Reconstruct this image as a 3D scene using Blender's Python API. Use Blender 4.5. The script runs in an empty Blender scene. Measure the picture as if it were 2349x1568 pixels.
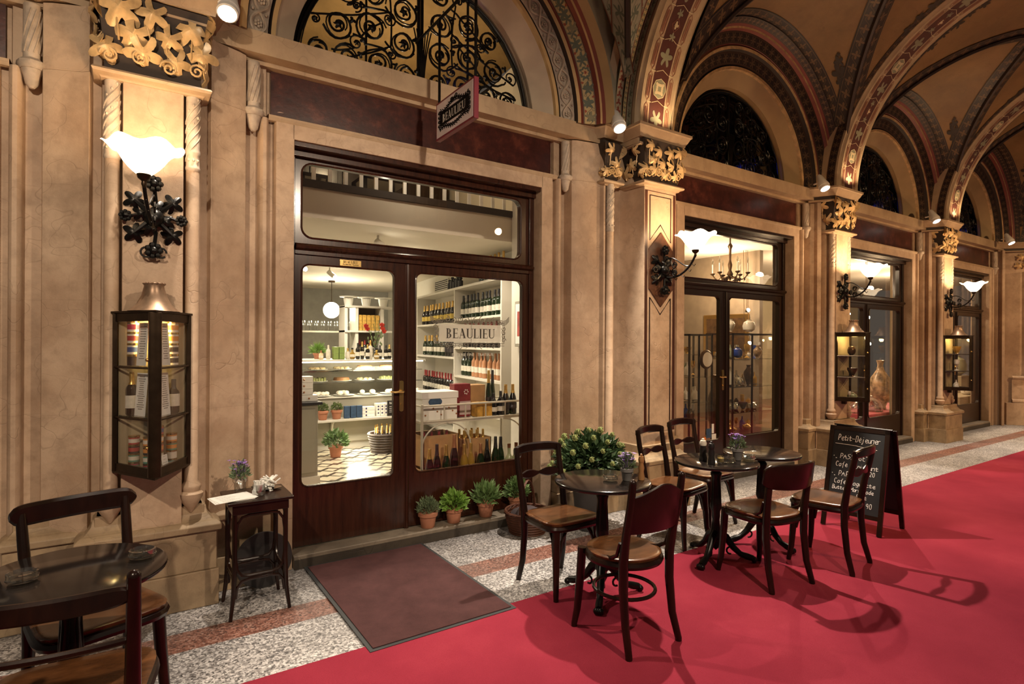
import bpy, math, random
from mathutils import Vector, Matrix
PI = math.pi
R = math.radians
sc = bpy.context.scene
COL = sc.collection
# ------------------------------------------------------------------ camera
HC, FPX = 1.58, 1318.0
cam_d = bpy.data.cameras.new('camera')
cam = bpy.data.objects.new('camera', cam_d)
COL.objects.link(cam)
cam_d.sensor_width = 36.0
cam_d.lens = 36.0 * FPX / 2349.0
cam_d.shift_y = 2.0 / 2349.0
cam_d.clip_start = 0.05
cam_d.clip_end = 100
cam.location = (0, -4.0, HC)
cam.rotation_euler = (Matrix.Rotation(-R(33.85), 4, 'Z') @ Matrix.Rotation(R(90), 4, 'X') @ Matrix.Rotation(R(0.32), 4, 'Z')).to_euler()
sc.camera = cam
# ------------------------------------------------------------------ world, exposure
w = bpy.data.worlds.new('world')
sc.world = w
w.use_nodes = True
bg = w.node_tree.nodes['Background']
bg.inputs[0].default_value = (1.0, 0.80, 0.62, 1)
bg.inputs[1].default_value = 0.035
sc.view_settings.view_transform = 'Standard'
sc.view_settings.look = 'None'
sc.view_settings.exposure = 1.15
sc.view_settings.gamma = 1.0
sc.view_settings.use_curve_mapping = False
try:
    sc.cycles.use_denoising = True
    sc.cycles.max_bounces = 7
    sc.cycles.transparent_max_bounces = 16
    sc.cycles.sample_clamp_indirect = 6.0
    sc.cycles.caustics_reflective = False
    sc.cycles.caustics_refractive = False
except Exception:
    pass

def light(name, kind, loc, power, col=(1, .8, .6), size=.05, aim=None, cone=90, blend=.5):
    d = bpy.data.lights.new(name, kind)
    d.energy = power
    d.color = col
    if kind == 'AREA':
        d.size = size
    else:
        d.shadow_soft_size = size
    if kind == 'SPOT':
        d.spot_size = R(cone)
        d.spot_blend = blend
    o = bpy.data.objects.new(name, d)
    COL.objects.link(o)
    o.location = loc
    if aim is not None:
        o.rotation_euler = (Vector(aim) - Vector(loc)).to_track_quat('-Z', 'Y').to_euler()
    return o

WARM = (1.0, .66, .36)
NEUT = (1.0, .86, .70)
# cornice spot lamps: this side (seen) and their twins on the far side of the passage
SPOTX = [.50, 3.72, 7.26, 10.59, 14.0]
for i, x in enumerate(SPOTX):
    light('cornice_spot_light', 'SPOT', (x, -.28, 3.50), (110, 300, 190, 150, 120)[i], NEUT, .035, (x - .55, -2.3, 0), 92, .5)
for x in (-1.2, 2.0, 5.6, 9.2, 12.8, 16.0):
    light('opposite_spot_light', 'SPOT', (x, -4.2, 3.6), 190 if x < 4 else 170, (1, .79, .58) if x < 4 else (1, .61, .29), .06, (x + .5, -.3, 1.3), 90, .8)
PIERS = [.125, 4.32, 7.86, 11.29]
# rib foot uplights on the abacus tops
for x in PIERS[1:]:
    light('rib_foot_light', 'SPOT', (x, -.33, 3.66), 5.5, (1, .68, .38), .02, (x, -.22, 4.2), 140, .6)
# shop ceiling lamps
for x, y, e in ((1.6, 2.2, 34), (2.6, 2.3, 40), (2.6, 4.6, 50), (1.4, 4.4, 30), (3.0, 1.3, 20)):
    light('shop_ceiling_light', 'SPOT', (x, y, 2.62), e * 1.75, (1, .86, .66), .06, (x + .12, y + .1, 0), 150, .9)
light('mezzanine_light', 'POINT', (2.6, 2.4, 4.2), 17, (1, .74, .42), .12)
light('counter_plinth_light', 'AREA', (2.6, 3.42, .42), 5, (1, .88, .66), .5, (2.6, 3.3, 0))
for x, y, e in ((6.9, 1.9, 40), (8.9, 2.6, 55), (10.9, 2.0, 60), (13.4, 2.2, 70), (15.6, 2.2, 70)):
    light('antique_shop_light', 'POINT', (x, y, 2.75), e, (1, .74, .46), .08)

# ------------------------------------------------------------------ materials
class NT:
    """small helper for shader node math"""
    def __init__(s, name):
        s.m = bpy.data.materials.new(name)
        s.m.use_nodes = True
        s.t = s.m.node_tree
        s.b = s.t.nodes['Principled BSDF']
        s.out = s.t.nodes['Material Output']
    def n(s, typ, **k):
        nd = s.t.nodes.new(typ)
        for a, v in k.items():
            setattr(nd, a, v)
        return nd
    def put(s, sock, v):
        if isinstance(v, (int, float)):
            sock.default_value = v
        elif isinstance(v, tuple):
            sock.default_value = v if len(v) == 4 or sock.type == 'VECTOR' else v + (1,)
        else:
            s.t.links.new(v, sock)
    def ma(s, op, a, b=None, c=None):
        nd = s.n('ShaderNodeMath', operation=op)
        s.put(nd.inputs[0], a)
        if b is not None: s.put(nd.inputs[1], b)
        if c is not None: s.put(nd.inputs[2], c)
        return nd.outputs[0]
    def mix(s, f, a, b):
        nd = s.n('ShaderNodeMix', data_type='RGBA')
        s.put(nd.inputs[0], f); s.put(nd.inputs[6], a); s.put(nd.inputs[7], b)
        return nd.outputs[2]
    def co(s, kind='Object', sc_=(1, 1, 1)):
        c = s.n('ShaderNodeTexCoord')
        mp = s.n('ShaderNodeMapping')
        mp.inputs['Scale'].default_value = sc_
        s.t.links.new(c.outputs[kind], mp.inputs[0])
        return mp.outputs[0]
    def noise(s, scale, detail=3, vec=None, rough=.55):
        nd = s.n('ShaderNodeTexNoise')
        nd.inputs['Scale'].default_value = scale
        nd.inputs['Detail'].default_value = detail
        nd.inputs['Roughness'].default_value = rough
        if vec is not None: s.put(nd.inputs['Vector'], vec)
        return nd.outputs[0]
    def ramp(s, f, stops, interp='LINEAR'):
        nd = s.n('ShaderNodeValToRGB')
        cr = nd.color_ramp
        cr.interpolation = interp
        while len(cr.elements) < len(stops): cr.elements.new(.5)
        for e, (p, c) in zip(cr.elements, stops):
            e.position = p
            e.color = (c, c, c, 1) if isinstance(c, (int, float)) else tuple(c) + (1,)
        s.put(nd.inputs[0], f)
        return nd.outputs[0]
    def bump(s, h, st=.3, dist=.01):
        nd = s.n('ShaderNodeBump')
        nd.inputs['Strength'].default_value = st
        nd.inputs['Distance'].default_value = dist
        s.put(nd.inputs['Height'], h)
        s.t.links.new(nd.outputs[0], s.b.inputs['Normal'])
    def fin(s, col=None, rough=.5, metal=0, **k):
        if col is not None: s.put(s.b.inputs['Base Color'], col)
        s.put(s.b.inputs['Roughness'], rough)
        s.put(s.b.inputs['Metallic'], metal)
        for a, v in k.items(): s.put(s.b.inputs[a.replace('_', ' ')], v)
        return s.m

def mul(c, f): return tuple(min(1, x * f) for x in c)
def M(name, col, rough=.5, metal=0, var=.12, scale=6, bump=0, bs=40, **k):
    t = NT(name)
    v = t.co()
    c = t.ramp(t.noise(scale, 4, v), [(.3, mul(col, 1 - var)), (.7, mul(col, 1 + var))])
    if bump: t.bump(t.noise(bs, 3, v), bump, .004)
    return t.fin(c, rough, metal, **k)

def m_stone(name, base, dark, stain=.5):
    t = NT(name)
    v = t.co()
    n1 = t.noise(1.3, 6, v, .6)
    n2 = t.noise(9, 5, v, .65)
    n3 = t.noise(160, 2, v)
    c = t.mix(t.ramp(n1, [(.40, 0), (.60, 1)]), base, dark)
    c = t.mix(t.ma('MULTIPLY', t.ramp(t.noise(.8, 7, t.co('Object', (1.6, 1.6, .5)), .7), [(.48, 0), (.66, 1)]), .55), c, mul(dark, .75))
    c = t.mix(t.ma('MULTIPLY', t.ramp(n2, [(.45, 0), (.75, 1)]), stain), c, mul(dark, .62))
    vo = t.n('ShaderNodeTexVoronoi', feature='DISTANCE_TO_EDGE')
    vo.inputs['Scale'].default_value = 1.7
    dv = t.n('ShaderNodeVectorMath', operation='ADD')
    nn = t.n('ShaderNodeTexNoise'); nn.inputs['Scale'].default_value = 3.0
    t.t.links.new(v, nn.inputs['Vector'])
    t.t.links.new(v, dv.inputs[0]); t.t.links.new(nn.outputs[1], dv.inputs[1])
    t.t.links.new(dv.outputs[0], vo.inputs['Vector'])
    crack = t.ramp(vo.outputs[0], [(0, 1), (.007, 0)])
    c = t.mix(t.ma('MULTIPLY', crack, .30), c, mul(dark, .4))
    sep = t.n('ShaderNodeSeparateXYZ'); t.t.links.new(v, sep.inputs[0])
    jf = t.ma('FRACT', t.ma('MULTIPLY', t.ma('ADD', sep.outputs[2], .13), 1.55))
    joint = t.ramp(jf, [(0, 1), (.007, 0)])
    c = t.mix(t.ma('MULTIPLY', joint, .25), c, mul(dark, .4))
    c = t.mix(t.ma('MULTIPLY', n3, .12), c, mul(base, 1.25))
    t.bump(t.ma('SUBTRACT', t.ma('ADD', n2, t.ma('MULTIPLY', n3, .3)), t.ma('MULTIPLY', crack, .6)), .22, .01)
    return t.fin(c, .62)

def m_granite():
    t = NT('granite_paving')
    v = t.co()
    sep = t.n('ShaderNodeSeparateXYZ'); t.t.links.new(v, sep.inputs[0])
    X, Y = sep.outputs[0], sep.outputs[1]
    vo = t.n('ShaderNodeTexVoronoi'); vo.inputs['Scale'].default_value = 95
    t.t.links.new(v, vo.inputs['Vector'])
    s1 = t.n('ShaderNodeSeparateColor'); t.t.links.new(vo.outputs['Color'], s1.inputs[0])
    sp = t.ma('ADD', t.ma('MULTIPLY', s1.outputs[0], .75), t.ma('MULTIPLY', t.noise(60, 3, v), .35))
    grey = t.ramp(sp, [(.12, (.035, .034, .036)), (.3, (.17, .162, .162)), (.55, (.36, .345, .34)), (.9, (.72, .70, .69))])
    red = t.ramp(sp, [(.12, (.035, .018, .015)), (.35, (.15, .055, .036)), (.65, (.28, .115, .08)), (.95, (.42, .25, .20))])
    band = t.ma('MULTIPLY', t.ma('GREATER_THAN', Y, -.645), t.ma('LESS_THAN', Y, -.425))
    c = t.mix(band, grey, red)
    big = t.noise(1.4, 5, v, .6)
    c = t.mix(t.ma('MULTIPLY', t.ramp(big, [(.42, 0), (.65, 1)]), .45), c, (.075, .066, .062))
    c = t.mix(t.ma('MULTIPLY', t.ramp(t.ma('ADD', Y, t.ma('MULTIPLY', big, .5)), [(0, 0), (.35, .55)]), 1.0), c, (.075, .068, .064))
    jx = t.ramp(t.ma('FRACT', t.ma('MULTIPLY', X, .8)), [(0, 1), (.006, 0)])
    c = t.mix(t.ma('MULTIPLY', jx, .6), c, (.05, .045, .04))
    t.bump(sp, .12, .002)
    return t.fin(c, t.ma('ADD', .32, t.ma('MULTIPLY', big, .3)))

def m_carpet():
    t = NT('red_carpet')
    v = t.co()
    big = t.noise(.9, 5, v, .6)
    fine = t.noise(420, 2, v)
    c = t.ramp(big, [(.3, (.24, .022, .042)), (.55, (.33, .034, .060)), (.75, (.42, .052, .080))])
    c = t.mix(t.ma('MULTIPLY', t.ramp(fine, [(.4, 0), (.7, 1)]), .5), c, (.18, .012, .020))
    vo = t.n('ShaderNodeTexVoronoi'); vo.inputs['Scale'].default_value = 2.6
    t.t.links.new(v, vo.inputs['Vector'])
    c = t.mix(t.ramp(vo.outputs['Distance'], [(0, 1), (.012, .8), (.016, 0)]), c, (.75, .45, .42))
    t.bump(fine, .6, .004)
    return t.fin(c, .95, 0, Specular_IOR_Level=.08)

def m_mat():
    t = NT('brown_mat_pile')
    v = t.co()
    fine = t.noise(350, 2, v)
    c = t.ramp(t.noise(5, 5, v, .7), [(.3, (.034, .014, .015)), (.7, (.080, .034, .035))])
    c = t.mix(t.ma('MULTIPLY', fine, .5), c, (.13, .066, .062))
    t.bump(fine, .7, .004)
    return t.fin(c, .95, 0, Specular_IOR_Level=.1)

def m_wood(name, a, b, rough=.28, scale=1.0, axis=(14, 14, 1.2), coat=.3):
    t = NT(name)
    v = t.co('Object', axis)
    n = t.noise(2.2 * scale, 6, v, .65)
    fine = t.noise(14 * scale, 3, v)
    c = t.mix(t.ramp(n, [(.3, 0), (.7, 1)]), a, b)
    c = t.mix(t.ma('MULTIPLY', fine, .3), c, mul(a, .5))
    t.bump(fine, .08, .002)
    return t.fin(c, rough, 0, Coat_Weight=coat, Coat_Roughness=.15, Specular_IOR_Level=.3)

def m_marble():
    t = NT('dark_red_marble')
    v = t.co()
    n = t.noise(5, 8, v, .75)
    c = t.ramp(n, [(.3, (.012, .003, .003)), (.52, (.05, .011, .008)), (.66, (.115, .03, .018)), (.8, (.17, .05, .03))])
    vo = t.noise(55, 4, v, .8)
    c = t.mix(t.ramp(vo, [(.68, 0), (.78, .8)]), c, (.26, .10, .07))
    pa = t.noise(3.1, 3, t.co('Object', (1, 1, 3.4)))
    c = t.mix(t.ramp(pa, [(.74, 0), (.76, .9)]), c, (.55, .33, .24))
    t.bump(n, .15, .01)
    return t.fin(c, .3, 0)

def m_glass(name, tint=(1, 1, 1), ior=1.45, extra=0.0):
    t = NT(name)
    nt = t.t
    tr = t.n('ShaderNodeBsdfTransparent'); tr.inputs[0].default_value = tint + (1,)
    gl = t.n('ShaderNodeBsdfGlossy'); gl.inputs['Roughness'].default_value = .01
    fr = t.n('ShaderNodeFresnel'); ge = t.n('ShaderNodeNewGeometry')
    t.put(fr.inputs[0], t.ma('ADD', ior, t.ma('MULTIPLY', ge.outputs['Backfacing'], 1 / ior - ior)))   # thin pane: same index on both faces
    f = t.ma('ADD', fr.outputs[0], extra)
    mx = t.n('ShaderNodeMixShader')
    t.put(mx.inputs[0], f)
    nt.links.new(tr.outputs[0], mx.inputs[1]); nt.links.new(gl.outputs[0], mx.inputs[2])
    nt.links.new(mx.outputs[0], t.out.inputs[0])
    return t.m

def m_emit(name, col, st, base=None):
    t = NT(name)
    return t.fin(base or col, .4, 0, Emission_Color=col, Emission_Strength=st)

def m_tiles():
    t = NT('patterned_floor_tile')
    v = t.co()
    sep = t.n('ShaderNodeSeparateXYZ'); t.t.links.new(v, sep.inputs[0])
    X = t.ma('MULTIPLY', sep.outputs[0], 3.6); Y = t.ma('MULTIPLY', sep.outputs[1], 3.6)
    fx = t.ma('ABSOLUTE', t.ma('SUBTRACT', t.ma('FRACT', X), .5)); fy = t.ma('FRACT', Y)
    z1 = t.ma('ABSOLUTE', t.ma('SUBTRACT', fy, t.ma('ADD', .25, fx)))
    z2 = t.ma('ABSOLUTE', t.ma('SUBTRACT', t.ma('ADD', fx, fy), .5))
    dk = t.ma('MAXIMUM', t.ma('LESS_THAN', z1, .11), t.ma('LESS_THAN', z2, .08))
    dia = t.ma('LESS_THAN', t.ma('ADD', fx, t.ma('ABSOLUTE', t.ma('SUBTRACT', fy, .5))), .13)
    c = t.mix(dk, (.62, .56, .42), (.05, .045, .04))
    c = t.mix(dia, c, (.16, .13, .10))
    return t.fin(c, .22)

def m_band(name, bg, fg, edge, n=8.0, w=.30, lobes=5, glow=.35):
    """painted ornamental band: u runs along it, v across it; leaf rosettes between two edge lines"""
    t = NT(name)
    u = t.n('ShaderNodeUVMap')
    sep = t.n('ShaderNodeSeparateXYZ'); t.t.links.new(u.outputs[0], sep.inputs[0])
    U, V = sep.outputs[0], sep.outputs[1]
    cu = t.ma('SUBTRACT', t.ma('FRACT', t.ma('MULTIPLY', U, n)), .5)
    cv = t.ma('SUBTRACT', V, .5)
    r = t.ma('SQRT', t.ma('ADD', t.ma('MULTIPLY', cu, cu), t.ma('MULTIPLY', cv, cv)))
    a = t.ma('ARCTAN2', cv, cu)
    pet = t.ma('MULTIPLY', w, t.ma('ADD', .62, t.ma('MULTIPLY', .38, t.ma('COSINE', t.ma('MULTIPLY', a, float(lobes))))))
    f = t.ma('LESS_THAN', r, pet)
    vine = t.ma('LESS_THAN', t.ma('ABSOLUTE', t.ma('SUBTRACT', cv, t.ma('MULTIPLY', .2, t.ma('SINE', t.ma('MULTIPLY', U, n * 6.283))))), .035)
    ed = t.ma('GREATER_THAN', t.ma('ABSOLUTE', cv), .42)
    line = t.ma('MULTIPLY', t.ma('GREATER_THAN', t.ma('ABSOLUTE', cv), .37), t.ma('LESS_THAN', t.ma('ABSOLUTE', cv), .40))
    c = t.mix(t.ma('MULTIPLY', t.noise(20, 3), .3), bg, mul(bg, .5))
    c = t.mix(t.ma('MULTIPLY', vine, .8), c, mul(fg, .7))
    c = t.mix(f, c, fg)
    c = t.mix(ed, c, edge)
    c = t.mix(line, c, mul(fg, 1.1))
    return t.fin(c, .55)

STONE = m_stone('warm_limestone', (.58, .43, .30), (.40, .27, .175), .6)
STONE2 = m_stone('cornice_stone', (.48, .35, .22), (.34, .23, .14), .3)
PLINTH = m_stone('rough_plinth_stone', (.42, .31, .19), (.27, .19, .115), .8)
CREAM = M('cream_plaster', (.58, .46, .34), .6, 0, .12, 3, .1, 60)
CARVE = M('carved_grey_stone', (.46, .38, .30), .55, 0, .25, 14, .3, 70)
LEAFGOLD = M('gilded_carving', (.62, .42, .20), .42, .15, .3, 14, .2, 60)
DARKREC = M('dark_paint_and_shade', (.035, .022, .015), .7)
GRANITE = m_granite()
CARPET = m_carpet()
MATP = m_mat()
RUBBER = M('black_rubber', (.02, .022, .024), .6)
SILL = m_stone('door_sill_stone', (.26, .215, .16), (.15, .12, .09), .6)
RISER = m_stone('dark_riser_stone', (.07, .055, .04), (.035, .027, .02), .6)
MARBLE = m_marble()
WOOD = m_wood('mahogany_shopfront', (.022, .007, .004), (.060, .019, .009), .25)
WOODX = m_wood('dark_frame_wood', (.012, .006, .004), (.028, .012, .007), .3)
CHAIRW = m_wood('dark_bentwood', (.007, .003, .0022), (.024, .008, .0045), .27, 1.0, (6, 6, 2), .12)
SEATW = m_wood('worn_plywood_seat', (.045, .017, .007), (.19, .075, .026), .25, .8, (3, 9, 9))
IRON = M('black_cast_iron', (.012, .011, .010), .32, .6, .2, 10)
TOPB = M('black_polished_tabletop', (.012, .009, .008), .13, 0, .2, 3)
BRONZE = M('dark_bronze', (.045, .028, .016), .34, .8, .3, 14)
BRASS = M('polished_brass', (.72, .48, .18), .25, 1, .1)
TERRA = M('terracotta', (.47, .20, .115), .75, 0, .15, 8, .2)
GREYPOT = M('grey_clay_pot', (.20, .19, .185), .7, 0, .15, 8)
GLASS = m_glass('window_glass')
CLEAR = m_glass('clear_glassware', (.95, .97, .96), 1.5, .28)
WHITEW = M('white_painted_wall', (.62, .58, .50), .7, 0, .05, 2)
CEILW = M('shop_ceiling_paint', (.66, .60, .50), .8, 0, .05, 2)
SHELFW = M('white_shelf_lacquer', (.60, .57, .50), .4, 0, .05, 2)
GREYC = M('grey_green_cabinet_paint', (.30, .28, .22), .5, 0, .06, 2)
OCHRE = M('ochre_plaster', (.42, .28, .12), .8, 0, .2, 2)
TILES = m_tiles()
VAULT = m_stone('vault_plaster', (.27, .15, .055), (.20, .11, .04), .15)
OCHREV = M('ochre_reveal_plaster', (.40, .27, .125), .6, 0, .12, 3)
BAND_D = m_band('dark_vault_band', (.022, .010, .006), (.13, .07, .03), (.012, .007, .006), 1.0, .34, 4)
BAND_L = m_band('dark_leaf_band', (.018, .009, .007), (.12, .07, .035), (.05, .022, .012), 1.0, .40, 6)
BAND_F = m_band('golden_floral_band', (.56, .42, .20), (.12, .13, .09), (.08, .02, .015), 1.0, .40, 5)
BAND_G = m_band('pale_green_vine_band', (.36, .34, .25), (.13, .15, .11), (.17, .05, .03), 1.0, .36, 5)
REDP = M('oxblood_paint', (.20, .045, .03), .55)
GREENP = M('grey_green_paint', (.17, .17, .12), .55)
GOLDP = M('gold_paint', (.56, .38, .18), .4)
PALEG = M('pale_green_plaster', (.42, .39, .29), .65, 0, .08, 3)
PAPER = M('white_paper', (.80, .79, .74), .7, 0, .03)
INK = M('printed_ink', (.007, .006, .006), .7, 0, .1, 6, 0, 40, Specular_IOR_Level=.1)
BLACKB = M('chalkboard_slate', (.010, .010, .011), .55, 0, .3, 8)
CHALK = M('white_chalk', (.85, .85, .83), .9)
WICK = m_wood('brown_wicker', (.045, .016, .010), (.14, .050, .026), .5, 4, (20, 20, 20), 0)

# ------------------------------------------------------------------ mesh builder
def lerp(a, b, t): return a + (b - a) * t
class MB:
    def __init__(s): s.v = []; s.f = []; s.mi = []; s.uv = {}; s.sm = []
    def add(s, vs, fs, mi=0, uvs=None, sm=True):
        o = len(s.v); s.v.extend([tuple(p) for p in vs])
        for k, f in enumerate(fs):
            s.f.append([i + o for i in f]); s.mi.append(mi); s.sm.append(sm)
            if uvs is not None: s.uv[len(s.f) - 1] = uvs[k]
        return s
    def box(s, x0, x1, y0, y1, z0, z1, mi=0, Mx=None):
        vs = [Vector((x, y, z)) for z in (z0, z1) for y in (y0, y1) for x in (x0, x1)]
        if Mx is not None: vs = [Mx @ v for v in vs]
        return s.add(vs, [(0, 2, 3, 1), (4, 5, 7, 6), (0, 1, 5, 4), (2, 6, 7, 3), (0, 4, 6, 2), (1, 3, 7, 5)], mi, None, False)
    def prism(s, poly, z0, z1, mi=0, Mx=None, sm=False):
        n = len(poly)
        vs = [Vector((x, y, z0)) for x, y in poly] + [Vector((x, y, z1)) for x, y in poly]
        if Mx is not None: vs = [Mx @ v for v in vs]
        fs = [tuple(range(n - 1, -1, -1)), tuple(range(n, 2 * n))]
        s.add(vs, fs + [(i, (i + 1) % n, n + (i + 1) % n, n + i) for i in range(n)], mi, None, sm)
        return s
    def tube(s, pts, r, n=8, mi=0, closed=False, flat=1.0, cap=True):
        pts = [Vector(p) for p in pts]; m = len(pts)
        rr = r if isinstance(r, (list, tuple)) else [r] * m
        vs = []; prev = None
        for i, p in enumerate(pts):
            a = pts[(i - 1) % m] if (i > 0 or closed) else pts[0]
            b = pts[(i + 1) % m] if (i < m - 1 or closed) else pts[-1]
            d = (b - a).normalized() if (b - a).length > 1e-9 else Vector((0, 0, 1))
            if prev is None:
                up = Vector((0, 0, 1)) if abs(d.z) < .9 else Vector((1, 0, 0))
                nx = d.cross(up).normalized()
            else:
                nx = (prev - d * prev.dot(d)).normalized()
            prev = nx; ny = d.cross(nx)
            for k in range(n):
                t = 2 * PI * k / n
                vs.append(p + nx * (math.cos(t) * rr[i]) + ny * (math.sin(t) * rr[i] * flat))
        fs = []
        for i in range(m if closed else m - 1):
            j = (i + 1) % m
            for k in range(n):
                k2 = (k + 1) % n
                fs.append((i * n + k, i * n + k2, j * n + k2, j * n + k))
        if cap and not closed:
            fs.append(tuple(range(n - 1, -1, -1))); fs.append(tuple((m - 1) * n + k for k in range(n)))
        return s.add(vs, fs, mi)
    def lathe(s, prof, c=(0, 0, 0), n=16, mi=0, sx=1.0, sy=1.0, Mx=None, wave=None):
        vs = []; m = len(prof)
        for i, (r, z) in enumerate(prof):
            for k in range(n):
                t = 2 * PI * k / n
                rr, zz = r, z
                if wave: rr, zz = wave(i / (m - 1), t, r, z)
                v = Vector((math.cos(t) * rr * sx, math.sin(t) * rr * sy, zz))
                if Mx is not None: v = Mx @ v
                vs.append(v + Vector(c))
        fs = [(i * n + k, i * n + (k + 1) % n, (i + 1) * n + (k + 1) % n, (i + 1) * n + k) for i in range(m - 1) for k in range(n)]
        if prof[0][0] > 1e-5: fs.append(tuple(range(n - 1, -1, -1)))
        if prof[-1][0] > 1e-5 and not wave: fs.append(tuple((m - 1) * n + k for k in range(n)))
        return s.add(vs, fs, mi)
    def ball(s, c, r, n=8, mi=0, sz=1.0):
        m = max(4, n // 2 + 1)
        return s.lathe([(max(1e-6, r * math.sin(PI * i / m)), -r * sz * math.cos(PI * i / m)) for i in range(m + 1)], c, n, mi)
    def sheet(s, rows, mi=0, uv=True, flip=False):
        """grid of points rows[i][j] with uv: u along i in metres, v across 0..1"""
        m, n = len(rows), len(rows[0]); vs = [p for r_ in rows for p in r_]
        L = [0]
        for i in range(1, m):
            L.append(L[-1] + (Vector(rows[i][n // 2]) - Vector(rows[i - 1][n // 2])).length)
        wd = sum((Vector(rows[m // 2][j + 1]) - Vector(rows[m // 2][j])).length for j in range(n - 1)) or 1
        fs = []; us = []
        for i in range(m - 1):
            for j in range(n - 1):
                q = [(i, j), (i + 1, j), (i + 1, j + 1), (i, j + 1)]
                if flip: q.reverse()
                fs.append(tuple(a * n + b for a, b in q))
                us.append([(L[a] / wd, b / (n - 1)) for a, b in q])
        return s.add(vs, fs, mi, us if uv else None)
    def sweep(s, prof, path, mi=0, closed=False):
        """horizontal moulding: prof = [(out, z)], path = plan points; 'out' is to the right of travel"""
        P = [Vector((a, b)) for a, b in path]; m = len(P); vs = []
        for i in range(m):
            d1 = (P[i] - P[i - 1]).normalized() if i > 0 else (P[1] - P[0]).normalized()
            d2 = (P[i + 1] - P[i]).normalized() if i < m - 1 else d1
            n1 = Vector((d1.y, -d1.x)); n2 = Vector((d2.y, -d2.x))
            nn = (n1 + n2)
            nn = nn.normalized() if nn.length > 1e-6 else n1
            k = 1.0 / max(.35, nn.dot(n1))
            for o, z in prof:
                q = P[i] + nn * (o * k); vs.append((q.x, q.y, z))
        n = len(prof)
        fs = [(i * n + j, (i + 1) * n + j, (i + 1) * n + j + 1, i * n + j + 1) for i in range(m - 1) for j in range(n - 1)]
        return s.add(vs, fs, mi, None, False)
    def xf(s, Mx): s.v = [tuple(Mx @ Vector(p)) for p in s.v]; return s
    def obj(s, name, mats, parent=None, bevel=0, ang=40):
        me = bpy.data.meshes.new(name)
        me.from_pydata([tuple(v) for v in s.v], [], s.f)
        if not isinstance(mats, (list, tuple)): mats = [mats]
        for m_ in mats: me.materials.append(m_)
        me.polygons.foreach_set('material_index', s.mi)
        me.polygons.foreach_set('use_smooth', [True] * len(s.f))
        if s.uv:
            ul = me.uv_layers.new(name='uv')
            for p in me.polygons:
                u = s.uv.get(p.index)
                if u:
                    for li, c in zip(p.loop_indices, u): ul.data[li].uv = c
        me.update()
        me.set_sharp_from_angle(angle=R(ang))
        o = bpy.data.objects.new(name, me); COL.objects.link(o)
        if parent is not None: o.parent = parent
        if bevel:
            b = o.modifiers.new('bevel', 'BEVEL'); b.width = bevel; b.segments = 2; b.limit_method = 'ANGLE'; b.angle_limit = R(50)
            b.harden_normals = True
        return o

def T(name, label, cat, loc=(0, 0, 0), rz=0, group=None):
    o = bpy.data.objects.new(name, None); COL.objects.link(o)
    o.empty_display_size = .05
    o.location = loc; o.rotation_euler = (0, 0, rz)
    o['label'] = label; o['category'] = cat
    if group: o['group'] = group
    return o
def tag(o, label, cat, group=None):
    o['label'] = label; o['category'] = cat
    if group: o['group'] = group
    return o
def struct(o, label=None):
    o['kind'] = 'structure'
    if label: o['label'] = label
    return o
def S(name, label=None, loc=(0, 0, 0)):
    o = bpy.data.objects.new(name, None); COL.objects.link(o); o.location = loc
    return struct(o, label)
def dup(root, loc=None, rz=None, label=None, group=None, scale=None):
    r = root.copy(); COL.objects.link(r)
    if loc is not None: r.location = loc
    if rz is not None: r.rotation_euler = (0, 0, rz)
    if scale is not None: r.scale = (scale,) * 3
    if label: r['label'] = label
    if group: r['group'] = group
    for ch in list(root.children):
        c = ch.copy(); COL.objects.link(c); c.parent = r
        for g in ch.children:
            d = g.copy(); COL.objects.link(d); d.parent = c
    return r
def frame3(o, x, y, z):
    """matrix with given axes as columns and origin"""
    m = Matrix.Identity(4)
    for i, a in enumerate((x, y, z)):
        for j in range(3): m[j][i] = a[j]
    for j in range(3): m[j][3] = o[j]
    return m
def text_mesh(txt, size, mat, name, parent=None, ext=.0008, ax='CENTER', serif=True):
    cu = bpy.data.curves.new('txt', 'FONT'); cu.body = txt; cu.size = size; cu.extrude = ext
    cu.align_x = ax; cu.align_y = 'CENTER'; cu.resolution_u = 2
    ob = bpy.data.objects.new('txt', cu); COL.objects.link(ob)
    dg = bpy.context.evaluated_depsgraph_get()
    me = bpy.data.meshes.new_from_object(ob.evaluated_get(dg))
    bpy.data.objects.remove(ob); me.materials.clear(); me.materials.append(mat)
    o = bpy.data.objects.new(name, me); COL.objects.link(o)
    if parent is not None: o.parent = parent
    return o
def face_to(o, origin, xdir, ydir):
    """place a flat text object: local x -> xdir, local y -> ydir"""
    x = Vector(xdir).normalized(); y = Vector(ydir).normalized(); z = x.cross(y)
    o.matrix_local = frame3(origin, x, y, z)

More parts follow.
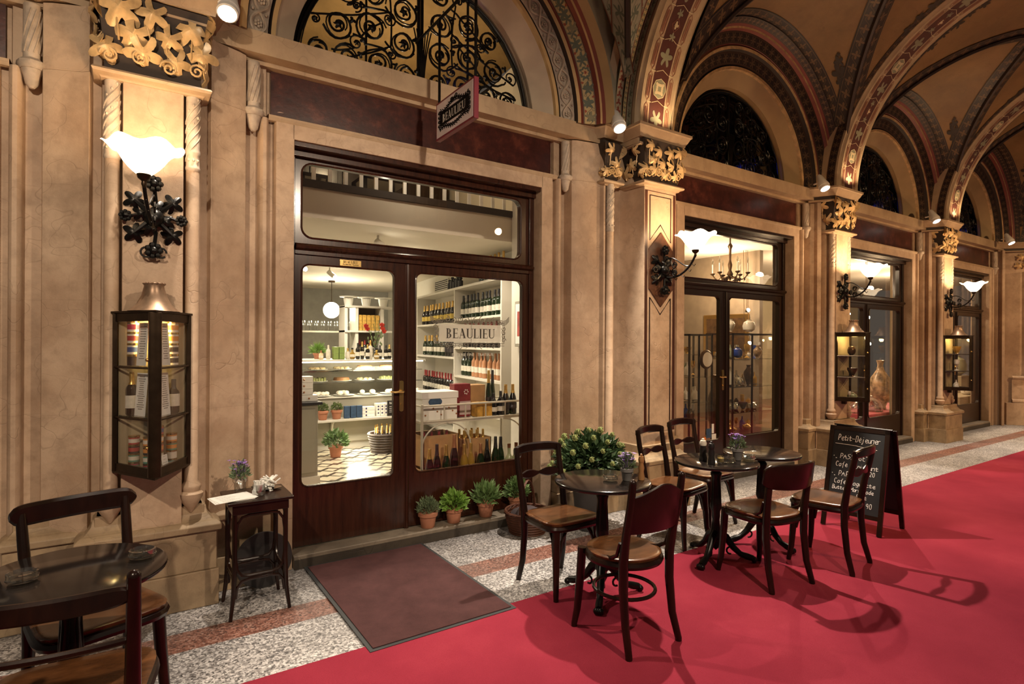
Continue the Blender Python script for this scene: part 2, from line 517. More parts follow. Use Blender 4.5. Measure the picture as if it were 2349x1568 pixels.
# five lobed vine leaf outline (unit size), stem at the origin pointing -y
GLY = {'B': 'B', 'E': 'E', 'A': 'A', 'U': 'U', 'L': 'L', 'I': 'I'}
def serif_word(txt, h, mat, name, parent, org, yoff=0.0):
    """roman capitals with thick stems, hairlines and serifs, standing in the xz plane facing -y"""
    mb = MB(); T_, t = .17 * h, .055 * h; adv = []
    def bar(x0, x1, z0, z1): mb.box(x0, x1, -.0012, 0, z0, z1, 0)
    def quad(p): mb.add([(x, -.0012, z) for x, z in p], [(0, 1, 2, 3)], 0, None, False)
    def bowl(cx, cz, rx, rz):
        for i in range(10):
            a, b_ = -PI / 2 + PI * i / 10, -PI / 2 + PI * (i + 1) / 10
            f = lambda an, k: (cx + rx * k(an) * math.cos(an), cz + (rz - t * (1 - k(an)) * 0) * k(an) * math.sin(an))
            ki = lambda an: 1 - (T_ / rx) * math.cos(an) ** 1.2 * .95 - .16 if abs(an) < 1.57 else .84
            quad([f(a, lambda q: 1), f(b_, lambda q: 1), f(b_, lambda q: max(.3, ki(q))), f(a, lambda q: max(.3, ki(q)))])
    x = 0
    wd = {'B': .70, 'E': .66, 'A': .82, 'U': .80, 'L': .64, 'I': .34}
    for ch in txt:
        w_ = wd[ch] * h; a = x + .04 * h; b_ = x + w_ - .02 * h
        if ch in 'BELI':
            s0 = a + .05 * h; bar(s0, s0 + T_, 0, h); bar(a - .02 * h, s0 + T_ + .06 * h, 0, t * .8); bar(a - .02 * h, s0 + T_ + .06 * h, h - t * .8, h)
        if ch == 'B': bowl(s0 + T_, h * .74, .30 * h, .26 * h); bowl(s0 + T_, h * .26, .36 * h, .26 * h)
        if ch == 'E': bar(s0, b_, 0, t); bar(s0, b_ - .04 * h, h - t, h); bar(s0, b_ - .12 * h, h * .5 - t / 2, h * .5 + t / 2); quad([(b_ - .05 * h, t), (b_, 0), (b_ + .02 * h, .26 * h), (b_, .26 * h)]); bar(b_ - .07 * h, b_ - .04 * h, h * .76, h); bar(b_ - .14 * h, b_ - .11 * h, h * .38, h * .62)
        if ch == 'L': bar(s0, b_, 0, t); quad([(b_ - .05 * h, t), (b_, 0), (b_ + .02 * h, .28 * h), (b_, .28 * h)])
        if ch == 'A':
            m = (a + b_) / 2; quad([(a + .05 * h, 0), (a + .05 * h + t, 0), (m + t * .4, h), (m - t * .6, h)]); quad([(b_ - .10 * h - T_ * .6, 0), (b_ - .10 * h + T_ * .6, 0), (m + t, h), (m - T_ * .8, h)])
            bar(a + .18 * h, b_ - .2 * h, h * .30, h * .30 + t); bar(a - .03 * h, a + .2 * h, 0, t * .8); bar(b_ - .30 * h, b_ + .03 * h, 0, t * .8)
        if ch == 'U':
            bar(a + .05 * h, a + .05 * h + T_, .26 * h, h); bar(b_ - .09 * h, b_ - .09 * h + t, .26 * h, h); bar(a - .03 * h, a + .30 * h, h - t * .8, h); bar(b_ - .2 * h, b_ + .04 * h, h - t * .8, h)
            c0, c1 = a + .05 * h, b_ - .09 * h + t; cx = (c0 + c1) / 2; R0 = (c1 - c0) / 2
            for i in range(10):
                p, q = PI + PI * i / 10, PI + PI * (i + 1) / 10
                th = lambda an: lerp(T_, t, (an - PI) / PI)
                quad([(cx + R0 * math.cos(p), .27 * h + .27 * h * math.sin(p)), (cx + R0 * math.cos(q), .27 * h + .27 * h * math.sin(q)), (cx + (R0 - th(q)) * math.cos(q), .27 * h + .20 * h * math.sin(q)), (cx + (R0 - th(p)) * math.cos(p), .27 * h + .20 * h * math.sin(p))])
        x += w_ + .06 * h
    mb.v = [(vx - x / 2, vy, vz - h / 2) for vx, vy, vz in mb.v]
    o = mb.obj(name, mat, parent)
    return o
def leaf_outline(n=40, lobes=5, depth=.60):
    pts = []
    for i in range(n):
        t = -PI / 2 + 2 * PI * (i + .5) / n
        k = abs(math.cos((t - PI / 2) * lobes / 2 * .96))
        r = (1 - depth) + depth * (k ** 1.25)
        if abs(((t + PI / 2 + PI) % (2 * PI)) - PI) < .35: r *= .45
        pts.append((r * math.cos(t), r * math.sin(t)))
    return pts
LEAF = leaf_outline()
LEAF3 = leaf_outline(24, 3.2, .5)
def put_leaf(mb, fn, cu, cv, size, rot=0, mi=0, h=.002, out=None):
    """flat painted leaf on a surface given by fn(u, v, h) in metres"""
    out = out or LEAF
    c, s_ = math.cos(rot), math.sin(rot)
    vs = [fn(cu, cv, h)] + [fn(cu + (x * c - y * s_) * size, cv + (x * s_ + y * c) * size, h) for x, y in out]
    n = len(out)
    mb.add(vs, [(0, i + 1, (i + 1) % n + 1) for i in range(n)], mi)
def put_line(mb, fn, pts, wd, mi=0, h=.002, closed=False):
    P = [Vector(p) for p in pts]; m = len(P); L = []; Q = []
    for i in range(m):
        a = P[i - 1] if (i > 0 or closed) else P[i]
        b = P[(i + 1) % m] if (i < m - 1 or closed) else P[i]
        d = (b - a).normalized(); nn = Vector((-d.y, d.x)) * wd / 2
        L.append(fn(*(P[i] + nn), h)); Q.append(fn(*(P[i] - nn), h))
    fs = [(i, (i + 1) % m, m + (i + 1) % m, m + i) for i in range(m if closed else m - 1)]
    mb.add(L + Q, fs, mi)
def carved_leaf(mb, Mx, size, cup=.35, th=.006, mi=0, out=None):
    out = out or LEAF; n = len(out)
    def P(x, y, d):
        r2 = x * x + y * y
        return Mx @ Vector((x * size, y * size, -cup * r2 * size + .12 * size * (1 - min(1, abs(x) * 6)) - d))
    f = [P(0, 0, 0)] + [P(x * .5, y * .5, 0) for x, y in out] + [P(x, y, 0) for x, y in out] + [P(x * .9, y * .9, th) for x, y in out]
    fs = [(0, 1 + i, 1 + (i + 1) % n) for i in range(n)]
    for a in (0, 1):
        fs += [(1 + a * n + i, 1 + (a + 1) * n + i, 1 + (a + 1) * n + (i + 1) % n, 1 + a * n + (i + 1) % n) for i in range(n)]
    fs.append(tuple(1 + 2 * n + n - 1 - i for i in range(n)))
    mb.add(f, fs, mi)
# ================================================================== SETTING
random.seed(7)
BAYS = [-1.78, 2.03, 6.11, 9.57, 13.0]
PX = [.125, 4.26, 7.86, 11.29, 14.70]
XEND = 14.72
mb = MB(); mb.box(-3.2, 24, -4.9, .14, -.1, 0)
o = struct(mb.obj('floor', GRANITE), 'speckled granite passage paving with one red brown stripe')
mb = MB(); mb.box(-3.2, 14.9, -3.9, -1.12, 0, .009)
tag(mb.obj('carpet_runner', CARPET), 'long red carpet running down the middle of the passage', 'carpet')
# sunk floors of the shops
mb = MB(); mb.box(.6, 4.35, .46, 6.5, 0, .12)
struct(mb.obj('floor', TILES), 'cream and black zigzag tiled floor of the first shop')
mb = MB(); mb.box(4.75, 20, .46, 5.2, 0, .12)
struct(mb.obj('floor', m_wood('antique_shop_floor', (.10, .05, .025), (.2, .1, .05), .4)), 'wooden floor of the antique shops')

def pier_poly(i, hi=False):
    """plan outline of the masonry between two openings"""
    p = PX[i]; bl = BAYS[i]; br = BAYS[min(4, i + 1)]
    def side(b, s):
        if hi: return [(b + s * 1.245, .45), (b + s * 1.245, .205), (b + s * 1.30, .215), (b + s * 1.375, .215), (b + s * 1.385, .115), (b + s * 1.43, .088)]
        return [(b + s * 1.07, .45), (b + s * 1.07, .15), (b + s * 1.19, .15), (b + s * 1.20, .205), (b + s * 1.235, .205)] + \
               [(b + s * (1.265 - .03 * math.cos(a)), .17 - .035 * math.sin(a)) for a in (0, .6, 1.2, 1.9, 2.5, 3.14)] + \
               [(b + s * 1.30, .215), (b + s * 1.375, .215), (b + s * 1.385, .115), (b + s * 1.43, .088)]
    if i == 1:
        L = side(bl, 1) + [(3.70, .045), (3.715, .005), (3.735, .0), (3.74, .05), (3.84, .05), (3.86, .09), (4.0, .09), (4.03, .04), (4.04, -.20)]
        Rr = [(4.48, -.20), (4.50, .06), (4.70, .08)] + side(br, -1)[::-1]
        return L + Rr
    def near(s):
        return [(p + s * .34, .035), (p + s * .305, .0), (p + s * .29, .05), (p + s * .25, .05), (p + s * .245, -.02), (p + s * .152, -.02), (p + s * .148, -.115)]
    if i == 4:
        return side(bl, 1) + [(p - .34, .035), (p - .31, 0), (p - .3, .05), (p - .2, .1), (p, .45)]
    return side(bl, 1) + near(-1) + near(1)[::-1] + side(br, -1)[::-1]

wall = MB()
for i in range(5):
    wall.prism(pier_poly(i), 0, 3.09); wall.prism(pier_poly(i, True), 3.09, 3.46)
for b in BAYS:
    for (z0, z1, y) in ((2.98, 3.09, .15), (3.09, 3.47, .24)):
        wall.box(b - 1.08, b + 1.08, y, .45, z0, z1)
    for s in (-1, 1):
        wall.box(min(b + s * 1.07, b + s * 1.24), max(b + s * 1.07, b + s * 1.24), .24, .45, 3.09, 3.47)
wall_back = struct(wall.obj('wall_back', STONE, None, .004), 'warm limestone arcade wall with moulded openings')
# solid behind the cornice and above it, with arched openings cut by building around them
up = MB()
RG = 1.06
for k, b in enumerate(BAYS):
    x0 = PX[k - 1] if k > 0 else b - 1.9
    x1 = PX[k] if k < 5 else b + 1.7
    x0 = b - 1.72 if k > 1 else x0
    N = 28
    arc = [(b + 1.63 * math.cos(PI * j / N), 3.6 + 1.63 * math.sin(PI * j / N)) for j in range(N + 1)]
    top = 5.9
    def plate(y0, y1):
        for j in range(N):
            a, c = arc[j], arc[j + 1]
            def pr(q):
                dx, dz = q[0] - b, q[1] - 3.6
                t = min((x1 - b) / dx if dx > 1e-6 else 99, (x0 - b) / dx if dx < -1e-6 else 99, (top - 3.6) / dz if dz > 1e-6 else 99)
                return (b + dx * max(1, t), 3.6 + dz * max(1, t))
            A, C_ = pr(a), pr(c)
            up.add([(a[0], y0, a[1]), (A[0], y0, A[1]), (C_[0], y0, C_[1]), (c[0], y0, c[1])], [(0, 1, 2, 3)], 0, None, False)
    plate(-.02, 0)
up_o = struct(up.obj('wall_back', PALEG), 'pale green spandrels beside the arches')

# ---- archivolts
PROF = [  # (radius, y, material)
    (1.06, .36, 0), (1.06, .28, 0), (1.20, .15, 1), (1.205, .12, 1), (1.235, .115, 2), (1.245, .15, 2), (1.255, .12, 3),
    (1.385, .08, 2), (1.395, .04, 1), (1.425, .03, 1), (1.44, .05, 4), (1.45, .03, 5), (1.57, -.02, 4), (1.58, -.06, 1), (1.60, -.065, 4), (1.62, -.09, 6), (1.66, -.16, 1)]
for k, b in enumerate(BAYS):
    N = 56
    root = S('trim_%d' % (k + 1), 'moulded round arch over the %s opening' % ('cut off left', 'near wine shop', 'second', 'third', 'fourth')[k])
    mats = [CREAM if k < 2 else OCHREV, GOLDP, DARKREC, BAND_L if k > 1 else CARVE, REDP, BAND_F if k < 2 else BAND_L, OCHREV if k < 2 else BAND_D]
    if k > 1: mats[1] = LEAFGOLD
    groups = {}
    for j in range(len(PROF) - 1):
        groups.setdefault(PROF[j][2], []).append(j)
    for g, js in groups.items():
        mb = MB()
        for j in js:
            (r0, y0, _), (r1, y1, _) = PROF[j], PROF[j + 1]
            rows = [[(b + r0 * math.cos(a), y0, 3.6 + r0 * math.sin(a)), (b + r1 * math.cos(a), y1, 3.6 + r1 * math.sin(a))] for a in [PI * q / N for q in range(N + 1)]]
            mb.sheet(rows, 0, True, True)
        mb.obj(('reveal', 'gilt_moulding', 'dark_groove', 'carved_band', 'red_line', 'floral_band', 'outer_band')[g], mats[g], root)
    if k == 1:
        # painted leaves on the golden band, carved guilloche with rosettes on the grey band
        rm = 1.51
        def fnF(u, v, h):
            a = u / rm; r = rm + v
            return (b + r * math.cos(a), .005 - (v) * .42 - h, 3.6 + r * math.sin(a))
        mb = MB(); n = 36
        for q in range(n):
            u = PI * rm * (q + .5) / n
            if q % 6 == 3:
                put_leaf(mb, fnF, u, 0, .055, 0, 0, .003, leaf_outline(32, 8, .25)); put_leaf(mb, fnF, u, 0, .035, 0, 3, .005, leaf_outline(32, 8, .3)); put_leaf(mb, fnF, u, 0, .014, 0, 2, .007, leaf_outline(12, 4, .1))
            else:
                put_leaf(mb, fnF, u, .012 * (-1) ** q, .052, PI / 2 + .5 * (-1) ** q, 0 if q % 3 else 1, .003)
            put_line(mb, fnF, [(u + .065 + .018 * math.cos(t * .9) * (1 - t / 9), .03 * (-1) ** q + .018 * math.sin(t * .9) * (1 - t / 9)) for t in range(8)], .005, 1, .003)
            put_leaf(mb, fnF, u + .05, -.04 * (-1) ** q, .014, q, 2, .003, leaf_outline(12, 4, .2))
        mb.obj('painted_leaves', [M('painted_leaf_green', (.12, .14, .10), .6), M('painted_leaf_olive', (.22, .20, .12), .6), M('painted_berry_red', (.30, .07, .03), .6), GOLDP], root)
        mb = MB(); rm = 1.32
        def fnC(u, v, h):
            a = u / rm; r = rm + v
            return Vector((b + r * math.cos(a), .10 - v * .3 - h, 3.6 + r * math.sin(a)))
        L = PI * rm; n = 26; w_ = L / n
        for ph in (0, PI):
            mb.tube([fnC(L * t / (n * 10), .048 * math.sin(PI * t / 10 + ph), .012 + .006 * math.cos(PI * t / 10 + ph)) for t in range(n * 10 + 1)], .0095, 5)
            mb.tube([fnC(L * t / (n * 10), .036 * math.sin(PI * t / 10 + ph), .010) for t in range(n * 10 + 1)], .004, 4)
        for q in range(n):
            u = w_ * (q + .5)
            for t in range(6):
                a = t * PI / 3 + q
                mb.ball(fnC(u + .019 * math.cos(a), .019 * math.sin(a), .008), .011, 6)
            mb.ball(fnC(u, 0, .014), .009, 6)
            for s in (-1, 1): mb.ball(fnC(w_ * q, s * .045, .008), .012, 6)
        mb.obj('carved_guilloche', CARVE, root)
    # window pane of the lunette and its dark frame
    wn = S('window_%d' % (k + 1), 'half round lunette window behind iron scrollwork')
    N = 32
    mb = MB()
    pts = [(b + 1.05 * math.cos(PI * j / N), 3.6 + 1.05 * math.sin(PI * j / N)) for j in range(N + 1)]
    mb.add([(x, y, z) for y in (.395, .40) for x, z in pts], [tuple(range(N + 1)), tuple(2 * N + 1 - j for j in range(N + 1))])
    mb.obj('pane', GLASS, wn)
    mb = MB(); mb.tube([(b + 1.04 * math.cos(PI * j / N), .37, 3.6 + 1.04 * math.sin(PI * j / N)) for j in range(N + 1)], .022, 6)
    mb.tube([(b - 1.05, .37, 3.625), (b + 1.05, .37, 3.625)], .022, 6)
    mb.tube([(b, .40, 3.6), (b, .40, 4.62)], .014, 6)
    mb.obj('window_frame', IRON, wn)
    # backs of the lunette wall
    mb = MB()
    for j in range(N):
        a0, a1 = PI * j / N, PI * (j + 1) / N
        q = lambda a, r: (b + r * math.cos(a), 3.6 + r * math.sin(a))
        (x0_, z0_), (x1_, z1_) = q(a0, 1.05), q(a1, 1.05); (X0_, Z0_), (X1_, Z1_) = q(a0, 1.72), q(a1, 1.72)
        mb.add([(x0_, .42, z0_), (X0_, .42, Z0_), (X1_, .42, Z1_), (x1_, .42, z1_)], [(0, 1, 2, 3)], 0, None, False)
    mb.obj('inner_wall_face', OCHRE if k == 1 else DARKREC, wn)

# ---- cornice
path = []
for k in range(5):
    b = BAYS[k]; p = PX[k]
    if k == 0: path += [(b - 1.0, .22)]
    path += [(b + 1.24, .215), (b + 1.42, .155)]
    if k == 1:
        path += [(3.69, .12), (3.73, .03), (3.93, .03), (4.0, .06), (3.985, -.195), (4.53, -.195), (4.55, .12)]
    elif k == 4:
        path += [(p - .34, .1)]
    else:
        yy = -.13
        path += [(p - .40, .10), (p - .26, yy), (p + .26, yy), (p + .30, .10)] if k else [(p - .30, .10), (p - .27, yy), (p + .27, yy), (p + .30, .10)]
    if k < 4:
        path += [(BAYS[k + 1] - 1.42, .155), (BAYS[k + 1] - 1.24, .215)]
# continue along the angled end wall
EX, EY = XEND, .0
edir = Vector((math.cos(R(-52)), math.sin(R(-52))))
E1 = (EX + edir.x * 2.6, EY + edir.y * 2.6)
path += [(14.55, .06), (E1[0] - .06, E1[1] - .04)]
CP = [(.0, 3.44), (.022, 3.445), (.022, 3.465), (0, 3.466), (0, 3.508), (.04, 3.508), (.045, 3.53), (.06, 3.55), (.08, 3.588), (.092, 3.595), (.092, 3.62), (-.16, 3.625)]
mb = MB(); mb.sweep(CP, path)
struct(mb.obj('trim_6', STONE2, None, 0, 30), 'stone cornice stepping round the piers above the shopfronts')
mb = MB(); mb.sweep([(.004, 3.466), (.004, 3.508)], path)  # shadow gap under the cornice, laid in as a dark strip
struct(mb.obj('trim_6', DARKREC), 'dark strip painting in the shadow under the cornice')
mb = MB(); mb.box(-3.2, EX + .2, .06, .44, 3.47, 3.615); mb.box(-3.2, EX + .2, .16, .44, 3.44, 3.48)
for k in range(4):
    p = PX[k]
    mb.box(p - (.26 if k != 1 else .3), p + .27, -.12 if k != 1 else -.19, .2, 3.46, 3.62)
    if k == 1: mb.box(3.74, 4.0, .04, .2, 3.46, 3.62)
struct(mb.obj('trim_6', STONE2), 'solid bed of the stone cornice')
# lintel moulding under the marble frieze
for k, b in enumerate(BAYS):
    mb = MB()
    mb.sweep([(0, 3.075), (.02, 3.08), (.03, 3.10), (.03, 3.115), (.0, 3.125), (-.1, 3.125)], [(b - 1.24, .17), (b + 1.24, .17)])
    struct(mb.obj('trim_%d' % (7 + k), STONE2), 'stone string moulding under a marble fascia')
    mb = MB(); mb.box(b - 1.215, b + 1.215, .215, .2385, 3.126, 3.439)
    tag(mb.obj('marble_fascia', MARBLE), ('dark red marble fascia at the cut off left end of the arcade', 'long dark red marble fascia above the wine shop, behind the hanging sign', 'dark red marble fascia over the second shopfront', 'dark red marble fascia over the third shopfront', 'small dark red marble fascia over the farthest shopfront')[k], 'marble panel', 'marble fascias over the shopfronts')

# ---- plinths, colonnettes, capitals
def fac(mb, x0, x1, yb, yf, h=.45):
    mb.box(x0, x1, yf, yb, 0, .215); mb.box(x0 + .012, x1 - .012, yf + .012, yb, .215, h)
def ledge(mb, x0, x1, yb, yf, z=.45):
    pr = [(.0, z - .005), (.022, z), (.024, z + .035), (.0, z + .055), (-.02, z + .06), (-.05, z + .10), (-.055, z + .135), (-.075, z + .15), (-.1, z + .15)]
    mb.sweep(pr, [(x0, yb), (x0, yf), (x1, yf), (x1, yb)])
def colonnette(root, x, y, r=.036, z0=.66, z1=3.07, carved=True, mat=STONE):
    mb = MB()
    mb.lathe([(r * .2, z0 - .10), (r * 1.3, z0 - .04), (r * 1.75, z0 - .01), (r * 1.85, z0 + .015), (r * 1.3, z0 + .03), (r * 1.5, z0 + .05), (r * 1.45, z0 + .065), (r, z0 + .09), (r, z1)], (x, y, 0), 14)
    mb.obj('colonnette', mat, root)
    if carved:
        mb = MB(); za = z1 - .47
        mb.lathe([(r, za), (r * 1.12, za + .01), (r * 1.12, za + .02), (r * 1.02, za + .03), (r * 1.02, za + .09), (r * 1.14, za + .10), (r * 1.14, za + .115), (r * 1.03, za + .13), (r * 1.03, z1)], (x, y, 0), 14)
        for q in range(5):
            mb.tube([(x + r * 1.06 * math.cos(t), y + r * 1.06 * math.sin(t), za + .14 + (t + PI / 2 + q) * .055) for t in [-PI + PI * j / 10 for j in range(11)] if za + .14 + (t + PI / 2 + q) * .055 < z1], .004, 4)
        for q in range(9):
            t = -PI / 2 + (q % 3 - 1) * .7
            mb.ball((x + r * math.cos(t), y + r * math.sin(t), za + .06 + (0 if q < 3 else .08 + q * .035)), .009, 6)
        mb.obj('carved_sleeve', CARVE, root)

def capital(root, p, half, yf, z0, z1, seed, gold=True, nf=9, leafs=.085):
    rnd = random.Random(seed)
    bell = MB(); steps = 7
    rows = []
    for i in range(steps + 1):
        t = i / steps; e = .045 * t * t
        hw = half + e; y = yf - e
        z = lerp(z0, z1, t)
        rows.append([(p - hw, .1, z), (p - hw, y, z), (p + hw, y, z), (p + hw, .1, z)])
    bell.sheet(rows, 0, False)
    bell.obj('capital_bell', DARKREC, root, 0, 20)
    lv = MB()
    faces = [('f', nf, 2 * half + .08), ('l', max(3, nf // 3), .25), ('r', max(3, nf // 3), .25)]
    for f, n, wd in faces:
        for q in range(n):
            u = ((q + .5) / n - .5) * wd + rnd.uniform(-.02, .02)
            t = (.25, .78, .5)[q % 3] + rnd.uniform(-.07, .07)
            z = lerp(z0, z1, t); e = .05 * t * t + .035
            rot = rnd.uniform(-.7, .7) + PI
            tilt = rnd.uniform(-.5, .1)
            sz = leafs * rnd.uniform(.8, 1.15)
            if f == 'f': O, X, N_ = Vector((p + u, yf - e, z)), Vector((1, 0, 0)), Vector((0, -1, 0))
            elif f == 'l': O, X, N_ = Vector((p - half - e, yf + .12 + u * .9, z)), Vector((0, -1, 0)), Vector((-1, 0, 0))
            else: O, X, N_ = Vector((p + half + e, yf + .12 + u * .9, z)), Vector((0, 1, 0)), Vector((1, 0, 0))
            Mx = frame3(O, X, N_.cross(X), N_) @ Matrix.Rotation(rot, 4, 'Z') @ Matrix.Rotation(tilt, 4, 'X')
            carved_leaf(lv, Mx, sz, rnd.uniform(.25, .6), .008)
            stem = [O + N_ * -.01, O + N_ * -.02 + Vector((0, 0, -.05)) + X * rnd.uniform(-.03, .03), O + N_ * -.035 + Vector((0, 0, -.5 * (z - z0)))]
            lv.tube(stem, .005, 5)
        # tendrils
    for q in range(4):
        cx = p + (q - 1.5) * half * .6; cz = z0 + .07 + .02 * (q % 2)
        lv.tube([(cx + .045 * (1 - t / 22) * math.cos(t * .55) * (1 if q % 2 else -1), yf - .035, cz + .045 * (1 - t / 22) * math.sin(t * .55)) for t in range(20)], .006, 5)
    for s in (-1, 1):   # curled corner volutes
        carved_leaf(lv, frame3((p + s * (half + .05), yf - .06, z1 - .06), Vector((1, s * -1, 0)).normalized(), Vector((0, 0, 1)), Vector((s * 1, -1, 0)).normalized()) @ Matrix.Rotation(PI, 4, 'Z'), leafs * 1.1, 1.0, .01)
    lv.obj('carved_leaves', LEAFGOLD if gold else CARVE, root)
    nk = MB()
    nk.sweep([(-.02, z0 - .05), (.01, z0 - .048), (.02, z0 - .035), (.045, z0 - .028), (.052, z0 - .014), (.045, z0 - .002), (.02, z0 + .006), (-.03, z0 + .008)], [(p - half - .005, .12), (p - half - .005, yf), (p + half + .005, yf), (p + half + .005, .12)])
    nk.obj('necking_ring', STONE2, root)

def bracket(root, x, y=.15, r=.04):
    mb = MB()
    mb.lathe([(r, 3.14), (r, 3.44)], (x, y, 0), 12)
    mb.lathe([(r * .3, 2.98), (r * .75, 3.0), (r * 1.0, 3.05), (r * 1.25, 3.08)], (x, y, 0), 10)
    mb.lathe([(r * 1.4, 3.08), (r * 1.75, 3.10), (r * 1.7, 3.12), (r * 1.1, 3.14)], (x, y, 0), 8)
    for q in range(6):
        a = -PI / 2 + (q - 2.5) * .6
        carved_leaf(mb, frame3((x + r * .8 * math.cos(a), y + r * .8 * math.sin(a), 3.03), (-math.sin(a), math.cos(a), 0), (0, 0, 1), (math.cos(a), math.sin(a), 0)), .03, .5, .003, 0, LEAF3)
        mb.tube([(x + r * 1.03 * math.cos(a + t * .25), y + r * 1.03 * math.sin(a + t * .25), 3.17 + t * .04) for t in range(7)], .004, 4)
    mb.obj('hanging_bracket', CARVE, root)

PN = ['pale pier at the left with flower sconce and lantern display case', 'big pier with brown inlaid panel between the first two shopfronts', 'pier between second and third shopfronts behind the chalkboard', 'far pier between third and fourth shopfronts', 'stone corner where the wall turns at the far end']
for k in range(4):
    p = PX[k]; bl, br = BAYS[k], BAYS[k + 1]
    root = S('trim_%d' % (12 + k), PN[k])
    pl = MB(); yf = -.225 if k else -.145
    if k == 1:
        fac(pl, 3.93, 4.60, .3, -.30); fac(pl, 3.24, 3.95, .3, .08); fac(pl, 3.62, 3.95, .3, -.07); fac(pl, 4.55, 4.93, .3, .08)
        ledge(pl, 3.95, 4.58, .1, -.28); ledge(pl, 3.27, 3.65, .2, .09); ledge(pl, 3.64, 3.96, .2, -.06); ledge(pl, 4.5, 4.92, .2, .09)
        pl.box(4.0, 4.52, -.23, .2, .45, .62); pl.box(3.3, 4.0, .10, .3, .45, .6); pl.box(3.68, 3.92, -.02, .2, .45, .6); pl.box(4.5, 4.9, .10, .3, .45, .6)
    else:
        fac(pl, p - .345, p + .345, .3, yf); ledge(pl, p - .335, p + .335, .14, yf + .012)
        pl.box(p - .27, p + .27, yf + .06, .2, .45, .60)
        for s, b in ((-1, bl), (1, br)):
            xa, xb = sorted((b - s * 1.24, p + s * .34)) if False else sorted((b - s * 1.22 if s > 0 else b + 1.22, p + s * .34))
            fac(pl, xa, xb, .3, .03); ledge(pl, xa + .01, xb - .01, .2, .045)
            pl.box(xa + .05, xb, .09, .3, .45, .6)
    pl.obj('plinth', PLINTH, root, .006)
    if k == 1:
        colonnette(root, 3.787, .0, .037, .66, 3.10)
        capital(root, 4.26, .225, -.205, 3.11, 3.50, 5, True, 12, .075)
        capital(root, 3.80, .075, .0, 3.11, 3.46, 9, True, 4, .07)
        # inlaid brown frame panels and hexagon behind the sconce
        def fn(u, v, h): return (4.26 + u, -.2005 - h, v)
        inl = MB()
        bot = .74; cz = 2.29
        put_line(inl, fn, [(-.195, bot), (-.195, 3.03), (.195, 3.03), (.195, bot)], .036, 0, .0012)
        for up_ in (1, -1):
            e = cz + up_ * .30; tip = cz + up_ * .42 ; f_ = 2.99 if up_ > 0 else bot
            for hw, wd in ((.145, .015),):
                put_line(inl, fn, [(-hw, f_), (hw, f_), (hw, cz + up_ * .27), (0, cz + up_ * .43), (-hw, cz + up_ * .27)] , wd, 1, .0016, True)
        inl.obj('inlaid_lines', [M('inlay_brown', (.060, .020, .012), .4), M('inlay_dark', (.02, .008, .006), .4)], root)
        hx = MB(); H_ = [(-.165, cz - .19), (0, cz - .36), (.165, cz - .19), (.165, cz + .19), (0, cz + .36), (-.165, cz + .19)]
        hx.prism([(4.26 + a, b_) for a, b_ in H_], 0, .014, 0, Matrix(((1, 0, 0, 0), (0, 0, -1, -.2), (0, 1, 0, 0), (0, 0, 0, 1))))
        hx.obj('hexagon_boss', M('brown_marble_boss', (.10, .042, .022), .35, 0, .35, 20), root, .004)
    else:
        for s in (-1, 1): colonnette(root, p + s * .198, -.085, .036, .66, 3.06)
        capital(root, p, .235, -.115, 3.075, 3.50, 20 + k, True, 9, .105)
    bracket(root, bl + 1.335); bracket(root, br - 1.335)
root = S('trim_16', PN[4]); bracket(root, BAYS[4] + 1.335)

# ---- angled wall at the far end
ew = MB(); nrm = Vector((edir.y, -edir.x))
def E(t, o): q = Vector((EX, EY)) + edir * t + nrm * o; return (q.x, q.y)
ew.prism([E(-.2, 0), E(2.6, 0), E(2.6, -.4), E(-.2, -.4)], 0, 3.47)
ew.prism([E(-.1, .09), E(.5, .09), E(.5, -.1), E(-.1, -.1)], 0, .44)
ew.prism([E(.5, .05), E(2.6, .05), E(2.6, -.1), E(.5, -.1)], 0, .44)
ew.sweep([(0, .44), (.03, .45), (.03, .49), (0, .52), (0, .9), (.03, .92), (.04, .95), (.0, .98)], [E(0, .06), E(2.6, .06)])
ew.prism([E(-.25, .0), E(2.6, 0), E(2.6, -.5), E(-.25, -.5)], 3.6, 6.2)
we = struct(ew.obj('wall_right', STONE, None, .004), 'angled stone wall closing the arcade at the far right')
for i, t in enumerate((.28, 1.15, 2.0)):
    q = E(t, .10); colonnette(we, q[0], q[1], .045, .98, 3.06)
lv = MB(); rnd = random.Random(3)
for q in range(22):
    t = .12 + (q % 11) * .1 + rnd.uniform(-.03, .03); z = 3.17 + (q // 11) * .17 + rnd.uniform(-.03, .03)
    a = E(t, .07)
    carved_leaf(lv, frame3((a[0], a[1], z), (edir.x, edir.y, 0), (0, 0, 1), (nrm.x, nrm.y, 0)) @ Matrix.Rotation(PI + rnd.uniform(-.6, .6), 4, 'Z'), .075, .5, .008)
lv.obj('carved_leaves', LEAFGOLD, we)
# arch on the angled wall
mb = MB()
for (r0, r1, o0, mi) in ((.95, 1.06, .02, 0), (1.06, 1.18, .05, 1), (1.18, 1.26, .08, 2), (1.26, 1.42, .10, 1)):
    rows = []
    for j in range(41):
        a = PI * j / 40
        A = E(1.5 + r0 * math.cos(a), o0); B = E(1.5 + r1 * math.cos(a), o0 + .03)
        rows.append([(A[0], A[1], 3.6 + r0 * math.sin(a)), (B[0], B[1], 3.6 + r1 * math.sin(a))])
    mb.sheet(rows, mi)
mb.obj('painted_arch', [CREAM, BAND_L, LEAFGOLD], we)

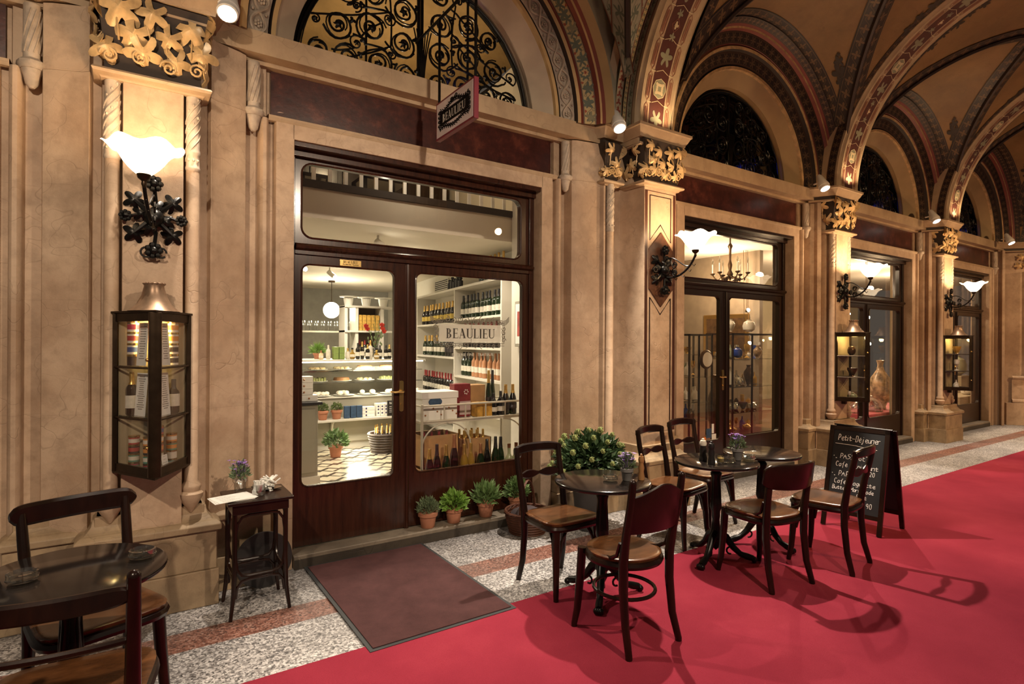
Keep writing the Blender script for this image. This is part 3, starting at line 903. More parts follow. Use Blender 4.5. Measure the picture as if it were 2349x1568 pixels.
# ---- rib vault
ZS = 3.62; YC = -2.15; RR = 1.95
def ribpt(t, rad): return (YC + rad * math.cos(t), ZS + rad * math.sin(t))
ceil = S('ceiling', 'painted cross vault of the passage')
def barrel(y): 
    d = 2.0 ** 2 - (y - YC) ** 2
    return ZS + math.sqrt(max(0, d))
for k in range(1, 5):
    b = BAYS[k]; xl = PX[k - 1] + (.24 if k != 2 else .28); xr = PX[k] - (.24 if k != 1 else .28)
    if k == 1: xl, xr = .4, 3.82
    if k == 4: xr = 15.2
    RL = 1.66 if k > 1 else 1.84
    def kf(y): return lerp(1.0, 2.0 / RL, min(1, max(0, 1 - abs(y - YC) / 1.95)) ** .8)
    def lat(x, y): return ZS + kf(y) * math.sqrt(max(0, RL * RL - (x - b) ** 2))
    def vz(x, y): return max(barrel(y), lat(x, y))
    NX, NY = 56, 64
    rows = [[(lerp(xl, xr, i / NX), lerp(-.14, -4.16, j / NY), vz(lerp(xl, xr, i / NX), lerp(-.14, -4.16, j / NY))) for i in range(NX + 1)] for j in range(NY + 1)]
    mb = MB(); mb.sheet(rows, 0, False)
    mb.obj('vault_web', PALEG if k == 1 else VAULT, ceil, 0, 60)
    BD = BAND_G if k == 1 else BAND_D
    # groin bands and painted borders
    for sx in (-1, 1):
        for sy in (1, -1):
            G = []
            for j in range(2, 61):
                y = YC + sy * 1.98 * (1 - j / 60.0)
                zz = barrel(y); v = RL * RL - ((zz - ZS) / kf(y)) ** 2
                if v < 0: continue
                G.append((b + sx * math.sqrt(v), y))
            G = [g for g in G if xl - .02 <= g[0] <= xr + .02]
            if len(G) < 3: continue
            for off, mat_, nm, dd in (((0, .15), BD, 'groin_band', .012), ((0, -.13), BD, 'groin_band', .012)):
                rows = []
                for gi, (x, y) in enumerate(G):
                    a = G[max(0, gi - 1)]; c = G[min(len(G) - 1, gi + 1)]
                    d = Vector((c[0] - a[0], c[1] - a[1])).normalized(); nn = Vector((-d.y, d.x))
                    if nn.x * sx > 0: nn = -nn
                    row = []
                    for q in range(4):
                        o_ = lerp(off[0], off[1], q / 3)
                        X_, Y_ = x + nn.x * o_, y + nn.y * o_
                        X_ = min(max(X_, xl), xr)
                        row.append((X_, Y_, vz(X_, Y_) - dd))
                    rows.append(row)
                mb = MB(); mb.sheet(rows, 0, True); mb.obj(nm, mat_, ceil)
            # dark centre ridge roll
            mb = MB(); mb.tube([(x, y, vz(x, y) - .02) for x, y in G], .028, 6); mb.obj('groin_roll', M('groin_roll_paint', (.03, .016, .01), .5), ceil)
            # painted leaf ornament in the foot of the web
            if sy == 1 and len(G) > 12:
                mb = MB()
                for (lx, ly, sz) in ((0, 0, .10), (0, .16, .07), (-.1, .09, .055), (.1, .09, .055), (0, -.13, .055), (-.07, -.05, .04), (.07, -.05, .04), (0, .27, .03)):
                    x = b + sx * (1.10 - ly * .62) + lx * .5; y = -.36 - abs(lx) * .2 - .28 * max(0, ly + .1)
                    def fw(u, v, h): return (x + u, y + v * .8, vz(x + u, y + v * .8) - .012)
                    put_leaf(mb, fw, 0, 0, sz, PI / 2, 0, 0)
                mb.obj('painted_leaf_sprig', DARKREC, ceil)
            if sy == 1 and k > 1:
                mb = MB(); xx = (xr - .10) if sx > 0 else (xl + .10)
                for q in range(5):
                    y = -1.0 - q * .13
                    def fw(u, v, h): return (xx + u, y + v, barrel(y + v) - .012)
                    put_leaf(mb, fw, .01 * (-1) ** q, 0, .055 if q != 2 else .075, PI * q * .4, 0, 0)
                mb.obj('painted_leaf_sprig', DARKREC, ceil)
    # border band along both ribs and above the wall arch
    for x0_, s in ((xl, 1), (xr, -1)):
        rows = [[(x0_ + s * wv, y, vz(x0_ + s * wv, y) - .010) for wv in (0, .05, .10)] for y in [lerp(-.16, -4.1, j / 60) for j in range(61)]]
        mb = MB(); mb.sheet(rows, 0); mb.obj('rib_border_band', BD, ceil)
    rows = []
    for j in range(61):
        a = PI * j / 60; x = b + (RL - .03) * math.cos(a)
        x = min(max(x, xl), xr)
        rows.append([(x, y, lat(x, y) - .008) for y in (-.14, -.20, -.27)])
    mb = MB(); mb.sheet(rows, 0, True, True); mb.obj('wall_arch_band', BD, ceil)

# transverse ribs
CREAMR = M('rib_cream_paint', (.46, .34, .21), .5); TERR = M('rib_terracotta_paint', (.26, .10, .06), .55)
LGRN = M('rib_leaf_green', (.26, .25, .16), .55); LCREAM = M('rib_flower_cream', (.62, .50, .30), .5); DRED = M('rib_oxblood_field', (.085, .025, .018), .55)
for k in range(0, 5):
    p = PX[k] if k < 4 else 15.0
    root = S('trim_%d' % (17 + k), 'painted transverse rib springing from the %s pier' % ('left', 'inlaid', 'third', 'fourth', 'last')[k])
    hw = .27 if k != 1 else .27; A = 72
    ys = 0.0 if k != 1 else .06
    def rp(t, rad=RR): return (YC + (rad + ys) * math.cos(t), ZS + rad * math.sin(t))
    body = MB()
    # cross section: intrados with moulded edges then sides up to the web
    sec = [(-hw - .01, .34), (-hw - .01, .09), (-hw, .07), (-hw, .03), (-hw + .03, .02), (-hw + .045, 0), (-hw + .06, .012), (hw - .06, .012), (hw - .045, 0), (hw - .03, .02), (hw, .03), (hw, .07), (hw + .01, .09), (hw + .01, .34)]
    rows = []
    for j in range(A + 1):
        t = PI * j / A
        rows.append([(p + sx_, *rp(t, RR + o_)) for sx_, o_ in sec])
    body.sheet(rows, 0, False)
    body.obj('rib_body', CREAMR, root, 0, 35)
    def fnR(u, v, h):
        t = u / RR; y, z = rp(t, RR + .012 - h)
        return (p + v, y, z)
    Lr = PI * RR
    dec = MB(); st = .0
    A2 = int(Lr / .05)
    for j in range(A2):
        u0, u1 = Lr * j / A2, Lr * (j + 1) / A2
        dec.add([fnR(u0, -.10, .0015), fnR(u1, -.10, .0015), fnR(u1, .10, .0015), fnR(u0, .10, .0015)], [(0, 1, 2, 3)], 1)
    pitch = Lr / 22
    for q in range(22):
        u = pitch * (q + .5)
        for s in (-1, 1):   # elongated hexagon chains
            hx = [(u - pitch * .46, s * .145), (u - pitch * .36, s * .145 - .022), (u + pitch * .36, s * .145 - .022), (u + pitch * .46, s * .145), (u + pitch * .36, s * .145 + .022), (u - pitch * .36, s * .145 + .022)]
            put_line(dec, fnR, hx, .009, 2, .003, True)
            put_line(dec, fnR, [(u - pitch * .33, s * .145), (u + pitch * .33, s * .145)], .018, 2, .003)
            put_line(dec, fnR, [(u + pitch * .5, s * .145), (u + pitch * .5, s * .09)], .01, 4, .0035)
        if q % 4 == 1:
            n8 = [(u + .09 * math.cos(PI * e / 4), .09 * math.sin(PI * e / 4)) for e in range(8)]
            dec.add([fnR(a_, b_, .0035) for a_, b_ in n8], [tuple(range(8))], 3)
            put_line(dec, fnR, n8, .008, 4, .005, True)
            for e in range(4):
                put_leaf(dec, fnR, u + .04 * math.cos(PI * e / 2 + .78), .04 * math.sin(PI * e / 2 + .78), .034, PI * e / 2 + .78 - PI / 2, 4, .006, LEAF3)
        elif q % 4 == 3:
            put_line(dec, fnR, [(u - .06, 0), (u, .05), (u + .06, 0), (u, -.05)], .008, 2, .004, True)
            put_leaf(dec, fnR, u, 0, .036, 0, 4, .005, leaf_outline(24, 4, .6))
            put_leaf(dec, fnR, u + .1, 0, .04, PI / 2, 3, .004); put_leaf(dec, fnR, u - .1, 0, .04, -PI / 2, 3, .004)
        else:
            put_leaf(dec, fnR, u, 0, .085, PI / 2 if q % 4 == 0 else -PI / 2, 3, .004)
        put_line(dec, fnR, [(u + pitch * .5, -.08), (u + pitch * .5 + .03, 0), (u + pitch * .5, .08)], .006, 4, .004)
    dec.obj('painted_ornament', [CREAMR, DRED, TERR, LGRN, LCREAM], root)
    # side faces painted dark with vine
    for s in (-1, 1):
        mb = MB(); rows = [[(p + s * (hw + .014), *rp(PI * j / A, RR + .05)), (p + s * (hw + .014), *rp(PI * j / A, RR + .15))] for j in range(A + 1)]
        mb.sheet(rows, 0, True); mb.obj('side_band', BAND_G if (k == 1 and s < 0) else BAND_L, root)
    if k == 1:
        # stepped orders on the left of the big rib
        for (x0_, x1_, ra, rb, ysh, mt) in ((3.83, 3.90, 2.06, 2.05, .08, 0), (3.90, 3.945, 2.03, 2.03, .08, 1), (3.945, 3.96, 2.06, 2.06, .08, 2), (3.96, 4.03, 2.05, 2.05, .07, 3), (3.76, 3.83, 2.12, 2.08, .10, 4)):
            mb = MB(); rows = []
            for j in range(A // 2 + 8):
                t = PI * j / A
                rows.append([(x0_, YC + (ra + ysh) * math.cos(t), ZS + ra * math.sin(t)), (x1_, YC + (rb + ysh) * math.cos(t), ZS + rb * math.sin(t))])
            mb.sheet(rows, 0)
            mb.obj('stepped_order', [m_band('red_step_band', (.40, .33, .22), (.22, .05, .03), (.25, .22, .15), 1, .45, 3), BAND_F, DARKREC, BAND_G, CREAMR][mt], root)
            mb = MB()
# a plain crown over everything keeps daylight out
mb = MB(); mb.box(-3.2, 24, -4.4, .5, 6.0, 6.1)
struct(mb.obj('ceiling', DARKREC), 'floor above the vault')
# opposite arcade spring wall over the camera
# ---- step
for k, b in enumerate(BAYS[1:]):
    mb = MB(); mb.box(b - 1.065, b + 1.065, .13, .47, 0, .095)
    rs = MB(); rs.box(b - 1.06, b + 1.06, .1245, .135, .001, .068)
    struct(rs.obj('trim_%d' % (22 + k), RISER), 'dark dirty front of the doorstep')
    struct(mb.obj('trim_%d' % (22 + k), SILL, None, .008), 'worn stone doorstep of the %s shopfront' % ('first', 'second', 'third', 'fourth')[k])
# ================================================================== SHOPFRONTS
def rrect(x0, x1, z0, z1, r, n=5):
    P = []
    for cx, cz, a0 in ((x1 - r, z1 - r, 0), (x0 + r, z1 - r, PI / 2), (x0 + r, z0 + r, PI), (x1 - r, z0 + r, 1.5 * PI)):
        P += [(cx + r * math.cos(a0 + PI / 2 * i / n), cz + r * math.sin(a0 + PI / 2 * i / n)) for i in range(n + 1)]
    return P
def holed(mb, rect, hole, r, y0, y1, mi=0):
    """board with a round cornered opening"""
    x0, x1, z0, z1 = rect; I = rrect(*hole, r, 6); n = len(I); O = []
    for q, (x, z) in enumerate(I):
        c, i = divmod(q, 7)
        cx = x1 if c in (0, 3) else x0; cz = z1 if c < 2 else z0
        side_first = c in (0, 2)      # arc starts on the upright side
        if i == 3: O.append((cx, cz))
        elif (i < 3) == side_first: O.append((cx, z))
        else: O.append((x, cz))
    for a, b_ in ((I, O),):
        for y, fl in ((y0, 0), (y1, 1)):
            vs = [(x, y, z) for x, z in a] + [(x, y, z) for x, z in b_]
            fs = [(i, n + i, n + (i + 1) % n, (i + 1) % n) for i in range(n)]
            mb.add(vs, [tuple(reversed(f)) for f in fs] if fl else fs, mi, None, False)
    mb.add([(x, y0, z) for x, z in I] + [(x, y1, z) for x, z in I], [(i, (i + 1) % n, n + (i + 1) % n, n + i) for i in range(n)], mi)
    R4 = [(x0, z0), (x1, z0), (x1, z1), (x0, z1)]
    mb.add([(x, y0, z) for x, z in R4] + [(x, y1, z) for x, z in R4], [((i + 1) % 4, i, 4 + i, 4 + (i + 1) % 4) for i in range(4)], mi, None, False)
def bead(mb, hole, r, y, rad=.007, mi=0):
    mb.tube([(x, y, z) for x, z in rrect(*hole, r)], rad, 6, mi, True)

for k, b in enumerate(BAYS[1:]):
    wood = WOOD if k == 0 else WOODX
    rt = S('door_%d' % (k + 1), ('mahogany shop entrance with glazed door, fixed pane and wide transom light', 'dark wooden shop entrance of the antique dealer beside the inlaid pier', 'dark wooden entrance of the third shop behind the chalkboard', 'dark wooden entrance of the farthest shop')[k])
    mb = MB()
    mb.box(b - 1.07, b - 1.035, .27, .42, .095, 2.98); mb.box(b + 1.02, b + 1.07, .27, .42, .095, 2.98)
    mb.box(b - 1.069, b + 1.069, .165, .42, 2.945, 2.979); mb.box(b - 1.07, b + 1.07, .24, .42, 2.90, 2.95); mb.box(b - .185, b - .145, .28, .40, .095, 2.2)
    mb.obj('door_frame', wood, rt, .004)
    mb = MB(); holed(mb, (b - 1.035, b + 1.02, 2.275, 2.90), (b - .985, b + .935, 2.335, 2.872), .075, .29, .345)
    bead(mb, (b - .987, b + .937, 2.333, 2.874), .077, .288)
    tso = mb.obj('transom_sash', wood, rt)
    mb = MB(); mb.sweep([(.0, 2.205), (.02, 2.21), (.02, 2.235), (.045, 2.25), (.05, 2.268), (.03, 2.285), (.0, 2.29)], [(b - 1.035, .285), (b + 1.05, .285)]); mb.box(b - 1.035, b + 1.02, .285, .38, 2.2, 2.29)
    mb.obj('transom_rail', wood, rt)
    zb = .53 if k == 0 else .45
    hl = (b - .985, b - .275, zb, 2.14); hr = (b - .095, b + .955, zb, 2.14)
    lf = MB(); holed(lf, (b - 1.035, b - .185, .105, 2.2), hl, .055, .285, .33); bead(lf, hl, .055, .283)
    lfo = lf.obj('door_leaf', wood, rt)
    rf = MB(); holed(rf, (b - .145, b + 1.02, .105, 2.2), hr, .055, .285, .33); bead(rf, hr, .055, .283)
    rfo = rf.obj('fixed_sash', wood, rt)
    mb = MB()
    mb.tube([(b - .165, .275, .1), (b - .165, .275, 2.2)], .012, 6)
    mb.obj('meeting_bead', wood, rt)
    for (x0, x1, z0, z1), nm in ((hl, 'door_pane'), (hr, 'fixed_pane'), ((b - .985, b + .935, 2.335, 2.872), 'transom_pane')):
        mb = MB(); mb.box(x0 - .01, x1 + .01, .305, .310, z0 - .01, z1 + .01); mb.obj(nm, GLASS, {'door_pane': lfo, 'fixed_pane': rfo, 'transom_pane': tso}[nm])
    mb = MB(); hx = b - .215
    hb = MB(); hb.prism(rrect(hx - .018, hx + .018, 1.03, 1.275, .015), .0, .008, 0, Matrix(((1, 0, 0, 0), (0, 0, -1, .285), (0, 1, 0, 0), (0, 0, 0, 1))))
    hb.lathe([(.011, 0), (.011, .045)], (hx, .285, 1.19), 10, 0, 1, 1, Matrix.Rotation(R(90), 4, 'X'))
    hb.tube([(hx, .238, 1.19), (hx - .03, .236, 1.193), (hx - .07, .238, 1.188), (hx - .105, .240, 1.195)], [.011, .010, .009, .007], 8)
    hb.lathe([(.009, 0), (.009, .014)], (hx, .285, 1.09), 8, 0, 1, 1, Matrix.Rotation(R(90), 4, 'X'))
    hb.obj('door_handle', BRASS, lfo)
rt = bpy.data.objects['door_1']
mb = MB(); mb.box(1.32, 1.482, .279, .286, 2.150, 2.196); pl = mb.obj('name_plate', BRASS, rt, .001); pl['label'] = 'small brass plate reading BEAULIEU'
t = serif_word('BEAULIEU', .019, INK, 'plate_lettering', pl, None); t.location = (1.401, .2785, 2.181)
t = text_mesh('EPICERIE FINE \u00b7 TRAITEUR', .0105, INK, 'plate_lettering', pl); face_to(t, (1.401, .2775, 2.161), (1, 0, 0), (0, 0, 1))

# lettering and ornament on the fixed pane
FROST = NT('frosted_white_film')
tr = FROST.n('ShaderNodeBsdfTransparent'); df = FROST.n('ShaderNodeBsdfDiffuse'); df.inputs[0].default_value = (.72, .69, .62, 1)
tl = FROST.n('ShaderNodeBsdfTranslucent'); tl.inputs[0].default_value = (.8, .77, .7, 1)
m1 = FROST.n('ShaderNodeMixShader'); m1.inputs[0].default_value = .5
FROST.t.links.new(df.outputs[0], m1.inputs[1]); FROST.t.links.new(tl.outputs[0], m1.inputs[2])
m2 = FROST.n('ShaderNodeMixShader'); m2.inputs[0].default_value = .72
FROST.t.links.new(tr.outputs[0], m2.inputs[1]); FROST.t.links.new(m1.outputs[0], m2.inputs[2]); FROST.t.links.new(m2.outputs[0], FROST.out.inputs[0])
FROST = FROST.m
def scroll(mb, c, r, turns, a0, sgn, to3, rad=.004, n=26, mi=0, r1=.12):
    """spiral from the outside in; to3(u, v) -> 3d"""
    P = []
    for i in range(n + 1):
        t = i / n; rr = r * lerp(1, r1, t); a = a0 + sgn * turns * 2 * PI * t
        P.append(to3(c[0] + rr * math.cos(a), c[1] + rr * math.sin(a)))
    mb.tube(P, rad, 5, mi)
gp = tag(MB().box(2.155, 2.765, .300, .3035, 1.585, 1.735).obj('window_lettering', FROST, None), 'frosted BEAULIEU name panel with scrolls on the shop window glass', 'window lettering')
t = serif_word('BEAULIEU', .082, M('lettering_grey', (.07, .062, .05), .6), 'letters', gp, None); t.location = (2.46, .2995, 1.658)
t = text_mesh('EPICERIE FINE \u00b7 TRAITEUR', .036, FROST, 'small_letters', gp); face_to(t, (2.48, .3, 1.475), (1, 0, 0), (0, 0, 1))
mb = MB(); f3 = lambda u, v: (u, .3, v)
for s in (-1, 1):
    for i in range(5):
        scroll(mb, (2.46 + s * (.05 + i * .06), 1.765 + .012 * (i % 2)), .035 - .003 * i, 1.3, PI / 2, s, f3, .0035)
        scroll(mb, (2.46 + s * (.05 + i * .06), 1.56 - .010 * (i % 2)), .026 - .002 * i, 1.2, -PI / 2, -s, f3, .003)
    for i in range(4):
        scroll(mb, (2.46 + s * (.335), 1.60 + i * .035), .024, 1.2, i, s, f3, .0035)
        mb.tube([f3(2.46 + s * (.30 + .03 * j), 1.78 - i * .012 + .01 * j * j - .02 * j) for j in range(4)], .003, 4)
for zz in (1.747, 1.573): mb.tube([f3(2.12, zz), f3(2.80, zz)], .0025, 4)
for xx in (2.122, 2.798): mb.tube([f3(xx, 1.573), f3(xx, 1.747)], .0025, 4)
for s in (-1, 1):
    for zz in (1.765, 1.56): mb.tube([f3(2.46 + s * .02, zz), f3(2.46 + s * .34, zz - .01)], .002, 4)
mb.tube([f3(2.46, 1.54), f3(2.46, 1.80)], .002, 4)
mb.obj('scroll_ornament', M('film_ornament', (.22, .20, .16), .6), gp)

# ---- ironwork of the lunettes
random.seed(11)
def grille(k, b, full):
    g = tag(S('iron_grille'), '', 'grille') if False else T('iron_grille', ('black wrought iron scroll grille in the big arch above the wine shop', 'dark iron scroll grille in the arch of the second bay', 'dark iron scroll grille in the arch of the third bay', 'dark iron scroll grille in the farthest arch')[k - 1], 'iron grille', (b, .335, 3.6), 0, 'lunette grilles')
    f = MB(); RG_ = 1.02
    f.tube([(RG_ * math.cos(PI * j / 40), 0, RG_ * math.sin(PI * j / 40)) for j in range(41)], .013, 6)
    f.tube([(-RG_, 0, .03), (RG_, 0, .03)], .012, 6)
    for x, r in ((-.50, .009), (-.06, .014), (.40, .011)):
        f.tube([(x, 0, .02), (x, 0, math.sqrt(RG_ ** 2 - x * x))], r, 6)
    f.obj('frame_bar', IRON, g)
    m_ = MB(); to3 = lambda u, v: (u, -.012 + .006 * math.sin(u * 40), v)
    cells = []
    rnd = random.Random(40 + k)
    # hand packed scroll centres, mirrored either side of the centre bar
    base = [(.14, .13, .105), (.37, .16, .12), (.62, .13, .115), (.83, .14, .095), (.17, .37, .12), (.43, .42, .13), (.69, .37, .12), (.86, .36, .065), (.16, .63, .12), (.42, .69, .12), (.64, .62, .10), (.16, .86, .10), (.33, .88, .06), (.27, .26, .055), (.55, .27, .06), (.29, .53, .06), (.55, .55, .045)]
    for s in (-1, 1):
        for i, (x, z, r) in enumerate(base):
            cx, cz = s * x - .03, z
            if math.hypot(cx, cz) + r > 1.0: r = max(.04, 1.0 - math.hypot(cx, cz))
            a0 = rnd.uniform(0, 2 * PI); sg = s * (1 if i % 2 else -1)
            scroll(m_, (cx, cz), r, 1.9 if r > .08 else 1.4, a0, sg, to3, .0095 if r > .08 else .007, 34 if full else 22)
            if r > .08: scroll(m_, (cx, cz), r * .93, 1.0, a0 + 2.2, -sg, to3, .006, 16, 0, .55)
            # linking stem to the neighbour
            nx, nz, nr = base[(i + 1) % len(base)]
            ex, ez = cx + r * math.cos(a0), cz + r * math.sin(a0)
            tx, tz = s * nx - .03, nz
            if i + 1 < len(base):
                d = math.hypot(tx - ex, tz - ez) or 1
                tx, tz = tx + (ex - tx) / d * nr, tz + (ez - tz) / d * nr
                mxp = ((ex + tx) / 2 + .04 * sg * (ez - tz) / d, (ez + tz) / 2 - .04 * sg * (ex - tx) / d)
                m_.tube([to3(lerp(lerp(ex, mxp[0], q / 6), lerp(mxp[0], tx, q / 6), q / 6), lerp(lerp(ez, mxp[1], q / 6), lerp(mxp[1], tz, q / 6), q / 6)) for q in range(7)], .008, 5)
    m_.tube([to3(1.0 * math.cos(PI * j / 40), .02 + .975 * math.sin(PI * j / 40)) for j in range(41)], .006, 5)
    m_.tube([to3(-1, .03), to3(1, .03)], .006, 5)
    m_.obj('scrollwork', IRON, g)
    lv = MB()
    for s in (-1, 1):
        for i, (x, z, r) in enumerate(base):
            cx, cz = s * x - .03, z
            if math.hypot(cx, cz) > .97: continue
            Mx = frame3((cx, -.02, cz), (1, 0, 0), (0, 0, 1), (0, -1, 0)) @ Matrix.Rotation(rnd.uniform(0, 6), 4, 'Z')
            carved_leaf(lv, Mx, .038 if r > .08 else .025, .5, .003, 0, leaf_outline(18, 5, .5))
            if i % 2 == 0:
                Mx = frame3((cx + r * .9, -.02, cz + r * .5), (1, 0, 0), (0, 0, 1), (0, -1, 0)) @ Matrix.Rotation(rnd.uniform(0, 6), 4, 'Z')
                carved_leaf(lv, Mx, .03, .3, .003, 0, LEAF3)
    # sheaf of stems rising in the middle
    for q in range(7):
        lv.tube([(-.03 + (q - 3) * .004 + (q - 3) * .022 * t * t, -.015, .03 + t * .5) for t in [j / 6 for j in range(7)]], .006, 5)
    lv.obj('iron_leaves', IRON, g)
for k in range(1, 5): grille(k, BAYS[k], k < 3)
# blue spots added in front of the lunettes to put blue glints on the grilles
for k in (2, 3, 4):
    b = BAYS[k]
    light('blue_lunette_light', 'SPOT', (b - .05, .20, 3.64), 7, (.03, .05, 1), .01, (b + .25, .40, 3.70), 60, .6)
light('blue_lunette_light', 'SPOT', (2.25, .20, 3.64), .8, (.05, .06, 1), .01, (2.3, .36, 3.9), 60, .5)

# ================================================================== WINE SHOP INTERIOR
def wallx(y): return 3.6 + .15 * (y - 2.2)
mb = MB(); mb.box(.5, .6, .45, 8.2, .0, 4.9)
struct(mb.obj('wall_left', WHITEW), 'left wall of the wine shop')
mb = MB(); mb.box(.5, 5, 8.1, 8.2, .0, 2.7)
struct(mb.obj('wall_back', M('shop_rear_wall', (.34, .33, .30), .8)), 'grey rear wall of the wine shop')
mb = MB(); mb.prism([(wallx(.45) + .14, .45), (wallx(1.2) + .03, 1.2), (wallx(1.25) + .32, 1.35), (wallx(8.2) + .32, 8.2), (5.2, 8.2), (4.2, .45)], 0, 4.9)
struct(mb.obj('wall_right', WHITEW), 'white right hand wall of the wine shop')
mb = MB(); mb.box(.6, 4.8, 1.22, 8.2, 2.68, 2.95)
struct(mb.obj('ceiling', CEILW), 'white ceiling and gallery edge of the wine shop')
mb = MB(); mb.box(.6, 3.55, 1.19, 1.235, 2.945, 3.01)
struct(mb.obj('trim_30', DARKREC), 'dark rail along the gallery edge')
mb = MB(); mb.box(.5, 4.3, 4.4, 4.5, 2.95, 5.4); mb.box(.5, 4.3, .45, 4.5, 5.3, 5.4)
struct(mb.obj('wall_gallery', OCHRE), 'ochre gallery wall behind the lunette')
mb = MB(); mb.box(.6, 5, 6.2, 8.2, .1, .12)
struct(mb.obj('floor', TILES), 'rear part of the shop floor')
BALW = M('white_baluster_paint', (.85, .83, .78), .5)
mb = MB(); mb.box(.62, 4.08, 3.9, 4.3, 2.951, 4.05)  # invented cupboard, put in to darken the gaps between the balusters
for i in range(7): mb.box(.7 + i * .44, 1.08 + i * .44, 3.88, 3.9, 3.05, 3.95)
tag(mb.obj('added_dark_cupboard', WOODX, None, .01), 'long dark cupboard added to darken the gaps behind the white balusters', 'cupboard')
light('baluster_fill_light', 'POINT', (2.3, .75, 3.28), 3, (1, .85, .62), .05)  # added fill to brighten the balusters, no fitting belongs to it
gb = T('gallery_balustrade', 'white balustrade of the gallery seen through the transom light', 'balustrade', (0, 1.25, 3.0))
for i in range(17):
    x = 1.22 + i * .145
    MB().box(x, x + .034, 0, .02, 0, .42).obj('baluster', BALW, gb)
MB().box(1.1, 3.55, -.01, .03, .42, .46).obj('handrail', SHELFW, gb)
# chairs and dark furniture on the gallery
for i, (x, w_, h) in enumerate(((1.45, .3, .3), (2.1, .5, .38), (2.75, .5, .25))):
    mb = MB(); mb.box(x, x + w_, 2.0, 2.4, 2.96 + h, 3.0 + h)
    for dx in (0, w_ - .04):
        for dy in (2.0, 2.36): mb.box(x + dx, x + dx + .04, dy, dy + .04, 2.952, 2.98 + h)
    tag(mb.obj('gallery_table', WOODX), 'dark wooden table behind the white balusters, %s' % ('at the left', 'in the middle', 'at the right')[i], 'table', 'tables on the gallery')

def bottle(name, label, kind, loc, glass, cap, lab, group=None, h=.31, r=.038, laby=(.06, .13)):
    o = T(name, label, 'bottle', loc, 0, group)
    if kind == 'wine': pr = [(r * .8, 0), (r, .008), (r, h * .6), (r * .9, h * .66), (r * .42, h * .74), (r * .36, h * .78), (r * .36, h)]
    elif kind == 'champ': pr = [(r * .85, 0), (r * 1.12, .01), (r * 1.12, h * .45), (r * .95, h * .58), (r * .5, h * .74), (r * .4, h * .85), (r * .4, h)]
    elif kind == 'squat': pr = [(r * .9, 0), (r * 1.3, .01), (r * 1.3, h * .5), (r * .6, h * .65), (r * .45, h * .7), (r * .45, h)]
    else: pr = [(r * .8, 0), (r * .85, .01), (r * .8, h * .5), (r * .4, h * .75), (r * .33, h)]
    mb = MB(); mb.lathe(pr, (0, 0, 0), 12); mb.obj('bottle_body', glass, o)
    c0 = .72 if kind != 'squat' else .9
    def pr_at(z):
        for (r0, z0), (r1, z1) in zip(pr, pr[1:]):
            if z0 <= z <= z1: return lerp(r0, r1, (z - z0) / max(1e-6, z1 - z0))
        return pr[-1][0]
    mb = MB(); mb.lathe([(pr_at(h * t) + .0015, h * t) for t in (c0, c0 + .06, c0 + .14, .99)] + [(pr[-1][0], h + .003), (.0001, h + .003)], (0, 0, 0), 12); mb.obj('capsule', cap, o)
    if lab is not None:
        mb = MB(); n = 9; rows = [[(pr_at(z) * 1.03 * math.cos(a), pr_at(z) * 1.03 * math.sin(a), z) for z in (laby[0], (laby[0] + laby[1]) / 2, laby[1])] for a in [PI * 2 * j / 16 for j in range(17)]]
        mb.sheet(rows, 0, False); mb.obj('paper_label', lab, o)
    return o
G_GRN = M('green_bottle_glass', (.010, .022, .008), .08, 0, .1, 3, 0, 40, Coat_Weight=.5)
G_DRK = M('dark_bottle_glass', (.008, .006, .005), .08, 0, .1, 3, 0, 40, Coat_Weight=.5)
G_GLD = M('golden_wine_glass', (.30, .18, .03), .1, 0, .1, 3, 0, 40, Coat_Weight=.5)
G_ROS = M('rose_wine_glass', (.42, .20, .10), .1, 0, .1, 3, 0, 40, Coat_Weight=.5)
G_CLR = M('pale_lemonade_glass', (.38, .40, .22), .1, 0, .1, 3, 0, 40, Coat_Weight=.5)
C_GLD = M('gold_foil', (.62, .40, .12), .3, .8, .2, 30)
C_BLK = M('black_foil', (.015, .013, .013), .4)
C_RED = M('red_foil', (.25, .02, .02), .4)
C_COP = M('copper_foil', (.42, .20, .10), .35, .7)
L_WHT = M('cream_paper_label', (.66, .62, .52), .7, 0, .15, 30)
L_YEL = M('yellow_paper_label', (.62, .46, .10), .7, 0, .15, 30)
L_DRK = M('dark_paper_label', (.04, .03, .03), .6)

# wine shelf on the right wall
ws = T('wine_shelf', 'tall white wine shelf along the right wall of the shop', 'shelf', (3.48, 1.4, .12), R(81.47))
def bx(par, nm, mat, x0, x1, y0, y1, z0, z1, bev=0): return MB().box(x0, x1, y0, y1, z0, z1).obj(nm, mat, par, bev)
ZR = [2.16, 1.78, 1.40, 1.02, .62, .2]; ZL = [2.16, 1.74, 1.26, .70, .2]
bx(ws, 'back_panel', SHELFW, 0, 3.4, -.33, -.31, 0, 2.2)
for x in (0, 1.56, 3.38): bx(ws, 'side_panel', SHELFW, x, x + .035, -.31, 0, 0, 2.2, .002)
bx(ws, 'top_board', SHELFW, 0, 3.42, -.33, .01, 2.175, 2.205, .002)
for z in ZR[1:]: bx(ws, 'shelf_board', SHELFW, .035, 1.56, -.31, 0, z - .028, z, .002)
for z in ZL[1:]: bx(ws, 'shelf_board', SHELFW, 1.595, 3.38, -.31, 0, z - .028, z, .002)
SM = ws.matrix_basis.copy()
SM = Matrix.Translation((3.48, 1.4, .12)) @ Matrix.Rotation(R(81.47), 4, 'Z')
rnd = random.Random(5)
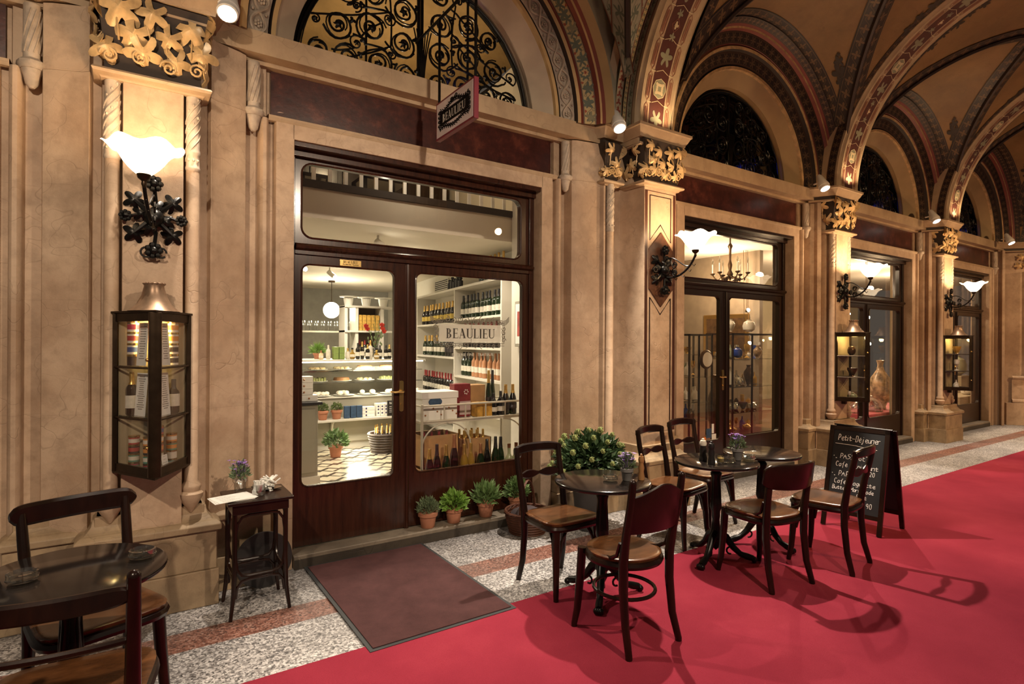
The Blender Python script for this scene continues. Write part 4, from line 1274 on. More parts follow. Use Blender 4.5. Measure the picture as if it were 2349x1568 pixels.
def row(proto, n, x0, x1, z, label, group, y=-.10, y2=None):
    for i in range(n):
        x = lerp(x0, x1, (i + .5) / n) + rnd.uniform(-.006, .006)
        yy = y + rnd.uniform(-.01, .01)
        p = SM @ Vector((x, yy, z))
        if i == 0: o = proto; o.location = p; o.rotation_euler = (0, 0, rnd.uniform(0, 6))
        else: o = dup(proto, p, rnd.uniform(0, 6))
        o['label'] = label; o['group'] = group
row(bottle('wine_bottle', '', 'wine', (0, 0, 0), G_GRN, C_BLK, L_WHT), 11, .10, 1.52, 1.781, 'white-labelled wine bottle standing on the top right compartment of the wine shelf', 'bottles in the top right compartment')
row(bottle('wine_bottle', '', 'wine', (0, 0, 0), G_DRK, C_RED, L_WHT), 9, .12, 1.45, 1.401, 'wine bottle on the wine shelf just behind the frosted name panel', 'bottles behind the name panel')
row(bottle('rose_bottle', '', 'wine', (0, 0, 0), G_ROS, C_COP, L_WHT), 8, .08, 1.16, 1.021, 'amber-pink rose wine bottle in the row low on the right side of the wine shelf', 'rose bottles on the wine shelf')
row(bottle('wine_bottle', '', 'wine', (0, 0, 0), G_GRN, C_BLK, L_WHT), 3, 1.18, 1.52, 1.021, 'dark green bottle at the far end of the rose wine row', 'green bottles beside the rose bottles')
row(bottle('champagne_bottle', '', 'champ', (0, 0, 0), G_DRK, C_GLD, L_YEL), 11, 1.66, 3.34, 1.741, 'gold-foiled champagne bottle on the upper left compartment of the wine shelf', 'champagne on the upper left shelf')
row(bottle('champagne_bottle', '', 'champ', (0, 0, 0), G_GRN, C_GLD, L_WHT), 6, 2.2, 3.32, 1.261, 'gold-foiled white-labelled sparkling bottle on the middle left shelf board', 'sparkling bottles on the middle left shelf')
row(bottle('spirit_bottle', '', 'wine', (0, 0, 0), G_DRK, C_BLK, L_DRK, None, .27), 5, 1.64, 2.18, 1.261, 'short black spirit bottle on the middle left shelf board', 'short dark bottles on the middle left shelf')
row(bottle('red_wine_bottle', '', 'wine', (0, 0, 0), G_DRK, C_RED, L_WHT), 13, 1.64, 3.34, .701, 'red wine bottle with red or black cap on the lower left shelf board', 'red wine bottles on the lower left shelf')
row(bottle('wine_bottle', '', 'wine', (0, 0, 0), G_GRN, C_GLD, L_WHT), 6, .10, .9, 2.206, 'bottle standing on the very top of the wine shelf', 'bottles on top of the wine shelf')
for i in range(5):
    p = SM @ Vector((1.55 + i * .11, -.08, 2.206))
    o = tag(MB().lathe([(.03, 0), (.035, .01), (.035, .1 + .03 * (i % 2)), (.015, .11 + .03 * (i % 2)), (.028, .13 + .03 * (i % 2)), (.02, .15 + .03 * (i % 2)), (.001, .155 + .03 * (i % 2))], (0, 0, 0), 12).obj('black_jar', C_BLK), 'small black lidded jar on top of the wine shelf', 'jar', 'black jars on the wine shelf')
    o.location = p

# framed picture and vent
pf = T('framed_picture', 'small framed red print on the white wall at the right edge of the shop window', 'picture', (wallx(.85) + .045, .95, 1.78), R(81.47))
bx(pf, 'frame', GREYC, -.13, .13, 0, .02, -.24, .24, .004); bx(pf, 'mount', PAPER, -.105, .105, .02, .023, -.21, .21); bx(pf, 'print', M('red_print', (.35, .06, .05), .6, 0, .5, 12), -.06, .06, .023, .025, -.13, .13)
av = T('air_vent', 'slatted air vent high on the white wall above the wine shelf', 'vent', SM @ Vector((3.0, -.300, 2.38)), R(81.47))
bx(av, 'vent_frame', SHELFW, -.34, .34, -.02, .02, -.085, .085, .003)
for i in range(5): bx(av, 'slat', DARKREC, -.31, .31, .02, .024, -.065 + i * .03, -.05 + i * .03)

# deli counter
dc = T('deli_counter', 'glazed pastry counter lit from inside at the back of the wine shop', 'counter', (1.75, 3.65, .12))
W_ = 1.86
bx(dc, 'base_panel', GREYC, 0, W_, .15, .75, .10, .42); bx(dc, 'plinth', SHELFW, 0, W_, .22, .7, 0, .10)
bx(dc, 'display_shelf', SHELFW, 0, W_, -.20, .75, .42, .45, .004); bx(dc, 'front_panel', GREYC, 0, W_, .02, .75, .45, .71)
for z in (.71, .90, 1.06): bx(dc, 'glass_shelf' if z > .8 else 'case_floor', CLEAR if z > .8 else SHELFW, 0.01, W_, -.0 if z < .8 else .1, .72, z, z + .012)
bx(dc, 'front_glass', GLASS, 0, W_, -.01, -.004, .72, 1.2); bx(dc, 'top_slab', SHELFW, 0, W_, -.02, .75, 1.2, 1.222, .003)
bx(dc, 'back_board', M('case_back', (.5, .46, .36), .5), 0, W_, .73, .75, .71, 1.2)
bx(dc, 'case_lamp', m_emit('case_lamp_glow', (1, .9, .62), 9), .02, W_ - .02, .03, .05, 1.185, 1.2)
light('case_lamp_light', 'AREA', (2.9, 3.75, 1.29), 10, (1, .88, .6), .6, (2.9, 3.95, .8))
for i in range(2): MB().tube([(.55 + i * 1.2, .0, .42), (.55 + i * 1.2, .10, .36), (.55 + i * 1.2, .14, .24)], .018, 6).obj('shelf_bracket', SHELFW, dc)
CAKE = [M('pastry_cream', (.66, .52, .30), .6, 0, .3, 30), M('pastry_brown', (.34, .16, .06), .6, 0, .4, 30), M('pastry_white', (.75, .70, .60), .5, 0, .2, 20), M('pastry_green', (.34, .36, .14), .6, 0, .3, 30)]
rnd = random.Random(8)
def plate_of(x, y, z, r, kind, lab):
    o = T('pastry_plate', lab, 'plate', (x, y, z), 0, 'plates of pastry in the counter')
    MB().lathe([(r * .5, 0), (r, .012), (r, .016), (r * .5, .006), (.001, .006)], (0, 0, 0), 18).obj('plate', PAPER, o)
    if kind == 0:
        for i in range(7):
            a = i * 2 * PI / 7
            MB().ball((r * .6 * math.cos(a), r * .6 * math.sin(a), .025), .028, 8, 0, .7).obj('pastry', CAKE[0], o)
    elif kind == 1: MB().lathe([(r * .75, .006), (r * .78, .03), (r * .7, .055), (.001, .06)], (0, 0, 0), 18).obj('cake', CAKE[1], o)
    elif kind == 2:
        for i in range(6): MB().box(-r * .7 + i * r * .25, -r * .5 + i * r * .25, -.05, .05, .01, .05 + .01 * (i % 2)).obj('slice', CAKE[3], o)
    else:
        for i in range(6):
            MB().ball((rnd.uniform(-.6, .6) * r, rnd.uniform(-.4, .4) * r, .042), rnd.uniform(.03, .042), 7, 0, .8).obj('wrapped_cheese', CAKE[2], o)
lv = (('top', 1.194), ('middle', 1.034), ('lowest', .845))
for li, (nm, z) in enumerate(lv):
    for i in range(5):
        kd = ((0, 0, 1, 1, 0), (2, 1, 0, 2, 1), (3, 3, 3, 3, 3))[li][i]
        plate_of(2.15 + i * .33, 3.95 if li < 2 else 3.82, z, .14, kd, '%s on the %s level of the pastry counter, place %s from the left' % (('cream puffs', 'round cake', 'green slices', 'wrapped cheeses')[kd], nm, ('one', 'two', 'three', 'four', 'five')[i]))
# items on the counter top
TOPZ = 1.343
rnd = random.Random(12)
ct = [('green_tin', 2.37, M('green_tin_paint', (.20, .28, .07), .4)), ('green_tin', 2.45, None), ('green_tin', 2.41, None)]
tin0 = tag(MB().box(-.036, .036, -.036, .036, 0, .085).obj('green_tin', ct[0][2], None, .004), 'square green tea tin stacked on the pastry counter', 'tin', 'green tins on the counter')
tin0.location = (2.36, 3.83, TOPZ)
for x, z in ((2.44, TOPZ), (2.36, TOPZ + .086), (2.44, TOPZ + .086)):
    t = tin0.copy(); COL.objects.link(t); t.location = (x, 3.83, z)
spec = [(2.16, 'wine', .12, CAKE[0], C_COP), (2.27, 'wine', .19, L_WHT, L_WHT), (2.52, 'wine', .15, L_WHT, C_GLD), (2.60, 'squat', .15, G_GLD, C_BLK), (2.66, 'wine', .22, G_DRK, C_BLK), (2.74, 'wine', .24, G_DRK, C_GLD), (2.80, 'wine', .2, G_DRK, C_GLD), (2.86, 'wine', .26, L_WHT, C_GLD), (2.93, 'squat', .12, G_GLD, L_YEL), (3.00, 'wine', .19, G_DRK, C_BLK), (3.07, 'wine', .19, G_DRK, C_BLK), (3.14, 'wine', .2, G_DRK, C_GLD), (3.22, 'wine', .2, G_DRK, C_GLD)]
for i, (x, kd, h, g, c) in enumerate(spec):
    bottle('counter_bottle', 'bottle on top of the pastry counter, number %s from its left end' % ('one two three four five six seven eight nine ten eleven twelve thirteen'.split()[i]), kd, (x, 3.80 + .05 * (i % 2), TOPZ), g, c, L_WHT, 'bottles on the pastry counter', h, .03, (h * .2, h * .45))
# flower vase
def sprig(mb, base, top, r=.004): mb.tube([base, (lerp(base[0], top[0], .5) + .02, lerp(base[1], top[1], .5), lerp(base[2], top[2], .55)), top], r, 5)
fv = T('flower_vase', 'dark vase with red blooms and tall twigs on the pastry counter', 'vase', (2.97, 3.98, TOPZ))
MB().lathe([(.04, 0), (.055, .01), (.06, .1), (.045, .15), (.05, .16)], (0, 0, 0), 14).obj('vase', G_DRK, fv)
mb = MB(); st = [(-.13, 0, .47), (-.06, 0, .3), (.0, .02, .62), (.06, .0, .55), (.12, 0, .44), (.16, .02, .5), (.02, 0, .36), (-.02, 0, .5)]
for s_ in st: sprig(mb, (0, 0, .13), s_)
for i in range(24):
    a = rnd.uniform(0, 6); mb.ball((rnd.uniform(-.1, .14), 0, rnd.uniform(.2, .45)), .012, 5, 0, 1.8)
mb.obj('stems', M('stem_green', (.10, .14, .05), .6), fv)
mb = MB()
for c in ((-.13, 0, .47), (-.11, 0, .43), (.12, 0, .44), (.14, 0, .40), (.11, 0, .49)):
    for q in range(7): carved_leaf(mb, Matrix.Translation(c) @ Matrix.Rotation(q * .9, 4, 'Y') @ Matrix.Rotation(q, 4, 'X'), .035, .5, .002, 0, LEAF3)
mb.obj('red_bloom', M('flower_red', (.55, .05, .03), .6), fv)

def foliage(mb, c, rx, rz, n, ls, rnd, mi=0, ln=1.7, up=.3, flat=False):
    for i in range(n):
        a = rnd.uniform(0, 2 * PI); e = math.asin(rnd.uniform(-.15, 1)); rr = rnd.uniform(.55, 1)
        d = Vector((math.cos(a) * math.cos(e), math.sin(a) * math.cos(e), math.sin(e)))
        p = Vector(c) + Vector((d.x * rx * rr, d.y * rx * rr, d.z * rz * rr))
        nx = (d + Vector((0, 0, up)) + Vector((rnd.uniform(-.5, .5), rnd.uniform(-.5, .5), rnd.uniform(-.4, .4)))).normalized()
        sd = nx.cross(Vector((rnd.uniform(-1, 1), rnd.uniform(-1, 1), .3))).normalized(); upv = sd.cross(nx)
        L = ls * rnd.uniform(.7, 1.2); W = L / ln / 2
        mb.add([p - nx * L * .1, p + nx * L * .35 + sd * W + upv * W * .3, p + nx * L * .4 - upv * W * .15, p + nx * L * .35 - sd * W + upv * W * .3, p + nx * L + upv * -L * .15], [(0, 1, 2), (0, 2, 3), (1, 4, 2), (2, 4, 3)], mi)
def potted(name, label, loc, r, h, mat, leafmats, n, ls, rx, rz, seed, ln=1.7, group=None, up=.3):
    rnd = random.Random(seed)
    o = T(name, label, 'potted plant', loc, 0, group)
    MB().lathe([(r * .66, 0), (r * .72, .004), (r * .9, h * .72), (r * .92, h * .73), (r * 1.04, h * .74), (r * 1.08, h * .98), (r * 1.02, h), (r * .92, h), (r * .9, h * .86), (.001, h * .86)], (0, 0, 0), 24).obj('flower_pot', mat, o)
    mb = MB(); foliage(mb, (0, 0, h + rz * .12), rx, rz, n, ls, rnd, 0, ln, up)
    for i in range(10):
        a = i * .63; mb.tube([(0, 0, h * .85), (rx * .35 * math.cos(a), rx * .35 * math.sin(a), h + rz * .5)], .0025, 4)
    mb.obj('foliage', leafmats, o)
    return o
LG = [M('leaf_sage', (.14, .19, .10), .55, 0, .3, 30), M('leaf_bright', (.16, .30, .05), .5, 0, .3, 30), M('leaf_fresh', (.13, .22, .075), .5, 0, .3, 30), M('leaf_dark', (.045, .085, .035), .4, 0, .35, 20), M('leaf_moss', (.10, .14, .04), .6, 0, .3, 30)]
potted('potted_herb', 'terracotta pot of moss green herb at the left of the counter shelf', (2.11, 3.53, .572), .07, .12, TERRA, LG[4], 260, .03, .07, .08, 1, 2.2, 'herbs inside the shop')
potted('potted_herb', 'terracotta pot of moss green herb beside the blue packets on the counter shelf', (2.29, 3.53, .572), .07, .12, TERRA, LG[4], 260, .03, .07, .08, 2, 2.2, 'herbs inside the shop')
potted('potted_parsley', 'parsley pot on the tiled floor in front of the counter', (2.21, 3.30, .12), .085, .15, TERRA, LG[2], 320, .06, .14, .16, 3, 1.8, 'herbs inside the shop')
potted('potted_grass', 'pot of green grass on top of the counter near the left end', (2.20, 4.12, TOPZ), .06, .08, TERRA, LG[1], 260, .09, .07, .08, 4, 8, 'herbs inside the shop')
# boxes on the counter shelf
BLUEP = M('blue_packet', (.03, .07, .14), .5, 0, .3, 30)
for i in range(3):
    o = tag(MB().box(-.038, .038, -.02, .02, 0, .16).obj('blue_packet', BLUEP, None, .004), 'dark blue packet leaning on the counter shelf between herbs and white boxes', 'packet', 'blue packets'); o.location = (2.42 + i * .085, 3.52, .574); o.rotation_euler = (0, 0, R(5 if i % 2 else -5))
SPOT = M('berry_dots', (.05, .04, .12), .5)
for i in range(6):
    o = T('white_box', 'white biscuit box with dark dots on the counter shelf, %s' % ('lying flat lowest', 'lying flat second', 'lying flat third', 'standing first', 'standing second', 'standing third')[i], 'box', ((2.72, 3.58, .572 + i * .045) if i < 3 else (2.86 + (i - 3) * .055, 3.58, .572)), 0, 'white biscuit boxes')
    if i < 3: MB().box(-.09, .09, -.05, .05, 0, .043).obj('carton', PAPER, o, .002); MB().lathe([(.012, 0), (.001, .001)], (-.03, -.051, .022), 10, 0, 1, 1, Matrix.Rotation(R(90), 4, 'X')).obj('printed_dot', SPOT, o)
    else:
        MB().box(-.025, .025, -.05, .05, 0, .17).obj('carton', PAPER, o, .002)
        for z in (.04, .09, .13): MB().lathe([(.012, 0), (.001, .001)], (0, -.051, z), 10, 0, 1, 1, Matrix.Rotation(R(90), 4, 'X')).obj('printed_dot', SPOT, o)
sg = T('black_sign', 'small black sign with white writing at the right end of the counter shelf', 'sign', (3.045, 3.47, .572))
bx(sg, 'board', C_BLK, -.085, .085, -.01, .0, 0, .21, .002)
t = text_mesh('falstaff', .045, PAPER, 'lettering', sg); face_to(t, (0, -.012, .175), (1, 0, 0), (0, 0, 1))
for i in range(4): bx(sg, 'text_line', PAPER, -.055, .055, -.0115, -.01, .125 - i * .025, .130 - i * .025)

def basket(name, label, loc, r0, r1, h, handle, mat=WICK, n=9):
    o = T(name, label, 'basket', loc)
    mb = MB()
    for j in range(n):
        t = j / (n - 1); rr = lerp(r0, r1, t); z = h * t + .006
        N = 44
        mb.tube([((rr + .004 * math.sin(i * 11 * PI / 11 + j * PI)) * math.cos(2 * PI * i / N), (rr + .004 * math.sin(i * PI + j * PI)) * math.sin(2 * PI * i / N), z) for i in range(N)], h / n * .62, 5, 0, True)
    for i in range(22):
        a = 2 * PI * i / 22; mb.tube([(r0 * math.cos(a), r0 * math.sin(a), 0), (r1 * 1.01 * math.cos(a), r1 * 1.01 * math.sin(a), h)], .005, 4)
    mb.lathe([(.001, .004), (r0, .004), (r0, .008), (.001, .012)], (0, 0, 0), 20)
    mb.obj('woven_wall', mat, o)
    rim = MB()
    for ph in (0, PI): rim.tube([((r1 + .008 * math.cos(i * .9 + ph)) * math.cos(2 * PI * i / 80), (r1 + .008 * math.cos(i * .9 + ph)) * math.sin(2 * PI * i / 80), h + .008 * math.sin(i * .9 + ph)) for i in range(80)], .007, 5, 0, True)
    rim.obj('braided_rim', mat, o)
    if handle:
        hd = MB(); ca, sa = math.cos(handle[1]), math.sin(handle[1])
        for ph in (0, 2.1, 4.2):
            hd.tube([(r1 * math.cos(t) * ca + .006 * math.cos(t * 18 + ph), r1 * math.cos(t) * sa + .006 * math.sin(t * 18 + ph), h * .55 + handle[0] * math.sin(t)) for t in [PI * i / 40 for i in range(41)]], .0065, 5)
        hd.obj('arched_handle', mat, o)
    return o
basket('bottle_basket', 'dark round wicker basket full of bottles on the shop floor under the counter', (2.84, 3.30, .12), .14, .19, .24, None, M('dark_wicker', (.05, .03, .018), .5, 0, .4, 40), 8)
for i in range(9):
    a = i * .698
    bottle('basket_bottle', 'gold-topped bottle standing in the dark basket on the shop floor', 'wine', (2.84 + .10 * math.cos(a), 3.30 + .10 * math.sin(a), .14), G_DRK, C_GLD, None, 'bottles in the floor basket', .34, .024)
# side cabinet with white boxes
cb = T('side_cabinet', 'grey panelled cabinet just inside the door of the wine shop', 'cabinet', (1.02, 1.95, .12))
bx(cb, 'cabinet_body', GREYC, 0, .60, 0, .5, .0, .82, .004); bx(cb, 'cabinet_base', SHELFW, -.02, .62, -.02, .5, 0, .10, .003); bx(cb, 'dark_worktop', C_BLK, -.02, .64, -.03, .5, .82, .85, .004)
d_ = bx(cb, 'cabinet_door', GREYC, .28, .57, -.015, 0, .14, .78, .004); MB().lathe([(.012, -.05), (.016, 0), (.012, .05)], (.40, -.03, .50), 8).obj('door_pull', PAPER, d_)
for i in range(4):
    o = tag(MB().box(-.09, .09, -.07, .07, 0, .062).obj('white_drawer_box', PAPER, None, .003), 'white box with round knob stacked on the side cabinet, %s' % ('lowest', 'second from below', 'third from below', 'topmost')[i], 'box', 'white boxes on the side cabinet'); o.location = (1.50 if i else 1.55, 2.10, .971 + i * .064)
    k_ = MB().ball((0, -.075, .03), .01, 8).obj('knob', C_COP, o)

# rear shelving and glass rack, lamps
bk = T('rear_shelf_unit', 'white shelf unit with yellow packets behind the pastry counter', 'shelf', (2.95, 5.3, .12))
for x in (0, .18, .62, .95): bx(bk, 'upright', SHELFW, x, x + .05, 0, .3, 0, 2.05)
for z in (1.2, 1.62, 2.03): bx(bk, 'shelf_board', SHELFW, 0, 1.0, -.02, .3, z, z + .03)
bx(bk, 'back_panel', M('shelf_back_brown', (.12, .08, .05), .7), .2, .62, .29, .3, 1.2, 2.03)
for i in range(5):
    for j in range(2):
        o = tag(MB().box(-.033, .033, -.03, .03, 0, .26).obj('pasta_packet', M('yellow_packet', (.50, .30, .06), .5, 0, .5, 25) if (i + j) == 0 else bpy.data.materials['yellow_packet'], None, .006), 'yellow patterned packet on the rear shelf unit', 'packet', 'yellow packets'); o.location = (3.222 + i * .075, 5.36 + j * .08, 1.772)
for i in range(4):
    bottle('rear_bottle', 'dark bottle low on the rear shelf unit', 'wine', (3.235 + i * .09, 5.4, 1.352), G_DRK, C_RED, L_WHT, 'bottles on the rear shelf unit', .26)
for i in range(3):
    o = T('white_scale', 'white enamel pan on top of the rear shelf unit, %s' % ('left', 'middle', 'right')[i], 'pan', (3.05 + i * .3, 5.42, 2.18), 0, 'enamel pans on the rear shelf')
    MB().lathe([(.06, 0), (.075, .08), (.08, .13), (.001, .13)], (0, 0, 0), 16).obj('pot', PAPER, o); MB().lathe([(.001, .13), (.14, .14), (.15, .155), (.001, .15)], (0, 0, 0), 20).obj('dish', PAPER, o)
gr = T('glass_rack', 'rack of hanging wine glasses at the far left of the shop', 'glass rack', (2.0, 6.6, 1.75))
bx(gr, 'rack_board', GREYC, 0, 1.6, 0, .35, 0, .03)
for i in range(26):
    MB().lathe([(.001, .0), (.028, .003), (.004, .012), (.004, .08), (.03, .1), (.036, .14), (.03, .18)], (.05 + (i % 13) * .12, .08 + (i // 13) * .16, .031), 10).obj('wine_glass', CLEAR, gr)
gl = T('globe_pendant', 'glowing white globe lamp hanging from the shop ceiling', 'pendant lamp', (3.06, 6.4, 2.15))
MB().ball((0, 0, 0), .145, 20).obj('glass_globe', m_emit('globe_glow', (1, .92, .74), 5), gl); MB().tube([(0, 0, .14), (0, 0, .52)], .006, 6).obj('cord', BRONZE, gl); MB().lathe([(.05, .14), (.02, .17)], (0, 0, 0), 10).obj('cap', BRONZE, gl); MB().lathe([(.06, .50), (.06, .53)], (0, 0, 0), 12).obj('ceiling_rose', BRONZE, gl)
light('globe_light', 'POINT', (3.06, 6.1, 2.1), 25, (1, .88, .62), .12)
for i, (x, y) in enumerate(((1.9, 3.9), (2.5, 4.6), (2.15, 1.7), (2.7, 2.4))):
    s_ = T('track_spot', 'white track spot lamp under the shop ceiling, %s' % ('left one behind the door glass', 'second behind the door glass', 'near the transom light', 'near the wine shelf')[i], 'spot lamp', (x, y, 2.66), 0, 'track spots of the wine shop')
    MB().tube([(0, 0, .02), (0, 0, -.05)], .012, 6).obj('stem', SHELFW, s_); MB().tube([(-.02, 0, -.04), (.05, -.08, -.12)], .035, 10).obj('lamp_head', SHELFW, s_); MB().ball((.052, -.085, -.122), .030, 8).obj('lamp_glow', m_emit('spot_glow', (1, .9, .7), 20) if i == 0 else bpy.data.materials['spot_glow'], s_)

# white trolley
TR = M('cream_metal_paint', (.58, .54, .44), .35)
tro = T('serving_trolley', 'cream metal trolley with railing standing in the shop window', 'trolley', (2.15, .72, .12))
TW, TD = 1.16, .42
for (x, y) in ((.05, 0), (TW, 0), (.05, TD), (TW, TD)): MB().tube([(x, y, 0), (x, y, .90)], .013, 8).obj('leg', TR, tro)
for z in (.885, .745):
    for y in (0, TD): MB().tube([(.05, y, z), (TW, y, z)], .010, 8).obj('rail', TR, tro)
    for x in (.05, TW): MB().tube([(x, 0, z), (x, TD, z)], .010, 8).obj('rail', TR, tro)
for i in range(1, 5): MB().tube([(.05 + i * .222, 0, .745), (.05 + i * .222, 0, .885)], .007, 6).obj('spindle', TR, tro)
bx(tro, 'tray', TR, .05, TW, 0, TD, .722, .738)
for x, s in ((.05, 1), (TW, -1), (.55, -1)):
    MB().tube([(x + s * .22 * math.cos(t), 0, .70 - .22 + .22 * math.sin(t) * 1.0) if False else (x + s * .24 * (1 - math.cos(t)), 0, .50 + .22 * math.sin(t)) for t in [PI / 2 * i / 8 for i in range(9)]], .007, 6).obj('curved_brace', TR, tro)
# goods on the trolley
bxs = [('cake_carton', 'white cake carton with dark oval label on the trolley', 2.24, 2.60, .80, 1.06, .861, 1.115, PAPER), ('gift_box', 'dark red gift box standing on the trolley', 2.62, 2.80, .90, 1.0, .861, 1.18, M('red_gift_paper', (.20, .02, .025), .4, 0, .3, 12)), ('wooden_crate', 'small wooden crate behind the yellow carton on the trolley', 2.83, 3.0, .95, 1.10, .861, 1.16, M('crate_pine', (.42, .24, .10), .6, 0, .2, 10)), ('yellow_carton', 'yellow patterned carton on the trolley', 2.81, 2.98, .78, .90, .861, 1.0, M('yellow_carton_paper', (.55, .30, .05), .5, 0, .4, 14))]
for nm, lb, x0, x1, y0, y1, z0, z1, mt in bxs:
    o = T(nm, lb, 'box', ((x0 + x1) / 2, (y0 + y1) / 2, z0)); w2, d2 = (x1 - x0) / 2, (y1 - y0) / 2
    bx(o, 'box_body', mt, -w2, w2, -d2, d2, 0, z1 - z0, .005)
    if nm == 'cake_carton':
        MB().lathe([(.07, 0), (.001, .002)], (-.05, -d2 - .001, .17), 20, 0, 1, 1, Matrix.Rotation(R(90), 4, 'X') @ Matrix.Scale(.6, 4, (0, 1, 0))).obj('oval_label', BLUEP, o)
        bx(o, 'lid', PAPER, -w2 - .008, w2 + .008, -d2 - .008, d2 + .008, .20, .262, .003)
        for q in range(9): MB().ball((-.15 + .04 * q, -d2 - .002, .05 + .03 * ((q * 3) % 4)), .009, 6).obj('printed_berry', C_COP, o)
    if nm == 'gift_box':
        MB().lathe([(.025, 0), (.001, .002)], (.0, -d2 - .001, .12), 14, 0, 1, 1, Matrix.Rotation(R(90), 4, 'X')).obj('blue_seal', BLUEP, o); bx(o, 'white_sleeve', M('sleeve_pale', (.5, .38, .36), .6), -.03, w2, -d2 - .003, -d2 + .01, .02, .15)
        for q in range(6): MB().ball((.04 + .02 * math.cos(q), -d2 - .003, .24 + .02 * math.sin(q)), .007, 6).obj('blossom_print', PAPER, o)
for i, (x, y, kd, g, c, h) in enumerate(((3.02, .92, 'slim', G_GRN, C_GLD, .44), (3.09, .96, 'slim', G_GRN, C_BLK, .44), (3.005, .8, 'wine', G_DRK, C_BLK, .22), (3.08, .79, 'wine', G_DRK, C_BLK, .24), (3.16, .82, 'champ', G_DRK, C_GLD, .30), (3.245, .82, 'champ', G_DRK, C_GLD, .30))):
    bottle('trolley_bottle', ('tall slim oil bottle on the trolley, left one', 'tall slim oil bottle on the trolley, right one', 'small dark bottle on the trolley beside the yellow carton', 'second small dark bottle on the trolley', 'black champagne bottle on the trolley', 'black champagne bottle at the right end of the trolley')[i], kd, (x, y, .861), g, c, L_WHT if i in (2, 3) else L_DRK, None, h, .036, (h * .2, h * .4))
for i in range(6):
    o = bottle('lying_bottle', 'wine bottle lying across the boxes on the trolley' , 'wine', (2.5 + i * .07, 1.07 - .02 * i, 1.19), (G_DRK, G_ROS)[i % 2], (C_BLK, C_RED)[i % 2], L_WHT, 'bottles lying behind the boxes', .30, .034) if i < 0 else None
# crates in the window
PINE = bpy.data.materials['crate_pine']
def crate(label, x0, x1, y0, y1, z0, h):
    o = T('wooden_crate', label, 'crate', ((x0 + x1) / 2, (y0 + y1) / 2, z0)); a, b_ = (x1 - x0) / 2, (y1 - y0) / 2
    for s in (-1, 1):
        bx(o, 'side_board', PINE, -a, a, min(s * b_, s * (b_ - .012)), max(s * b_, s * (b_ - .012)), 0, h, .002)
        bx(o, 'end_board', PINE, min(s * a, s * (a - .012)), max(s * a, s * (a - .012)), -b_, b_, 0, h, .002)
    bx(o, 'bottom_board', PINE, -a, a, -b_, b_, 0, .012)
    return o
crate('pine crate on the floor under the left half of the trolley', 2.25, 2.62, .80, 1.12, .42, .30)
crate('pine crate with liqueur bottles under the middle of the trolley', 2.66, 2.98, .80, 1.06, .42, .24)
crate('long pine crate carrying the two upper crates', 2.22, 3.0, .78, 1.14, .12, .30)
for i in range(8):
    bottle('liqueur_bottle', 'small orange liqueur bottle standing in the middle crate', 'wine', (2.71 + (i % 4) * .07, .86 + (i // 4) * .1, .44), M('orange_liqueur', (.50, .17, .02), .15) if i == 0 else bpy.data.materials['orange_liqueur'], C_GLD, L_WHT, 'liqueur bottles in the crate', .29, .03)
for i in range(4):
    bottle('crate_bottle', 'dark bottle standing in the left pine crate', 'wine', (2.31 + i * .08, .92, .44), G_DRK, C_RED, None, 'bottles in the left crate', .30, .034)
bn = tag(MB().box(2.0, 3.10, .42, .62, .12, .36).obj('window_bench', SHELFW, None, .004), 'low white bench along the foot of the fixed shop window', 'bench')
sp = [(2.17, 'champ', G_DRK, C_GLD, .30), (2.25, 'champ', G_DRK, C_BLK, .33), (2.33, 'champ', G_GRN, C_GLD, .32), (2.42, 'champ', G_DRK, C_COP, .40), (2.51, 'champ', G_GLD, C_GLD, .31), (2.59, 'champ', G_GLD, C_GLD, .31), (2.68, 'champ', G_GRN, C_COP, .30), (2.76, 'champ', G_DRK, C_BLK, .33), (2.84, 'champ', G_GRN, C_BLK, .35), (2.91, 'champ', G_GRN, C_BLK, .34), (2.992, 'squat', G_CLR, C_COP, .26), (3.085, 'squat', G_CLR, C_COP, .26)]
for i, (x, kd, g, c, h) in enumerate(sp):
    bottle('window_bottle', ('gold-topped dark sparkling bottle at the left end of the window bench', 'tall black-topped bottle second on the window bench', 'green bottle with gold foil on the window bench', 'large rose-foiled magnum on the window bench', 'golden sparkling bottle right of the magnum', 'second golden sparkling bottle right of the magnum', 'copper-topped brown bottle in the middle of the window bench', 'black-capped dark bottle on the window bench', 'tall green bottle on the window bench', 'green bottle next to the flip-top bottles', 'pale lemonade flip-top bottle on the window bench', 'rightmost pale flip-top bottle by the door jamb')[i], kd, (x, .50 + .02 * (i % 2), .361), g, c, None if i % 3 else L_DRK, 'bottles along the foot of the window', h, .033 if i != 3 else .038, (h * .15, h * .3))
# ================================================================== ANTIQUE SHOPS (bays two to four)
AW = M('antique_wall_paint', (.30, .25, .16), .8, 0, .1, 2)
mb = MB(); mb.box(4.62, 20, 5.0, 5.1, 0, 5.4)
struct(mb.obj('wall_back', AW), 'rear wall of the antique shops')
mb = MB(); mb.box(4.55, 4.62, .46, 5.0, 0, 5.4)
struct(mb.obj('wall_left', AW), 'left wall of the antique shops')
mb = MB(); mb.box(4.6, 20, .46, 5.1, 3.3, 3.36)
struct(mb.obj('ceiling', CEILW), 'pale ceiling of the antique shops')
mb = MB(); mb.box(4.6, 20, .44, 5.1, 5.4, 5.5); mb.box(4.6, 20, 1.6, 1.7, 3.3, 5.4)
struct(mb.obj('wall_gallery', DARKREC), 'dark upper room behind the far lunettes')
mb = MB(); mb.box(9.6, 9.7, 2.2, 5, .12, 3.3)
struct(mb.obj('wall_partition', M('rose_wall_paint', (.20, .15, .10), .7)), 'rose coloured partition in the antique shop')
